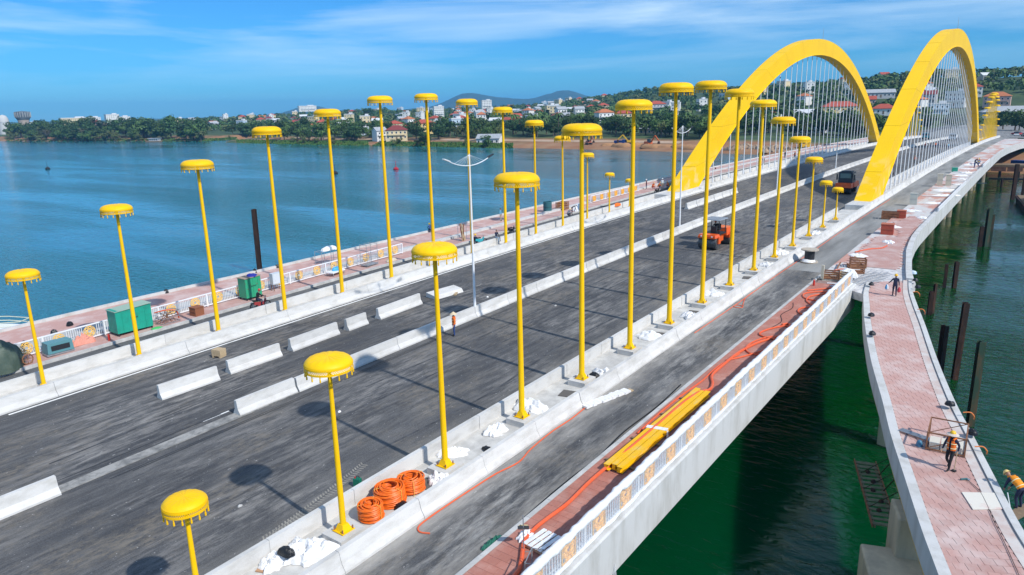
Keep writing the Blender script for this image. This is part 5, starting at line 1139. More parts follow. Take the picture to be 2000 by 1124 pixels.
person('bareheaded man in a blue shirt standing on the far footbridge at the water', (-24.3, 66.2, -.2), -1.3, 'stand', LBL, KHA, 'hair')
person('man in dark shirt sitting on the far barrier wall', (-15.46, 53.9, .39), -1.6, 'sit', NAVY, (.35, .45, .55), 'hair')
person('hunched worker in white hat beside the far kerb', (-18.6, 75.2, -.25), -1.0, 'bend', GREY, NAVY, 'helmet', (.8, .8, .8))
person('squatting worker in grey beside the white-hatted one at the far kerb', (-17.9, 73.2, -.25), -.6, 'squat', (.3, .32, .36), NAVY, 'cone')
person('tall worker in dark clothes and white helmet at the end of the short railing', (-21.4, 104.1, -.25), 1.9, 'stand', (.10, .03, .05), NAVY, 'helmet', (.82, .82, .82))
person('worker in pale clothes and hood standing among crouching workers', (-19.4, 106.2, -.25), -2.6, 'stand', (.66, .72, .76), KHA, 'helmet', (.75, .82, .86))
person('crouching worker in orange vest, left of the pale standing worker', (-20.6, 105.0, -.25), -2.0, 'squat', ORV, RED, 'helmet', (.8, .4, .1), vest=ORV)
person('crouching worker in orange vest with his back to the road, by the left arch foot', (-20.0, 106.0, -.25), -1.2, 'squat', ORV, BLK, 'helmet', (.85, .5, .03), vest=ORV)
person('crouching worker in orange vest, right of the pale standing worker', (-18.7, 107.2, -.25), 1.4, 'squat', ORV, NAVY, 'helmet', (.85, .3, .03), vest=ORV)
person('dark-clothed person walking under the left arch hangers', (-18.9, 159, W), -2.6, 'walk', NAVY, BLK, 'hair')
person('left of two people with orange helmets under the left arch hangers', (-19.6, 178, -.25), 2.6, 'stand', BLK, NAVY, 'helmet', (.85, .25, .02))
person('right of two people with orange helmets under the left arch hangers', (-17.6, 179.5, W), 2.9, 'stand', BLK, NAVY, 'helmet', (.85, .25, .02), vest=ORV)
person('left of two dark figures at the far pavement edge beyond the left arch', (-21.6, 216, -.25), 1.2, 'walk', BLK, NAVY, 'hair')
person('right of two dark figures at the far pavement edge beyond the left arch', (-20.4, 222, -.25), 2.0, 'bend', NAVY, BLK, 'hair')
person('worker in bright red vest behind the near arch hangers', (10.4, 171.5, W), 1.0, 'stand', ORV, BLK, 'helmet', (.8, .5, .1), vest=(.75, .06, .03))
person('front worker of the pair bending over the deck edge beyond the near arch', (22.3, 161, -.25), -1.2, 'bend', NAVY, BLUE, 'helmet')
person('rear worker of the pair bending over the deck edge beyond the near arch', (21.9, 168, -.25), -.4, 'bend', BLK, NAVY, 'helmet', (.8, .3, .05))
person('worker in jeans standing by the deck edge beyond the near arch', (22.9, 163.5, -.25), 2.3, 'walk', (.28, .36, .5), BLUE, 'helmet')
rp = random.Random(9)
CROWDC = [('red', RED), ('white', WHT), ('navy', NAVY), ('orange', ORV), ('blue', BLUE), ('black', BLK), ('grey', GREY), ('khaki', KHA), ('pale blue', LBL)]
for i in range(9):
    nm, c = CROWDC[i]
    person('visitor in %s top in the crowd behind the near arch hangers' % nm, (4.5 + i * .75, 231 + rp.uniform(-3, 5), W), rp.uniform(0, 6), 'stand' if i % 2 else 'walk', c, (NAVY, BLK, BLUE)[i % 3], 'hair', group='crowd on the road')

# ================================================================ machines
M_ROLL = mat('roller_orange', (.80, .115, .012), .4, noise=(1.5, (.70, .10, .015), .4, .7), coat=.2)
M_DRUM = mat('drum_steel', (.085, .088, .095), .45, metal=.5, noise=(3, (.17, .165, .16), .4, .7))
M_TEALD = mat('cab_dark', (.018, .035, .055), .35)
M_CABGL = mat('cab_glass', (.10, .16, .17), .08, spec=.7)
def cyl_x(mb, c, r, L, n=24, inner=None):
    prof = [(.001, -L / 2), (r * .72, -L / 2), (r * .74, -L / 2 + .05), (r * .94, -L / 2 + .05), (r * .96, -L / 2), (r, -L / 2 + .02), (r, L / 2 - .02), (r * .96, L / 2), (r * .94, L / 2 - .05), (r * .74, L / 2 - .05), (r * .72, L / 2), (.001, L / 2)]
    return mb.lathe(prof, c, n, Matrix.Rotation(PI / 2, 3, 'Y'))
t = thing('road_roller', 'orange tandem road roller with canopy and wide steel drum on the road', 'road roller', (6.45, 61.9, zc(64.5) + W), -.06)
d = MB(); cyl_x(d, (0, .75, .66), .66, 1.95, 32); d.build('drum', M_DRUM, t, True)
d = MB(); cyl_x(d, (0, 4.35, .66), .66, 1.85, 32); d.build('drum', M_DRUM, t, True)
mb = MB(); mb.box((0, .62, 1.42), (2.02, 1.15, .34), taper=.9); mb.box((0, .08, 1.32), (1.9, .16, .22)); f1 = mb.build('front_frame', M_ROLL, t)
for s in (-1, 1): MB().box((s * 1.06, .85, .98), (.14, .55, .72), taper=.85).build('drum_fork', M_ROLL, f1)
mb = MB(); mb.box((0, 1.75, 1.05), (1.30, 1.15, .85)); mb.box((0, 2.55, .92), (1.15, .9, .55)); mb.build('chassis', M_ROLL, t)
mb = MB(); mb.box((0, 4.2, 1.55), (1.7, 2.0, .80), taper=.88); mb.box((0, 3.9, 1.05), (1.95, .5, .4)); rh_ = mb.build('engine_hood', M_ROLL, t)
for s in (-1, 1): MB().box((s * 1.03, 4.25, 1.05), (.14, .6, .7)).build('drum_fork', M_ROLL, rh_)
MB().box((0, 2.05, 1.55), (1.75, 1.75, .16)).build('platform', M_DARK, t)
mb = MB(); mb.box((.1, 2.5, 1.85), (.5, .5, .16)); mb.box((.1, 2.76, 2.15), (.5, .12, .6)); mb.build('seat', M_BLACK, t)
mb = MB(); mb.box((.1, 1.55, 1.95), (.6, .22, .7)); mb.tube([(.1 + .2 * math.cos(a), 1.78, 2.32 + .2 * math.sin(a)) for a in [2 * PI * i / 12 for i in range(12)]], .02, 5, closed=True); mb.build('console', M_DARK, t)
for sx in (-.82, .82):
    for sy in (1.25, 2.9): MB().tube([(sx, sy, 1.6), (sx * .97, sy + .02, 3.02)], .045, 6).build('canopy_post', M_DARK, t)
MB().box((0, 2.05, 3.08), (1.95, 2.2, .10), taper=.93).build('canopy_roof', M_STEEL, t)
mb = MB()
for s in (-.86, .86): mb.tube([(s, 1.25, 2.1), (s, 2.9, 2.1)], .03, 5)
mb.build('handrail', M_DARK, t)
for s in (-.6, .6): MB().lathe([(.001, .04), (.08, .03), (.09, 0), (.001, -.02)], (s, .0, 1.42), 10, Matrix.Rotation(PI / 2, 3, 'X')).build('headlight', M_WHITE, t)
rd_ = person('driver in dark clothes seated on the orange tandem roller', (6.55, 64.35, W), PI, 'ride', BLK, BLK, 'helmet', (.6, .12, .05), z=zc(64.4) + W + 1.82)

t = thing('road_roller', 'rubber-tyred road roller with dark blue cab beside the near arch foot', 'road roller', (9.0, 113.4, zc(113) + W), -.04)
for i in range(5):
    d = MB(); cyl_x(d, (-.92 + .46 * i, -1.9, .52), .52, .38, 18); d.build('tyre', M_BLACK, t, True)
for i in range(4):
    d = MB(); cyl_x(d, (-.72 + .48 * i, 2.0, .52), .52, .38, 18); d.build('tyre', M_BLACK, t, True)
MB().box((0, -1.55, 1.35), (2.35, 1.5, .72), taper=.96).build('front_body', M_ROLL, t)
MB().box((0, 1.3, 1.35), (2.25, 2.9, .8), taper=.95).build('rear_body', M_ROLL, t)
MB().box((0, 0, .85), (1.4, 3.6, .4)).build('chassis', M_DARK, t)
cab = MB().box((0, -.3, 2.55), (2.15, 1.9, 1.65), taper=.93).build('cab', M_TEALD, t)
MB().box((0, -1.24, 2.78), (1.55, .06, .75), rot=Matrix.Rotation(-.06, 3, 'X')).build('windscreen', M_CABGL, cab)
for s in (-1, 1): MB().box((s * 1.05, -.3, 2.75), (.05, 1.3, .8)).build('side_window', M_CABGL, cab)
MB().box((0, -.3, 3.44), (1.5, 1.3, .16)).build('roof_unit', M_TEALD, cab)
for s in (-1, 1): MB().box((s * 1.28, -1.1, 2.55), (.14, .3, .85)).build('mirror', M_DARK, cab)

def excavator(label, x, y, rz, c, s=1.0, arm=True):
    t = thing('excavator' if arm else 'bulldozer', label, 'excavator' if arm else 'bulldozer', (x, y, terr(x, y)), rz, 'earthmovers on the far bank'); t.scale = (s,) * 3
    for q in (-1, 1):
        mb = MB(); mb.prism([(-1.9, .25), (-1.6, 0), (1.6, 0), (1.9, .25), (1.9, .65), (1.6, .9), (-1.6, .9), (-1.9, .65)], lambda t_, u, v, q=q: (q * 1.05 + t_, u, v), [-.3, .3]); mb.build('track', M_DARK, t)
    MB().box((0, .2, 1.5), (2.4, 3.0, 1.0), taper=.92).build('body', c, t); MB().box((-.6, -.9, 2.3), (1.05, 1.3, 1.5), taper=.9).build('cab', M_TEALD, t)
    if arm:
        mb = MB(); mb.bar((.5, -1.0, 1.6), (.5, -3.4, 4.4), .4, .5); mb.bar((.5, -3.4, 4.4), (.5, -5.6, 2.4), .32, .42); mb.build('boom', c, t); MB().box((.5, -5.7, 1.6), (1.0, .8, 1.1), taper=.7).build('bucket', M_RUST, t)
    else:
        MB().box((0, -2.5, .8), (3.2, .25, 1.3)).build('blade', c, t)
M_EXO, M_EXY, M_EXR = mat('digger_orange', (.62, .13, .03), .6), mat('digger_yellow', (.70, .42, .03), .6), mat('digger_red', (.40, .12, .07), .6)
def bank_at(px, d):
    lo, hi = 120, 1600
    for _ in range(28):
        mid = (lo + hi) / 2; x, y = on_bank(px, mid)
        if y - shore(x) < d: lo = mid
        else: hi = mid
    return x, y
x, y = bank_at(1268, 13); excavator('orange excavator on the bare earth bank', x, y, 1.2, M_EXO, 1.25)
x, y = bank_at(1232, 17); excavator('yellow excavator beside a blue truck on the bare earth bank', x, y, -1.3, M_EXY, 1.2)
x, y = bank_at(1150, 15); excavator('rusty red excavator left of the yellow one on the bank', x, y, .9, M_EXR, 1.1)
x, y = bank_at(1575, 24); excavator('small yellow bulldozer among the rubble seen through the left arch', x, y, .6, M_EXY, 1.1, False)
def truck(label, x, y, z, rz, cabc, bedc, s=1.0, group=None):
    t = thing('truck', label, 'truck', (x, y, z), rz, group); t.scale = (s,) * 3
    MB().box((0, -2.2, 1.6), (2.2, 1.6, 1.9), taper=.92).build('cab', cabc, t); MB().box((0, -3.0, 1.95), (1.8, .06, .7)).build('windscreen', M_GLASS, t); MB().box((0, 1.1, 1.5), (2.3, 4.4, 1.2)).build('bed', bedc, t); MB().box((0, 0, .75), (1.0, 6.2, .3)).build('chassis', M_DARK, t)
    for yy in (-2.1, 1.2, 2.4):
        for sx in (-1, 1): d = MB(); cyl_x(d, (sx * 1.0, yy, .5), .5, .35, 14); d.build('wheel', M_BLACK, t, True)
    return t
M_TBL = mat('truck_blue', (.02, .07, .28), .45); M_TWH = mat('truck_white', (.7, .7, .7), .45); M_TTEAL = mat('truck_teal', (.04, .25, .32), .45)
x, y = bank_at(1213, 16); truck('blue dump truck beside the yellow excavator on the bank', x, y, terr(x, y), 1.5, M_TBL, M_TBL, 1.1)
truck('teal truck on the road behind the near arch hangers', -6.5, 318, zc(318) + W, .15, M_TTEAL, M_TBL, 1.0)
truck('white truck on the road behind the near arch hangers', 4.5, 300, zc(300) + W, .05, M_TWH, M_TWH)
truck('blue truck parked on the wharf under the bridge end', 27.5, 262, terr(27.5, 262), 1.1, M_TBL, M_TBL, .9)
def car(label, x, y, rz, c, group):
    z = zc(y) + W if abs(x) < 20 else zc(y) - .3
    t = thing('car', label, 'car', (x, y, z), rz, group)
    mb = MB(); mb.prism([(-2.1, .35), (2.1, .35), (2.15, .75), (1.3, .95), (-1.9, .98), (-2.15, .7)], lambda t_, u, v: (t_, u, v), [-.85, .85]); mb.build('body', c, t)
    mb = MB(); mb.prism([(-1.8, .96), (1.1, .94), (.45, 1.48), (-1.3, 1.48)], lambda t_, u, v: (t_, u, v), [-.74, .74]); mb.build('cabin', M_GLASS, t)
    for yy in (-1.3, 1.3):
        for sx in (-1, 1): d = MB(); cyl_x(d, (sx * .78, yy, .32), .32, .22, 12); d.build('wheel', M_BLACK, t, True)
for i, (nm, c, x, y) in enumerate([('white', (.7, .7, .7), 21, 372), ('dark', (.03, .035, .04), 24, 366), ('silver', (.4, .42, .45), 26.5, 377), ('red', (.4, .03, .03), 20.5, 384), ('black', (.015, .015, .02), 29, 371)]):
    car('%s car in the jam at the far end of the bridge' % nm, x, y, .3 * i, mat('car_' + nm, c, .3, coat=.5), 'cars at the far end of the bridge')
def motorbike(label, x, y, rz, c, dz):
    t = thing('motorbike', label, 'motorbike', (x, y, zc(y) + dz), rz)
    for yy in (-.62, .62):
        d = MB(); d.tube([(0, yy + .27 * math.cos(a), .29 + .27 * math.sin(a)) for a in [2 * PI * i / 14 for i in range(14)]], .05, 6, closed=True); o = d.build('wheel', M_BLACK, t, True)
        mb = MB(); [mb.bar((0, yy, .29), (0, yy + .25 * math.cos(q), .29 + .25 * math.sin(q)), .015) for q in (0, 1.05, 2.1, 3.14, 4.2, 5.24)]; mb.build('spokes', M_STEEL, o)
    mb = MB(); mb.bar((0, -.55, .52), (0, .35, .42), .20, .26); mb.bar((0, .32, .42), (0, .5, .78), .16, .12); mb.box((0, -.05, .38), (.24, .4, .26)); mb.build('body', c, t)
    MB().box((0, -.25, .72), (.24, .75, .10)).build('seat', M_BLACK, t); MB().tube([(-.32, .42, .98), (0, .5, .92), (.32, .42, .98)], .018, 5).build('handlebar', M_STEEL, t); MB().bar((0, .62, .29), (0, .46, .92), .05).build('fork', M_STEEL, t)
    return t
motorbike('red motorbike ridden along the far service lane behind the green boxes', -17.6, 24.0, -.15, mat('moto_red', (.35, .05, .05), .35, coat=.4), W)
person('motorbike rider in black reflective jacket and red helmet on the far lane', (-17.6, 23.75, W), -.15, 'ride', BLK, NAVY, 'helmet', (.45, .06, .04), z=zc(24) + W + .72)
motorbike('teal motorbike beside the seated man on the far lane', -17.7, 53.6, -.5, mat('moto_teal', (.05, .42, .48), .35, coat=.4), W)
person('squatting worker with yellow helmet working at the teal motorbike', (-18.1, 53.2, W), .5, 'squat', NAVY, NAVY, 'helmet')
motorbike('dark motorbike parked in the far lane behind the ninth far pole', -18.3, 60.6, -.1, M_DARK, W)
motorbike('black motorbike parked at the far kerb before the left arch', -18.0, 101.3, -.1, M_BLACK, W)
# ================================================================ small things on the near side
rs = random.Random(77)
from mathutils import noise as mnoise
def lump(name, label, cat, loc, size, m, seed=0, group=None, rough=.28, rz=0, dz=None, n=14, k=9):
    """soft bag or crumpled sheet: an uneven pillow with folds"""
    crumple = rough > .3
    if crumple: n, k = 44, 18
    mb = MB(); vs = []; fs = []; S = Vector((seed * 3.7, seed * 1.3, seed * .9))
    for i in range(k + 1):
        t = i / k; rr = 1 - t * .999
        for j in range(n):
            q = 2 * PI * j / n; d = Vector((math.cos(q), math.sin(q), 0)); v = d * rr
            edge = 1 + rough * 1.3 * mnoise.noise(d * 1.6 + S) + rough * .7 * mnoise.noise(d * 4.5 + S)
            p = v * edge
            hgt = (1 - rr ** 2.4) ** .55
            if crumple: hgt *= .45 + .85 * abs(mnoise.noise(p * 2.1 + S)) + .42 * abs(mnoise.noise(p * 4.3 + S)) + .12 * mnoise.noise(p * 9 + S)
            else: hgt *= 1 + rough * (mnoise.noise(p * 1.9 + S) + .5 * mnoise.noise(p * 4.3 + S))
            vs.append((p.x * size[0] / 2, p.y * size[1] / 2, max(0.004, hgt * size[2]) if i else 0.0))
    for i in range(k):
        for j in range(n): fs.append((i * n + j, i * n + (j + 1) % n, (i + 1) * n + (j + 1) % n, (i + 1) * n + j))
    fs.append(tuple(range(n))[::-1]); fs.append(tuple(range(k * n, (k + 1) * n)))
    o = mb.add(vs, fs).build(name, m, None, True); o.location = loc if dz is None else (loc[0], loc[1], zc(loc[1]) + dz); o.rotation_euler = (0, 0, rz); return tag(o, label, cat, group)
SF = -.337
for i, (x, y, sx, sy, sz, lab) in enumerate([(13.75, 4.45, 1.5, 2.2, .55, 'big heap of white sacks between the two nearest near-row poles'), (13.2, 3.3, .9, 1.1, .35, 'small white sack heap at the bottom of the pole strip'), (14.6, 11.2, 1.1, 1.0, .45, 'white sack between the orange coils and the third pole'), (13.3, 13.4, .9, 1.6, .35, 'white sacks just beyond the third near pole'),
        (13.7, 16.4, 1.0, 1.3, .45, 'white crumpled sheet before the fourth near pole'), (13.6, 19.6, 1.3, 1.9, .50, 'white sack heap behind the fourth near pole'), (14.6, 25.8, 1.0, 1.6, .35, 'white sheet beyond the fifth near pole'), (14.0, 33.4, 1.3, 2.0, .45, 'white sheet beyond the sixth near pole'), (14.4, 39.0, 1.2, 1.8, .40, 'white scrap heap beyond the seventh near pole'), (13.6, 45.4, 1.0, 2.0, .40, 'white scrap heap beyond the eighth near pole'), (14.3, 57.4, 1.2, 1.6, .35, 'white scrap between the tenth and eleventh near poles'), (13.9, 63.0, 1.2, 1.8, .45, 'grey-white bundle beside the eleventh near pole'), (14.1, 75.4, 1.2, 2.0, .40, 'pale scrap heap beside the thirteenth near pole')]):
    lump('sack_heap', lab, 'sacks', (x, y), (sx, sy, sz), M_CLOTHW, 100 + i, 'white sacks in the pole strip', .35, rs.uniform(0, 3), SF)
lump('rubbish_bag', 'black plastic bag lying on the white sacks by the second pole', 'bag', (13.55, 3.75, zc(3.8) + .02), (.75, .5, .28), M_BAGK, 5)
lump('rubbish_bag', 'black bag in front of the orange coils', 'bag', (14.75, 8.75), (.95, .7, .30), M_BAGK, 6, dz=SF)
lump('rubbish_bag', 'black bag and strap in the strip beyond the third pole', 'bag', (14.55, 14.6), (.7, .35, .22), M_BAGK, 7, dz=SF)
lump('rubbish_bag', 'black scrap in the strip right of the fifth pole', 'bag', (14.3, 25.2), (.7, .5, .3), M_BAGK, 8, dz=SF)
mb = MB(); mb.box((13.2, 3.0, zc(3) + SF + .03), (.5, .4, .04), .4); tag(mb.build('cardboard', mat('cardboard', (.45, .26, .15), .9)), 'brown cardboard scrap beside the white sacks', 'cardboard')
# covers over the drain pits in the strip
for i, (y, lab) in enumerate([(10.75, 'third'), (22.3, 'fifth'), (34.2, 'seventh'), (40.2, 'eighth'), (52.2, 'tenth')]):
    mb = MB(); mb.box((0, 0, 0), (.9, .9, .03)); o = mb.build('pit_cover', mat('plywood_dark', (.12, .11, .10), .8), None, loc=(14.3, y, zc(y) + SF + .02), rz=.2); tag(o, 'dark square pit cover in the strip near the %s near pole' % lab, 'cover', 'pit covers in the pole strip')
mb = MB()
for y0 in (12.9, 16.9, 21.5): sweep(mb, [(13.05, -.33), (13.4, -.33), (13.4, -.22), (13.05, -.22)], y0, y0 + 3.2)
# orange conduit coils: real wound turns
def coil(label, x, y, R, r, layers, turns, tilt, m=M_ORANGE):
    t = thing('conduit_coil', label, 'coil', (x, y, zc(y) + SF), rs.uniform(0, 6), 'orange conduit coils')
    for L in range(layers):
        rr = R - L * r * 1.9; mb = MB(); pts = []
        for i in range(turns * 18 + 1):
            a = 2 * PI * i / 18; pts.append((rr * math.cos(a) * (1 + .04 * math.sin(a * .37 + L)) + rs.uniform(-.006, .006), rr * math.sin(a) * (1 + .04 * math.cos(a * .23)), r + i / 18 * r * 1.85 + .02 * math.sin(a * 1.7 + L)))
        mb.tube(pts, r, 6); o = mb.build('winding', m, t, True); o.rotation_euler = (tilt[0], tilt[1], L * 1.3)
    mb = MB(); pts = [(R * .55 * math.cos(a) * (1 - .1 * a / 6), R * .45 * math.sin(a), turns * r * 1.95 + .02 * a) for a in [.3 * i for i in range(22)]]; mb.tube(pts, r, 6); mb.build('loose_end', m, t, True)
    for a in (.6, 2.7, 4.7):
        mb = MB(); q = Vector((math.cos(a), math.sin(a), 0)); mb.tube([q * (R + r + .01) + Vector((0, 0, .02)), q * (R + r + .012) + Vector((0, 0, turns * r * 1.9 + .02)), q * (R - layers * r * 1.7) + Vector((0, 0, turns * r * 1.9 + .03))], .012, 4); mb.build('tie', mat('tie_strap', (.8, .55, .1), .5), t)
coil('front orange conduit coil in the strip by the second pole', 14.05, 7.55, .50, .034, 4, 10, (.06, .03))
coil('middle and largest orange conduit coil in the strip', 13.85, 8.85, .64, .034, 5, 11, (-.05, .07))
coil('rear orange conduit coil in the strip, before the white sack', 13.95, 10.0, .58, .034, 4, 10, (.08, -.08))
t = thing('jerry_can', 'small green jerry can on the asphalt beside the barrier', 'canister', (11.55, 9.0, zc(9.0) + W + .003), .3)
mb = MB(); mb.box((0, 0, .2), (.34, .2, .4)); mb.box((.05, 0, .43), (.2, .16, .06), taper=.7); mb.build('body', mat('green_plastic', (.01, .16, .10), .4), t); MB().lathe([(.001, .07), (.03, .07), (.035, 0)], (-.11, 0, .4), 8).build('cap', mat('red_cap', (.5, .03, .03), .4), t); MB().tube([(-.05, 0, .44), (-.02, 0, .52), (.1, 0, .52), (.13, 0, .44)], .015, 5).build('handle', M_DARK, t)
def hose(name, label, pts, r, m, dz, n=8, sides=8):
    P = catmull([(x, y, zc(y) + dz + r + (pz if pz else 0)) for x, y, pz in [(p[0], p[1], p[2] if len(p) > 2 else 0) for p in pts]], n)
    mb = MB(); mb.tube(P, r, sides); return tag(mb.build(name, m, None, True), label, 'hose')
hose('hose', 'thin orange hose snaking along the service lane beside the barrier', [(16.75, 8.15), (16.35, 8.0), (16.05, 8.25), (15.98, 9.0), (16.0, 10.2), (16.05, 11.6), (16.15, 13.2), (16.4, 14.6), (16.15, 16.0), (16.0, 18.0), (16.05, 19.8), (15.98, 21.6), (16.2, 22.7), (16.5, 23.2)], .034, M_HOSE, W)
hose('hose', 'thick orange hose lying along the near pavement over the yellow beams', [(21.35, 5.6), (21.3, 7.7), (21.0, 8.5), (20.42, 9.5), (20.28, 10.4), (20.3, 11.2), (20.4, 12.6), (20.3, 14.4), (20.35, 15.6, .06), (20.55, 17.5, .22), (20.6, 20.5, .24), (20.6, 23.5, .24), (20.75, 25.4, .22), (21.0, 26.4, .1), (20.75, 27.5), (20.25, 28.7), (20.2, 30.4), (20.25, 33.0), (20.65, 35.4), (21.45, 37.6), (21.65, 39.2), (21.25, 40.4), (20.9, 40.0)], .082, M_HOSE, -.25)
hose('hose', 'thin red hose at the kerb beside the yellow beams', [(19.92, 19.8), (19.85, 22.9), (19.9, 25.3), (20.05, 27.6), (20.0, 30.2), (20.35, 33.0)], .045, M_HOSE, -.25)
hose('hose', 'red hose looped twice near the railing end', [(19.95, 49.9), (20.7, 50.8), (21.7, 51.8), (22.0, 51.2), (21.3, 49.5), (20.6, 48.2), (20.75, 46.8), (21.6, 45.8), (22.2, 45.9)], .06, M_HOSE, -.25)
hose('hose', 'red hose loop before the double loop', [(22.1, 45.0), (21.2, 45.1), (20.85, 44.4), (21.1, 43.5), (22.2, 42.8)], .06, M_HOSE, -.25)
hose('hose', 'red hose loop behind the thick hose end', [(22.15, 38.3), (21.3, 39.9), (20.5, 38.9), (20.15, 37.5), (20.7, 36.9), (21.9, 36.8)], .06, M_HOSE, -.25)
hose('hose', 'red hose crossing twice under the thick hose end', [(20.05, 31.5), (20.7, 32.6), (21.5, 34.6), (21.9, 36.2), (21.3, 37.4), (20.5, 36.2), (20.3, 34.4), (20.9, 33.4), (21.8, 33.6)], .055, M_HOSE, -.25)
hose('hose', 'red hose lying in a wide curl behind the railing end', [(22.1, 48.6), (21.4, 47.4), (20.4, 47.6), (20.0, 48.8), (20.6, 49.8), (21.6, 50.2), (22.2, 49.6)], .055, M_HOSE, -.25)
hose('hose', 'dark cable winding over the pavement beyond the hose loops', [(19.95, 46), (20.3, 44.5), (20.1, 42.5), (20.6, 40.8), (20.3, 38.5)], .02, M_BLACK, -.25)
hose('hose', 'pinkish hose coil on the rubble by the joint slab', [(20.2, 58.0), (20.9, 58.8), (21.4, 58.0), (20.8, 57.0), (20.2, 57.6), (20.6, 58.6), (21.3, 58.9)], .06, mat('pink_hose', (.60, .20, .14), .6), -.24)
hose('hose', 'red hose across the pavement before the red box', [(20.1, 66.5), (21.0, 68.5), (21.9, 69.5), (22.2, 71)], .06, M_HOSE, -.22)
hose('hose', 'thin orange cable along the service lane barrier towards the arch', [(16.1, 36), (16.15, 45), (16.05, 55), (16.15, 66), (16.1, 78), (16.15, 92), (16.2, 108)], .03, M_HOSE, W - .01, 5, 6)
hose('hose', 'small coil of red hose on the service lane beside the barrier', [(16.5 + .35 * math.cos(a), 43.6 + .35 * math.sin(a)) for a in [.5 * i for i in range(15)]] + [(16.2, 46), (16.1, 48)], .03, M_HOSE, W, 3, 6)
# black sheeting along the kerb
hose('cable', 'black cable lying along the near kerb of the service lane', [(19.3, 10.5), (19.22, 14), (19.3, 17), (19.1, 20), (19.2, 23.5), (19.05, 27)], .035, M_BLACK, W, 6, 6)
# white board roll
t = thing('foam_board', 'long white foam strip lying on the service lane', 'foam strip', (16.35, 23.0, zc(23) + W), -.27)
mb = MB(); n = 14
for i in range(n):
    y0, y1 = -1.75 + 3.5 * i / n, -1.75 + 3.5 * (i + 1) / n; mb.box((rs.uniform(-.04, .04), (y0 + y1) / 2, .07), (.5 + rs.uniform(-.06, .06), 3.5 / n + .01, .13))
mb.build('strip', M_CLOTHW, t); MB().box((.1, 1.85, .06), (.3, .25, .1)).build('torn_end', M_WOOD, t)
# yellow beams on bearers
t = thing('beam_stack', 'bundle of long yellow steel beams strapped together on the near pavement', 'beams', (20.78, 20.85, zc(20.85) - .25), .0); t.rotation_euler = (math.atan(zc(21.5) - zc(20.5)), 0, -.012)
for x, z, L in ((.32, .20, 9.9), (.0, .20, 9.7), (-.30, .20, 10.1)):
    mb = MB(); prof = [(-.14, 0), (.14, 0), (.14, .03), (.03, .03), (.03, .25), (.14, .25), (.14, .28), (-.14, .28), (-.14, .25), (-.11, .25), (-.11, .03), (-.14, .03)]; mb.prism([(u + x, v + .08) for u, v in prof], lambda t_, u, v: (u, t_, v), [-L / 2, L / 2]); mb.build('beam', M_BEAM, t)
for y in (-4.2, -1.6, 1.6, 4.0): MB().box((0, y, .04), (1.75, .14, .08), .15 * rs.uniform(-1, 1)).build('bearer', M_WOODD, t)
MB().box((0, -.6, .37), (1.05, .28, .03), .2).build('strap', M_WRAP, t); MB().box((.58, -.65, .2), (.03, .14, .34)).build('strap_end', M_WRAP, t)
# pallet, floodlight, trolley
t = thing('pallet', 'white plastic-covered wooden pallet near the bottom of the pavement', 'pallet', (21.12, 9.85, zc(9.85) - .25), -.10)
for i in range(5): MB().box((-.48 + .24 * i, 0, .155), (.17, 1.25, .03)).build('top_board', M_WRAP, t)
for y in (-.55, 0, .55): MB().box((0, y, .075), (1.15, .1, .12)).build('bearer', M_WOOD, t)
lump('plastic_sheet', 'white plastic sack behind the floodlight on the pavement', 'sack', (20.2, 9.85), (.5, .8, .28), M_WRAP, 31, rough=.36, dz=-.25)
t = thing('floodlight', 'black floodlight on a thin stand above the pallet', 'floodlight', (20.72, 9.05, zc(9) - .25), .6)
MB().tube([(0, 0, 0), (0, 0, 1.55)], .022, 6).build('stand', M_STEEL, t); MB().box((0, .12, .95), (.42, .10, .34), rot=Matrix.Rotation(.9, 3, 'X')).build('housing', M_DARK, t); MB().box((0, .19, 1.0), (.34, .03, .26), rot=Matrix.Rotation(.9, 3, 'X')).build('lens', mat('lamp_lens', (.62, .52, .30), .2), t)
mb = MB(); [mb.bar((0, 0, .02), (.3 * math.cos(a), .3 * math.sin(a), .01), .03) for a in (0, 2.1, 4.2)]; mb.build('foot', M_STEEL, t)
t = thing('steel_trolley', 'grey steel tube trolley at the bottom edge by the railing', 'trolley', (22.05, 8.0, zc(8) - .25), .35)
for sx in (-.3, .3):
    for sy in (-.45, .45): MB().tube([(sx, sy, 0), (sx, sy, 1.0)], .025, 6).build('post', M_STEEL, t)
for z in (.35, .95):
    mb = MB(); mb.tube([(-.3, -.45, z), (.3, -.45, z), (.3, .45, z), (-.3, .45, z)], .022, 5, closed=True); mb.build('rail', M_STEEL, t)
lump('net', 'crumpled dark green netting at the kerb of the service lane', 'net', (19.25, 9.0), (.45, 1.0, .22), mat('green_net', (.015, .13, .09), .7, bump=(20, .8)), 44, rough=.45, dz=W)
MB().box((0, 0, 0), (1, 1, 1))
t = lump('plastic_scrap', 'torn clear plastic hanging from the deck edge above the water', 'plastic', (23.02, 11.9, zc(12) - 2.6), (.12, .3, .9), M_FILM, 45)
# cable reel
t = thing('cable_reel', 'black cable reel with wooden flanges standing on the service lane', 'cable reel', (17.1, 61.3, zc(61.3) + W), .4)
MB().lathe([(.001, .10), (.46, .10), (.46, 1.18), (.001, 1.18)], (0, 0, 0), 24).build('winding', M_DARK, t, True)
for z in (.0, 1.18): MB().lathe([(.001, z), (.80, z), (.80, z + .10), (.001, z + .10)], (0, 0, 0), 28).build('flange', mat('reel_wood', (.50, .44, .36), .8, noise=(4, (.36, .30, .24), .4, .7, (1, 4, 1))), t)
lump('plastic_sheet', 'white plastic collar around the foot of the cable reel', 'plastic', (17.1, 61.2, zc(61.2) + W + .08), (1.25, 1.3, .28), M_WRAP, 48, rough=.15)
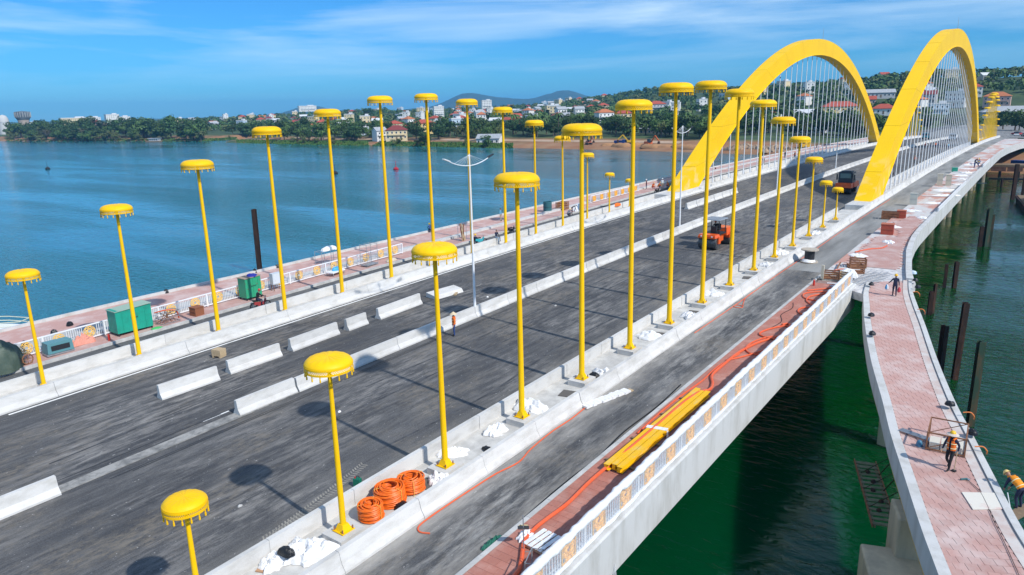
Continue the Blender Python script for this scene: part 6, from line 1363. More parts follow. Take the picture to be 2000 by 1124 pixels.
# crates and rubbish on the pavement before the joint
def crate(label, x, y, dz, sx, sy, sz, rz, m=M_WOOD, cat='crate', n=4, group='crates by the joint slab', name='crate'):
    t = thing(name, label, cat, (x, y, zc(y) + dz), rz, group)
    for a, b in ((-1, -1), (1, -1), (1, 1), (-1, 1)): MB().box((a * sx / 2, b * sy / 2, sz / 2), (.07, .07, sz)).build('corner_post', m, t)
    for k in range(n):
        z = sz * (k + .5) / n; w = sz / n * .6
        for s in (-1, 1): MB().box((0, s * sy / 2, z), (sx, .03, w)).build('slat', m, t); MB().box((s * sx / 2, 0, z), (.03, sy, w)).build('slat', m, t)
    MB().box((0, 0, .05), (sx, sy, .06)).build('bottom', m, t); return t
crate('rusty mesh crate lying on the pavement before the joint', 20.6, 54.9, -.25, 1.3, .7, .75, .25, M_RUSTL)
crate('pale slatted crate beside the rusty mesh crate', 21.6, 55.2, -.25, .9, .7, .65, -.2, M_WOOD, n=3)
crate('brown crate behind the white bag by the joint slab', 21.9, 58.0, -.25, 1.2, .9, .8, .5, M_RUSTL)
crate('brown crate furthest along the rubbish heap by the joint slab', 21.6, 60.4, -.25, 1.3, .9, .85, .3, M_RUSTL)
lump('sack_heap', 'white crumpled bags on the rubbish heap before the joint slab', 'sacks', (21.6, 56.5), (1.6, 1.5, .6), M_CLOTHW, 51, dz=-.25)
for i, (x, y, sx, sy, m, lab) in enumerate([(20.6, 56.6, .16, 2.6, M_WOOD, 'pale plank leaning on the rubbish heap by the joint'), (20.9, 57.6, .14, 3.0, M_WOODD, 'dark plank on the rubbish heap by the joint'), (20.2, 59.4, .12, 2.4, M_RUSTL, 'rusty bar beside the brown crates'), (21.2, 62.4, .12, 2.4, M_WOOD, 'pale plank beyond the brown crates')]):
    o = MB().box((0, 0, .05), (sx, sy, .06)).build('plank', m, None, loc=(x, y, zc(y) - .2 + .06 * i), rz=-.6 + .35 * i); o.rotation_euler = (.05, .03, -.6 + .35 * i); tag(o, lab, 'plank')
t = thing('duct_post', 'pale square duct standing at the pavement edge before the rubbish heap', 'duct', (20.0, 54.4, zc(54.4) - .25)); MB().box((0, 0, .62), (.22, .16, 1.25)).build('duct', mat('cream_pvc', (.66, .60, .46), .5), t); MB().tube([(0, 0, .02), (-.2, -.5, .02), (-.15, -1.0, .25), (-.1, -1.3, .02)], .025, 6).build('cable', M_BLACK, t)
t = thing('fire_extinguisher', 'red fire extinguisher standing on the pavement near the railing end', 'extinguisher', (19.95, 51.9, zc(51.9) - .25)); MB().lathe([(.001, 0), (.08, .01), (.085, .05), (.085, .42), (.05, .5), (.025, .52), (.001, .54)], (0, 0, 0), 12).build('cylinder', mat('ext_red', (.55, .03, .02), .35), t, True); MB().bar((0, 0, .54), (.12, 0, .56), .03).build('valve', M_DARK, t)
MBX = MB()
for i, (x, y, L, rz) in enumerate([(21.6, 53.3, 1.8, 1.3), (21.9, 52.6, 1.6, 1.5)]): tag(MB().tube([(-L / 2, 0, .05), (L / 2, 0, .05)], .05, 8).build('white_pipe', M_WHITE, None, loc=(x, y, zc(y) - .25), rz=rz - 1.0), 'white pipe lying near the railing end, %s of two' % ('nearer', 'farther')[i], 'pipe')
# rebar and formwork on the joint slab
t = thing('rebar_grid', 'grid of reinforcing bars on the raw joint slab', 'rebar', (23.1, 56.6, zc(56.6) - .235), -.1)
for i in range(9): MB().tube([(-.6, -2.6 + .62 * i, .03), (1.4, -2.55 + .62 * i, .03)], .022, 5).build('bar', M_STEEL, t)
for i in range(4): MB().tube([(-.4 + .45 * i, -3.2, .06), (-.5 + .45 * i, 3.2, .06)], .022, 5).build('bar', M_STEEL, t)
lump('plastic_bag', 'blue and white plastic bag on the footbridge beyond the walker', 'bag', (26.1, 60.0), (.7, .5, .28), mat('blue_white_bag', (.62, .70, .80), .5, noise=(5, (.15, .35, .6), .5, .6)), 60, dz=-.25)
# boxes on the arch span pavement
def sbox(name, label, cat, x, y, dz, size, m, rz=0, lid=None, group=None):
    t = thing(name, label, cat, (x, y, zc(y) + dz), rz, group); MB().box((0, 0, size[2] / 2), size).build('shell', m, t)
    MB().box((0, 0, size[2] + .03), (size[0] + .06, size[1] + .06, .06)).build('lid', lid or m, t)
    for s in (-1, 1): MB().box((0, s * (size[1] / 2 + .015), size[2] * .55), (size[0] * .96, .03, .05)).build('rib', lid or m, t)
    return t
M_REDB = mat('red_box', (.42, .075, .04), .6, noise=(3, (.30, .05, .03), .4, .7)); M_REDL = mat('red_box_lid', (.45, .13, .07), .6)
sbox('tool_box', 'larger red steel box on the pavement beyond the joint slab', 'box', 20.95, 78.2, -.25, (1.25, 1.25, 1.1), M_REDB, .1, M_REDL)
sbox('tool_box', 'smaller red box beyond the larger one on the arch-span pavement', 'box', 20.5, 90.0, -.25, (1.0, 1.0, .9), M_REDB, .1, M_REDL)
crate('rusty cage at the kerb before the smaller red box', 19.3, 89.8, W, 1.9, 1.0, 1.0, .1, M_RUSTL, 'cage', 3, None, 'cage')
sbox('post_form', 'pale grey square form standing at the kerb beyond the red boxes', 'form', 20.0, 102.5, -.25, (.9, .7, 1.5), mat('form_grey', (.50, .50, .44), .7), .1)
sbox('post_form', 'left of two cream square forms at the kerb beside the near arch', 'form', 20.3, 127, -.25, (.8, .8, 1.8), mat('form_cream', (.58, .54, .44), .7), .1)
sbox('post_form', 'right of two cream square forms at the kerb beside the near arch', 'form', 21.5, 127.3, -.25, (.8, .8, 1.7), mat('form_cream', (.58, .54, .44), .7), .1)
sbox('tool_box', 'small green box at the kerb beside the near arch', 'box', 19.9, 152, -.25, (.9, 1.2, .7), mat('green_box2', (.02, .30, .20), .6), .2)
for i in range(15):
    y = 66 + i * 7.8 + rs.uniform(-2, 2); x = rs.uniform(20.4, 22.9)
    lump('sheet_heap', 'white crumpled sheet on the arch-span pavement, %s from the joint slab' % ordinal(i + 1), 'plastic', (x, y), (rs.uniform(1.0, 2.4), rs.uniform(1.6, 4.0), rs.uniform(.12, .3)), M_CLOTHW, 200 + i, 'white sheets on the arch-span pavement', .4, rs.uniform(0, 3), -.25)
for i in range(8):
    y = 112 + i * 5.6; tag(MB().box((0, 0, .06), (3.2, .35, .10)).build('foam_plank', M_CLOTHW, None, loc=(21.6 + rs.uniform(-.3, .3), y, zc(y) - .25), rz=rs.uniform(-.2, .2)), 'white plank laid across the arch-span pavement, %s from the near end' % ordinal(i + 1), 'plank', 'white planks across the pavement')
# ---------------------------------------------------------------- footbridge things
t = thing('cage_cart', 'rusty cage cart loaded with pale tiles beside the walking worker', 'cart', (32.45, 26.25, zc(26.2) - .195), .05)
sx, sy, sz = 1.5, 1.9, .85
for a in (-1, 1):
    for b in (-1, 1): MB().box((a * sx / 2, b * sy / 2, sz / 2), (.06, .06, sz)).build('post', M_RUSTL, t)
for z in (.06, sz):
    for s in (-1, 1): MB().box((0, s * sy / 2, z), (sx, .05, .05)).build('rail', M_RUSTL, t); MB().box((s * sx / 2, 0, z), (.05, sy, .05)).build('rail', M_RUSTL, t)
for s in (-1, 1): MB().bar((-sx / 2, s * sy / 2, .08), (sx / 2, s * sy / 2, sz), .03).build('brace', M_RUSTL, t); MB().bar((s * sx / 2, -sy / 2, .08), (s * sx / 2, sy / 2, sz), .03).build('brace', M_RUSTL, t)
for k in range(5):
    for j in range(3): MB().box((-.45 + .45 * j, -.5, .10 + .06 * k), (.40 + rs.uniform(-.02, .02), .78, .05), rs.uniform(-.04, .04)).build('stacked_tile', mat('pale_tile', (.62, .58, .50), .8), t)
tag(lump('bucket', 'blue bucket left of the cage cart', 'bucket', (31.45, 25.5), (.3, .3, .3), mat('blue_plastic', (.05, .17, .28), .4), 70, rough=.02, dz=-.19), 'blue bucket left of the cage cart', 'bucket')
t = thing('pipe_bundle', 'grey pipes lying across the kerb left of the cage cart', 'pipes', (31.1, 26.3, zc(26.3) - .12), -.35)
for i in range(4): MB().tube([(-.7, .09 * i, .04), (.9, .09 * i, .04)], .035, 7).build('pipe', M_STEEL, t)
o = MB().add([(33.47, 22.03, zc(22) - .18), (34.70, 22.75, zc(22.7) - .18), (34.95, 21.55, zc(21.5) - .18), (33.96, 20.85, zc(20.9) - .18), (33.47, 22.03, zc(22) - .15), (34.70, 22.75, zc(22.7) - .15), (34.95, 21.55, zc(21.5) - .15), (33.96, 20.85, zc(20.9) - .15)], [(3, 2, 1, 0), (4, 5, 6, 7), (0, 1, 5, 4), (1, 2, 6, 5), (2, 3, 7, 6), (3, 0, 4, 7)]).build('board', mat('printed_board', (.70, .66, .58), .6, noise=(1.3, (.66, .42, .38), .55, .72)))
tag(o, 'pale printed board lying flat on the footbridge paving', 'board')
hose('cable', 'thin dark cable running down the footbridge paving', [(33.5, 23.3), (34.0, 22.6), (34.35, 21.6), (34.7, 20.3), (35.1, 19.0), (35.6, 17.2), (36.1, 15.4)], .013, M_DARK, -.17, 6, 5)
t = thing('angle_grinder', 'small grey grinder lying on the footbridge paving with its cable', 'grinder', (33.45, 23.2, zc(23.2) - .19), .7); MB().tube([(-.16, 0, .05), (.12, 0, .06)], .04, 8).build('body', mat('tool_teal', (.05, .14, .15), .4), t); MB().lathe([(.001, .02), (.08, .02), (.08, .035), (.001, .035)], (.17, 0, 0), 12).build('disc', M_STEEL, t)
for i, (x, y, lab) in enumerate([(26.85, 56.3, 'at the outer kerb level with the joint slab'), (27.35, 54.0, 'at the outer kerb behind the walking navy worker'), (24.1, 53.2, 'on the inner kerb at the joint'), (25.75, 44.4, 'on the inner kerb beyond the bend'), (26.65, 40.2, 'on the inner kerb, second from the joint'), (32.1, 30.6, 'on the outer kerb above the cage cart'), (33.35, 27.6, 'hanging on the outer kerb right of the cage cart')]):
    lump('sandbag', 'black bag lying %s of the footbridge' % lab, 'bag', (x, y), (.45, .5, .22), M_BAGK, 80 + i, 'black bags on the footbridge kerbs', dz=.04)
for i, (x, y) in enumerate([(27.6, 52.3), (28.6, 47.5), (33.1, 29.9), (33.9, 26.2)]):
    hose('rope_loop', ('orange strap over the outer footbridge kerb near the walking navy worker', 'orange strap over the outer kerb below the navy worker', 'orange strap on the outer kerb above the cage cart', 'orange strap on the outer kerb right of the cage cart')[i], [(x - .35, y - .1, .05), (x - .05, y, .08), (x + .12, y + .05, -.1), (x + .12, y + .3, -.35)], .03, mat('strap_orange', (.75, .22, .06), .6), .02)
# hanging timber platform by the footbridge pier
t = thing('work_platform', 'dark slatted work platform hanging beside the footbridge pier', 'platform', (29.62, 26.9, -3.15), .32)
for s in (-.42, .42): MB().box((s * 1.27, 0, .06), (.05, 6.7, .16)).build('side_rail', M_RUSTL, t); MB().box((s, 0, 0), (.07, 6.6, .10)).build('bearer', M_WOODD, t)
for i in range(15): MB().box((0, -3.1 + .44 * i, .07), (1.05, .24 + rs.uniform(-.04, .05), .04), rs.uniform(-.03, .03)).build('plank', mat('slimy_timber', (.13, .145, .085), .85, noise=(3, (.24, .23, .15), .4, .7)), t)
for y in (-1.6, .2, 1.8):
    MB().tube([(.45, y, .05), (1.25, y - .1, 1.5)], .03, 5).build('hanger_bar', M_RUST, t); MB().tube([(-.45, y, .05), (1.25, y - .1, 1.55)], .02, 5).build('hanger_bar', M_RUST, t)
for i in range(5): lump('scrap', 'rusty clamp lying on the hanging platform, %s from its near end' % ordinal(i + 1), 'clamp', (29.62 - .31 * (i - 2) + rs.uniform(-.2, .2), 26.9 + .92 * (i - 2), -3.06), (.25, .3, .14), M_RUST, 90 + i, 'clamps on the hanging platform')
t = thing('rope_ladder', 'white safety rope hung outside the footbridge kerb at the right edge', 'rope', (35.9, 21.2, zc(21.2)), 0)
for i in range(4): MB().tube([(-.1, 1.0 - .3 * i, -.3 - .18 * i), (.35, -.2 - .3 * i, -.42 - .2 * i), (.5, -1.5, -.55)], .018, 5).build('rope', M_WHITE, t)

t = thing('foot_plank', 'narrow plank hung outside the footbridge kerb under the leaning worker', 'plank', (35.5, 23.1, zc(23) - .92), -.4)
MB().box((0, 0, 0), (.45, 1.8, .06)).build('plank', M_WOODD, t)
for yy in (-.7, .7): MB().tube([(0, yy, 0), (-.28, yy, .95)], .02, 5).build('sling', M_WHITE, t)
# ---------------------------------------------------------------- piles in the water
def hpile(label, x, y, h, rz, lean=0.0, w=.42, group='steel piles in the river', m=None):
    t = thing('steel_pile', label, 'pile', (x, y, WZ), rz, group); t.rotation_euler = (0, lean, rz)
    mb = MB(); mb.box((0, 0, h / 2 - 1.5), (.03, w - .05, h + 3)); mb.build('web', m or M_RUST, t)
    for s in (-1, 1): MB().box((0, s * w / 2, h / 2 - 1.5), (w, .03, h + 3)).build('flange', m or M_RUST, t)
    return t
M_RUSTG = mat('algae_steel', (.025, .055, .035), .7, noise=(1.5, (.10, .06, .03), .45, .65, (1, 1, .4)))
hpile('tall greenish steel pile standing alone right of the footbridge', 32.4, 46.9, 6.3, .5, m=M_RUSTG)
hpile('tallest leaning rusty pile with white marks, right of the footbridge', 30.5, 56.3, 6.6, .4, .02)
hpile('shorter rusty pile left of the tallest leaning one', 29.35, 56.6, 4.4, .9)
hpile('lone short rusty pile beside the footbridge bend', 26.15, 76.2, 2.6, .3); hpile('thin rusty pile touching the lone short one', 26.35, 76.9, 3.3, .8, w=.25)
hpile('left pile of the dark pair beyond the bend', 26.0, 90.2, 2.9, .2, w=.34); hpile('right pile of the dark pair beyond the bend', 27.0, 90.5, 3.3, .5)
hpile('short pile of the green trio', 27.3, 121.6, 3.2, .3, w=.5); hpile('tallest green pile of the trio', 28.0, 122.0, 6.0, .6, w=.6, m=M_RUSTG); hpile('middle pile of the green trio', 28.5, 122.5, 5.0, .2, w=.4, m=M_RUSTG)
hpile('dark pile at the right edge beside the barge', 28.6, 186.5, 8.0, .4, w=.7); hpile('thin dark pile behind the barge mooring pile', 30.2, 190, 6.6, .1, w=.5)
hpile('rusty steel pile rising from the river beyond the far footbridge', -57.0, 50.0, 9.5, .5, .015, w=.55)
for i in range(7): MB().box((.16, .1, 5.2 - .45 * i), (.06, .12, .12)).build('mark', M_WHITE, bpy.data.objects['steel_pile.001'])
# yellow casing piles below the arch span
for i, (x, y) in enumerate([(18.6, 112), (18.6, 126), (18.5, 137.5), (18.9, 149.9), (19.5, 153), (19.0, 176), (18.9, 190.6), (18.9, 203), (18.8, 212.7), (19.8, 226)]):
    t = thing('casing_pile', 'yellow-topped concrete pile under the arch span, %s from the near side' % ordinal(i + 1), 'pile', (x, y, WZ), 0, 'casing piles under the arch span')
    top = zc(y) - 1.3 - WZ; cut = lerp(.15, .45, rs.random()) * top
    MB().tube([(0, 0, -1.5), (0, 0, cut)], .72, 16).build('shaft', mat('pile_concrete', (.36, .30, .22), .85, noise=(.8, (.24, .2, .15), .4, .7, (1, 1, .3))), t, True); MB().tube([(0, 0, cut - .01), (0, 0, top)], .78, 16).build('casing', M_YELD, t, True)
t = thing('pile_cap_frame', 'white bracing frame around a yellow pile under the span', 'frame', (18.9, 190, -3.5)); MB().box((0, 0, 0), (3, 3, .25)).build('frame', M_STEEL, t); MB().box((2.5, 0, .2), (3.5, .2, .2)).build('arm', M_STEEL, t)

# barge, wharf at right edge
t = thing('barge', 'dark barge heaped with pale earth at the right edge', 'barge', (35.0, 172, WZ), .12)
mb = MB(); mb.prism([(-4.2, -.5), (4.2, -.5), (4.6, 1.5), (-4.6, 1.5)], lambda t_, u, v: (u, t_, v), [-11, 11]); mb.build('hull', mat('barge_hull', (.05, .025, .022), .7, noise=(1, (.10, .04, .03), .4, .7)), t); MB().box((0, 0, 1.58), (8.6, 21, .16)).build('deck', M_WOODD, t)
lump('earth_heap', 'pale earth heap loaded on the barge', 'earth', (34.6, 172, WZ + 1.6), (7.4, 16, 2.6), mat('pale_earth', (.42, .31, .19), .9, noise=(.7, (.30, .21, .12), .4, .7), bump=(3, .6)), 95)
t = thing('trestle_wharf', 'brown steel trestle wharf under the bridge end', 'wharf', (36, 248, WZ), .1)
MB().box((0, 0, 3.2), (40, 7, .5)).build('deck', M_WOODD, t)
for i in range(9): MB().tube([(-18 + 4.5 * i, -3, -1), (-18 + 4.5 * i, -3, 3)], .35, 8).build('post', M_RUST, t)
for i in range(10): MB().box((-18 + 4 * i, -3.6, 2.3), (3.7, .12, 1.3)).build('side_panel', mat('wharf_panel', (.16, .07, .05), .8, noise=(1, (.26, .13, .09), .4, .7)), t)
t = thing('trestle_beam', 'long dark beam over the water in front of the wharf', 'beam', (33, 214, WZ + 2.2), .08); MB().box((0, 0, 0), (22, .5, .5)).build('beam', M_DARK, t); [MB().tube([(x_, 0, -3), (x_, 0, .2)], .3, 8).build('post', M_RUST, t) for x_ in (-8, -2, 4, 9)]

# ---------------------------------------------------------------- far pavement things
M_GRB = mat('green_steel', (.015, .33, .23), .5, noise=(2.2, (.02, .24, .17), .45, .75)); M_GRB2 = mat('green_steel_rusty', (.03, .33, .17), .5, noise=(3, (.16, .10, .05), .58, .68))
def site_box(label, x, y, size, m, rz, lidm):
    t = thing('site_box', label, 'box', (x, y, zc(y) - .25), rz); MB().box((0, 0, .18 + size[2] / 2), size).build('shell', m, t)
    MB().box((0, 0, .18 + size[2] + .03), (size[0] + .12, size[1] + .12, .05), rot=Matrix.Rotation(.05, 3, 'X')).build('lid', lidm, t)
    for a in (-1, 1):
        for b in (-1, 1): MB().box((a * size[0] * .46, b * size[1] * .46, .09), (.1, .1, .18)).build('foot', M_DARK, t)
    for s in (-1, 0, 1): MB().box((size[0] / 2 + .015, s * size[1] * .32, .18 + size[2] / 2), (.03, .06, size[2])).build('rib', m, t)
    MB().tube([(size[0] / 2 + .02, -.25, .18 + size[2] * .6), (size[0] / 2 + .09, -.25, .18 + size[2] * .6), (size[0] / 2 + .09, .25, .18 + size[2] * .6), (size[0] / 2 + .02, .25, .18 + size[2] * .6)], .018, 5).build('handle', M_DARK, t)
    return t
site_box('large green steel site box with warped lid on the far pavement', -20.75, 14.7, (1.35, 2.7, 1.75), M_GRB, 0, mat('dusty_lid', (.30, .42, .34), .8))
site_box('smaller upright green steel box with rusty edges on the far pavement', -20.6, 25.1, (1.1, 1.55, 1.75), M_GRB2, 0, mat('board_lid', (.34, .26, .2), .8))
lump('cloth', 'blue cloth hanging over the smaller green box', 'cloth', (-20.4, 25.3, zc(25) + 1.72), (.9, .8, .22), cloth((.02, .03, .30)), 97)
t = thing('generator', 'low blue-grey machine housing on the far pavement by the first pole', 'generator', (-20.35, 9.3, zc(9.3) - .25), .0); MB().box((0, 0, .55), (1.0, 1.7, .75), taper=.94).build('housing', mat('teal_grey', (.10, .25, .28), .5), t); MB().box((.51, 0, .55), (.03, 1.2, .35)).build('grille', M_DARK, t); MB().box((0, 0, .09), (.9, 1.8, .12)).build('skid', M_STEEL, t)
o = lump('tarpaulin_heap', 'dark green tarpaulin draped over a machine at the left edge', 'tarpaulin', (-20.1, 5.6), (2.3, 2.8, 2.0), mat('tarpaulin', (.055, .085, .065), .6, noise=(1.6, (.10, .13, .10), .4, .7), bump=(2.5, .8)), 98, rough=.22, dz=-.25, n=40, k=20)
lump('cloth', 'salmon pink cloth bundle against the far railing', 'cloth', (-20.9, 11.2), (.7, 1.6, .75), cloth((.75, .32, .24)), 99, rough=.36, dz=-.25)
t = thing('hose_reel', 'rusty wheel leaning by the green tarpaulin', 'wheel', (-19.75, 7.15, zc(7) - .25), .2); MB().tube([(0, .35 * math.cos(a), .36 + .35 * math.sin(a)) for a in [2 * PI * i / 16 for i in range(16)]], .05, 6, closed=True).build('rim', M_RUSTL, t); mb = MB(); [mb.bar((0, 0, .36), (0, .33 * math.cos(a), .36 + .33 * math.sin(a)), .03) for a in (0, 1.57, 3.14, 4.71)]; mb.build('spokes', M_RUSTL, t)
t = thing('bar_rack', 'tangled steel bar rack beside the large green box', 'rack', (-20.2, 17.3, zc(17.3) - .25), .1)
for i in range(8): MB().tube([(rs.uniform(-.5, .5), rs.uniform(-.8, .8), .05), (rs.uniform(-.5, .5), rs.uniform(-.8, .8), 1.0)], .025, 5).build('bar', M_RUSTL, t)
for z in (.1, .5, .95): MB().tube([(-.5, -.75, z), (.5, -.75, z), (.5, .75, z), (-.5, .75, z)], .03, 5, closed=True).build('frame', mat('grey_primer', (.22, .21, .22), .7), t)
hose('hose', 'orange hose thrown over the steel bar rack', [(-20.6, 16.5, .9), (-20.0, 17.2, 1.05), (-19.9, 17.9, .8), (-20.2, 18.2, .1)], .05, M_HOSE, -.25)
sbox('tool_box', 'open rust-brown box on the far pavement', 'box', -20.1, 19.7, -.25, (.8, .8, .65), mat('rust_brown', (.26, .095, .045), .8), .1)
lump('cloth', 'bright green sheet at the far kerb before the bar rack', 'cloth', (-19.55, 16.0), (.5, .9, .12), mat('bright_green', (.06, .42, .12), .6), 101, dz=-.25)
t = thing('fire_extinguisher', 'red extinguisher on the far pavement left of the large green box', 'extinguisher', (-19.9, 12.6, zc(12.6) - .25)); MB().lathe([(.001, 0), (.09, .01), (.09, .42), (.05, .5), (.001, .54)], (0, 0, 0), 10).build('cylinder', mat('ext_red', (.55, .03, .02), .35), t, True); MB().bar((0, 0, .54), (.12, 0, .56), .03).build('valve', M_DARK, t)
t = thing('control_cabinet', 'pale grey electrical cabinet on legs beside the smaller green box', 'cabinet', (-20.9, 28.0, zc(28) - .25), 0); MB().box((0, 0, 1.1), (.5, 1.0, 1.0)).build('case', mat('cab_grey', (.55, .60, .64), .5), t); [MB().box((a * .2, b * .42, .3), (.05, .05, .62)).build('leg', M_RUSTL, t) for a in (-1, 1) for b in (-1, 1)]; MB().box((.255, 0, 1.1), (.02, .86, .86)).build('door', mat('cab_grey2', (.62, .66, .70), .5), t)
t = thing('hand_cart', 'low white cart with a blue bundle on the far pavement', 'cart', (-20.6, 34.6, zc(34.6) - .25), .2); MB().box((0, 0, .35), (.95, 1.9, .1)).build('bed', M_WHITE, t); [MB().box((a * .42, b * .8, .15), (.06, .06, .32)).build('leg', M_STEEL, t) for a in (-1, 1) for b in (-1, 1)]
lump('cloth', 'bright blue bundle on the low white cart', 'cloth', (-20.6, 34.8, zc(34.8) + .15), (.6, 1.0, .35), mat('bright_blue', (.03, .32, .65), .5), 103)
t = thing('scaffold_tower', 'thin grey scaffold frame on wheels on the far pavement', 'scaffold', (-20.5, 39.0, zc(39) - .25), .1)
for a in (-.45, .45):
    for b in (-.8, .8): MB().tube([(a, b, 0), (a, b, 2.3)], .025, 5).build('upright', M_STEEL, t)
for z in (.2, 1.0, 1.7, 2.25): MB().tube([(-.45, -.8, z), (.45, -.8, z), (.45, .8, z), (-.45, .8, z)], .02, 5, closed=True).build('ledger', M_STEEL, t)
MB().box((0, 0, .12), (.9, 1.7, .06)).build('base', M_STEEL, t)
t = thing('scaffold_rack', 'scaffold frame with white bags standing on the far footbridge', 'scaffold', (-24.6, 37.0, zc(37) - .2), .1)
for a in (-.5, .5):
    for b in (-1.3, 0, 1.3): MB().tube([(a, b, 0), (a, b, 1.6)], .028, 5).build('upright', M_STEEL, t)
for z in (.5, 1.55): MB().tube([(-.5, -1.3, z), (.5, -1.3, z), (.5, 1.3, z), (-.5, 1.3, z)], .025, 5, closed=True).build('ledger', M_STEEL, t)
lump('sack_heap', 'white bags on top of the far footbridge scaffold frame', 'sacks', (-24.6, 37.3, zc(37) + 1.3), (.9, 2.0, .4), M_CLOTHW, 104)
lump('sack_heap', 'pale cement bags on the far pavement beyond the scaffold frame', 'sacks', (-19.9, 41.5), (.6, 1.4, .3), mat('cement_bag', (.55, .48, .38), .8), 105, dz=-.25)
t = thing('timber_stack', 'upright brown timber frame on the far pavement before the eighth far pole', 'timber', (-20.2, 53.4, zc(53.4) - .25), .2)
for i in range(5): MB().bar((rs.uniform(-.3, .3), -.35 + .17 * i, 0), (rs.uniform(-.3, .3), -.3 + .15 * i, 2.0), .12, .07).build('board', M_RUSTL if i % 2 else M_WOOD, t)
for b in (-1.0, 1.0): MB().tube([(0, b, 0), (0, b, 1.9)], .03, 5).build('post', M_STEEL, t)
t = thing('wash_tub', 'dark green water drum on the far footbridge', 'drum', (-22.9, 75.5, zc(75.5) - .22)); MB().lathe([(.001, 0), (.62, 0), (.62, 1.5), (.56, 1.5), (.56, 1.3), (.001, 1.3)], (0, 0, 0), 20).build('drum', mat('dark_teal', (.03, .12, .14), .5), t, True); MB().lathe([(.63, .7), (.66, .72), (.63, .74)], (0, 0, 0), 20).build('hoop', M_DARK, t)
crate('rusty basket beside the dark green drum', -22.3, 78.5, -.22, 1.2, 1.8, 1.1, .1, M_RUSTL, 'basket', 4, None, 'basket')
lump('sheet_heap', 'white rags between the drum and the far kerb', 'rags', (-19.6, 78.6), (1.0, 2.2, .9), M_CLOTHW, 107, dz=-.25)
lump('cloth', 'orange cloth hung over the far barrier wall between two poles', 'cloth', (-15.40, 82.6, zc(82.6) + .12), (.55, 1.9, .42), cloth(ORV), 108, rough=.2)
sbox('skip', 'green tub with red rim at the foot of the left arch', 'tub', -17.9, 108.5, -.3, (1.4, 2.6, .9), mat('tub_green', (.05, .36, .28), .5), 0, mat('tub_red', (.5, .10, .08), .5))
MB(); lump('stone_block', 'pale concrete block on the far pavement under the left arch', 'block', (-21.2, 131), (1.2, 1.6, 1.5), M_CONC2, 110, rough=.06, dz=-.25)
for i, (x, y) in enumerate([(-25.4, 11.0), (-26.6, 12.6), (-29.3, 22.0), (-28.7, 31), (-28.4, 33.5), (-24.4, 8.6)]): lump('sandbag', 'dark bag on the far footbridge, %s from the left edge' % ordinal(i + 1), 'bag', (x, y), (.5, .5, .35), M_BAGK, 120 + i, 'dark bags on the far footbridge', dz=-.2)
t = thing('wooden_crate', 'small pale wooden crate on the far lanes near the first loose barrier block', 'crate', (-9.75, 15.3, zc(15.3) + W + .004), .3); MB().box((0, 0, .34), (.72, .6, .44)).build('box', M_WOOD, t); [MB().box((a * .28, 0, .06), (.12, .6, .12)).build('skid', M_WOOD, t) for a in (-1, 1)]
t = tag(MB().box((0, 0, .07), (.2, .9, .14)).build('timber_baulk', M_WOOD, None, loc=(-5.65, 35.5, zc(35.5) + W + .003), rz=.5), 'pale timber baulk propping the toppled barrier block', 'timber')
for i, (x, y) in enumerate([(3.9, 36.8), (4.6, 13.8), (8.4, 5.1), (-2.6, 36.1)]): lump('stone', 'loose %s on the asphalt, %s from the camera' % ('white scrap' if i % 2 else 'pale stone', ordinal(i + 1)), 'stone', (x, y), (.16, .24, .08), M_CONC2 if i % 2 == 0 else M_CLOTHW, 140 + i, 'loose scraps on the road', dz=W)

# ---------------------------------------------------------------- river things
def buoy(label, x, y, c):
    t = thing('buoy', label, 'buoy', (x, y, WZ)); MB().lathe([(.001, -.4), (1.0, -.3), (1.1, .5), (.5, 1.0), (.001, 1.1)], (0, 0, 0), 14).build('float', c, t, True); MB().tube([(0, 0, 1.0), (0, 0, 3.0)], [.16, .06], 6).build('mast', c, t); MB().lathe([(.001, 3.0), (.3, 3.1), (.001, 3.5)], (0, 0, 0), 8).build('topmark', c, t)
buoy('dark buoy on the open water at far left', -351, 134, M_DARK); buoy('red buoy on the water between two far poles', -177, 195, mat('buoy_red', (.40, .015, .03), .5)); buoy('dark buoy beside the fifth far pole', -186.7, 172, M_DARK)
t = thing('work_boat', 'white railed work boat with orange lifebuoy at the left edge', 'boat', (-58.5, 14.0, WZ - .2), -.95)
mb = MB(); mb.prism([(-1.6, .3), (-1.2, -.3), (1.2, -.3), (1.6, .3), (1.65, .9), (-1.65, .9)], lambda t_, u, v: (u * (1 - max(0, t_ - 4) ** 2 * .05), t_, v), [-8, -4, 0, 4, 6, 7.5]); mb.build('hull', M_WHITE, t)
for z in (1.35, 1.8): MB().tube([(-1.5, -7.5, z), (-1.5, 4, z), (-.8, 6.8, z), (.8, 6.8, z), (1.5, 4, z), (1.5, -7.5, z)], .05, 5).build('rail', mat('cream_paint', (.66, .66, .5), .5), t)
for i in range(8): MB().tube([(1.5, -7.5 + 1.6 * i, .8), (1.5, -7.5 + 1.6 * i, 1.82)], .045, 5).build('stanchion', M_WHITE, t)
MB().tube([(1.6, .4 + .45 * math.cos(a), 1.4 + .45 * math.sin(a)) for a in [2 * PI * i / 14 for i in range(14)]], .13, 7, closed=True).build('lifebuoy', mat('lifebuoy', (.75, .13, .05), .5), t)
x, y = bank_at(292, -9)
t = thing('houseboat', 'grey-roofed houseboat moored at the left tree belt', 'houseboat', (x, y, WZ), .5); MB().box((0, 0, .4), (14, 5, 1.2)).build('hull', M_WOODD, t); MB().box((1, 0, 2.1), (10, 4, 2.4)).build('cabin', wm('grey'), t); MB().box((1, 0, 3.5), (12, 5.2, .25)).build('roof', rm('white metal'), t); [MB().box((-2.5 + 2.2 * i, -2.02, 2.2), (1.2, .08, 1.1)).build('window', M_GLASS, t) for i in range(4)]
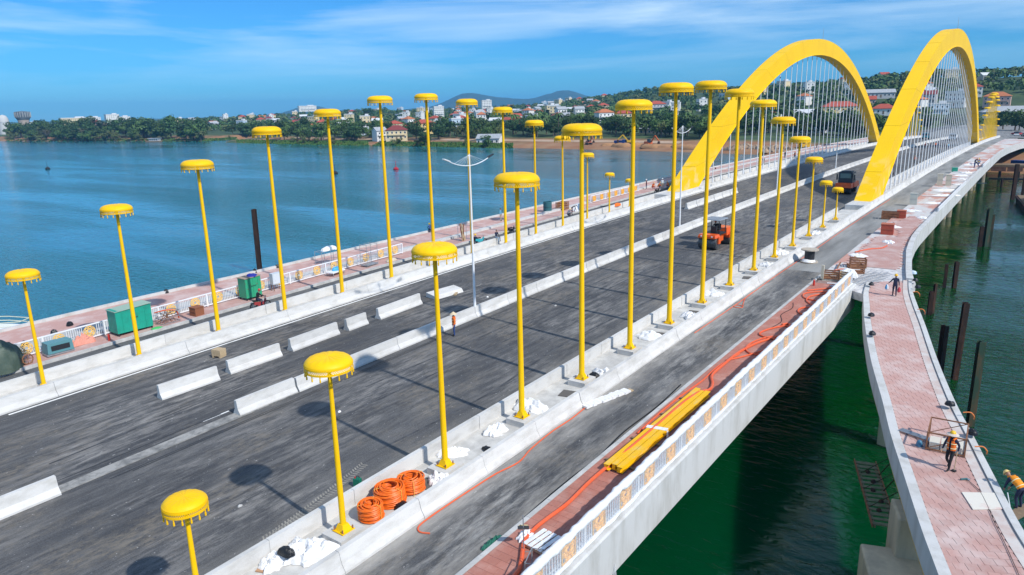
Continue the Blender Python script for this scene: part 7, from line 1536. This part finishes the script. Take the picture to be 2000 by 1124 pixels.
# rubble on the bank behind the left arch
for i in range(16):
    px = 1430 + i * 11 + rs.uniform(-4, 4); x, y = bank_at(px, rs.uniform(6, 20)); lump('rock_heap', 'pale rubble heap on the bank behind the left arch, %s from the left' % ordinal(i + 1), 'rubble', (x, y, terr(x, y) - .3), (rs.uniform(4, 8), rs.uniform(3, 6), rs.uniform(1.2, 3.0)), mat('rubble', (.40, .29, .20), .95, noise=(.5, (.24, .16, .10), .4, .7), bump=(1.5, .8)), 300 + i, 'rubble heaps on the bank', .35)
for i in range(7):
    px = 1190 + i * 28; x, y = bank_at(px, rs.uniform(8, 15)); lump('earth_heap', 'orange earth heap on the works bank, %s from the left' % ordinal(i + 1), 'earth', (x, y, terr(x, y) - .3), (rs.uniform(9, 15), rs.uniform(6, 9), rs.uniform(1.2, 2.2)), mat('orange_earth', (.42, .22, .10), .95, noise=(.4, (.30, .16, .08), .4, .7)), 330 + i, 'earth heaps on the works bank', .25)
# river path on the bank
V = []; 
for i in range(60):
    px = 560 + i * 13; x, y = bank_at(px, 22); V += [(x, y, terr(x, y) + .15), (x + .5, y + 6, terr(x + .5, y + 6) + .15)]
struct(MB().add(V, [(2 * i, 2 * i + 1, 2 * i + 3, 2 * i + 2) for i in range(59)]).build('river_path', mat('dirt_path', (.46, .33, .23), .95, noise=(.1, (.38, .25, .15), .4, .7))))
# works yard and approach road at the far end
struct(MB().add([(-26, 352, zc(352) - .5), (34, 352, zc(352) - .5), (40, 640, zc(640) + .2), (-20, 640, zc(640) + .2)], [(0, 1, 2, 3)]).build('approach_road', M_ASPH_L))
# ================================================================ haze
hz = bpy.data.materials.new('haze'); hz.use_nodes = True; hn = hz.node_tree.nodes; hn.clear()
ho = hn.new('ShaderNodeOutputMaterial'); hv = hn.new('ShaderNodeVolumePrincipled'); hv.inputs['Color'].default_value = (.18, .55, 1.0, 1); hv.inputs['Density'].default_value = 1.15e-4; hv.inputs['Anisotropy'].default_value = 0.0
hz.node_tree.links.new(hv.outputs[0], ho.inputs['Volume'])
o = MB().box(((-9510 + 1510) / 2, (-270 + 9510) / 2, (-9 + 210) / 2), (11020, 9780, 219)).build('haze', hz); o['kind'] = 'stuff'; o['label'] = 'thin blue haze over the river'
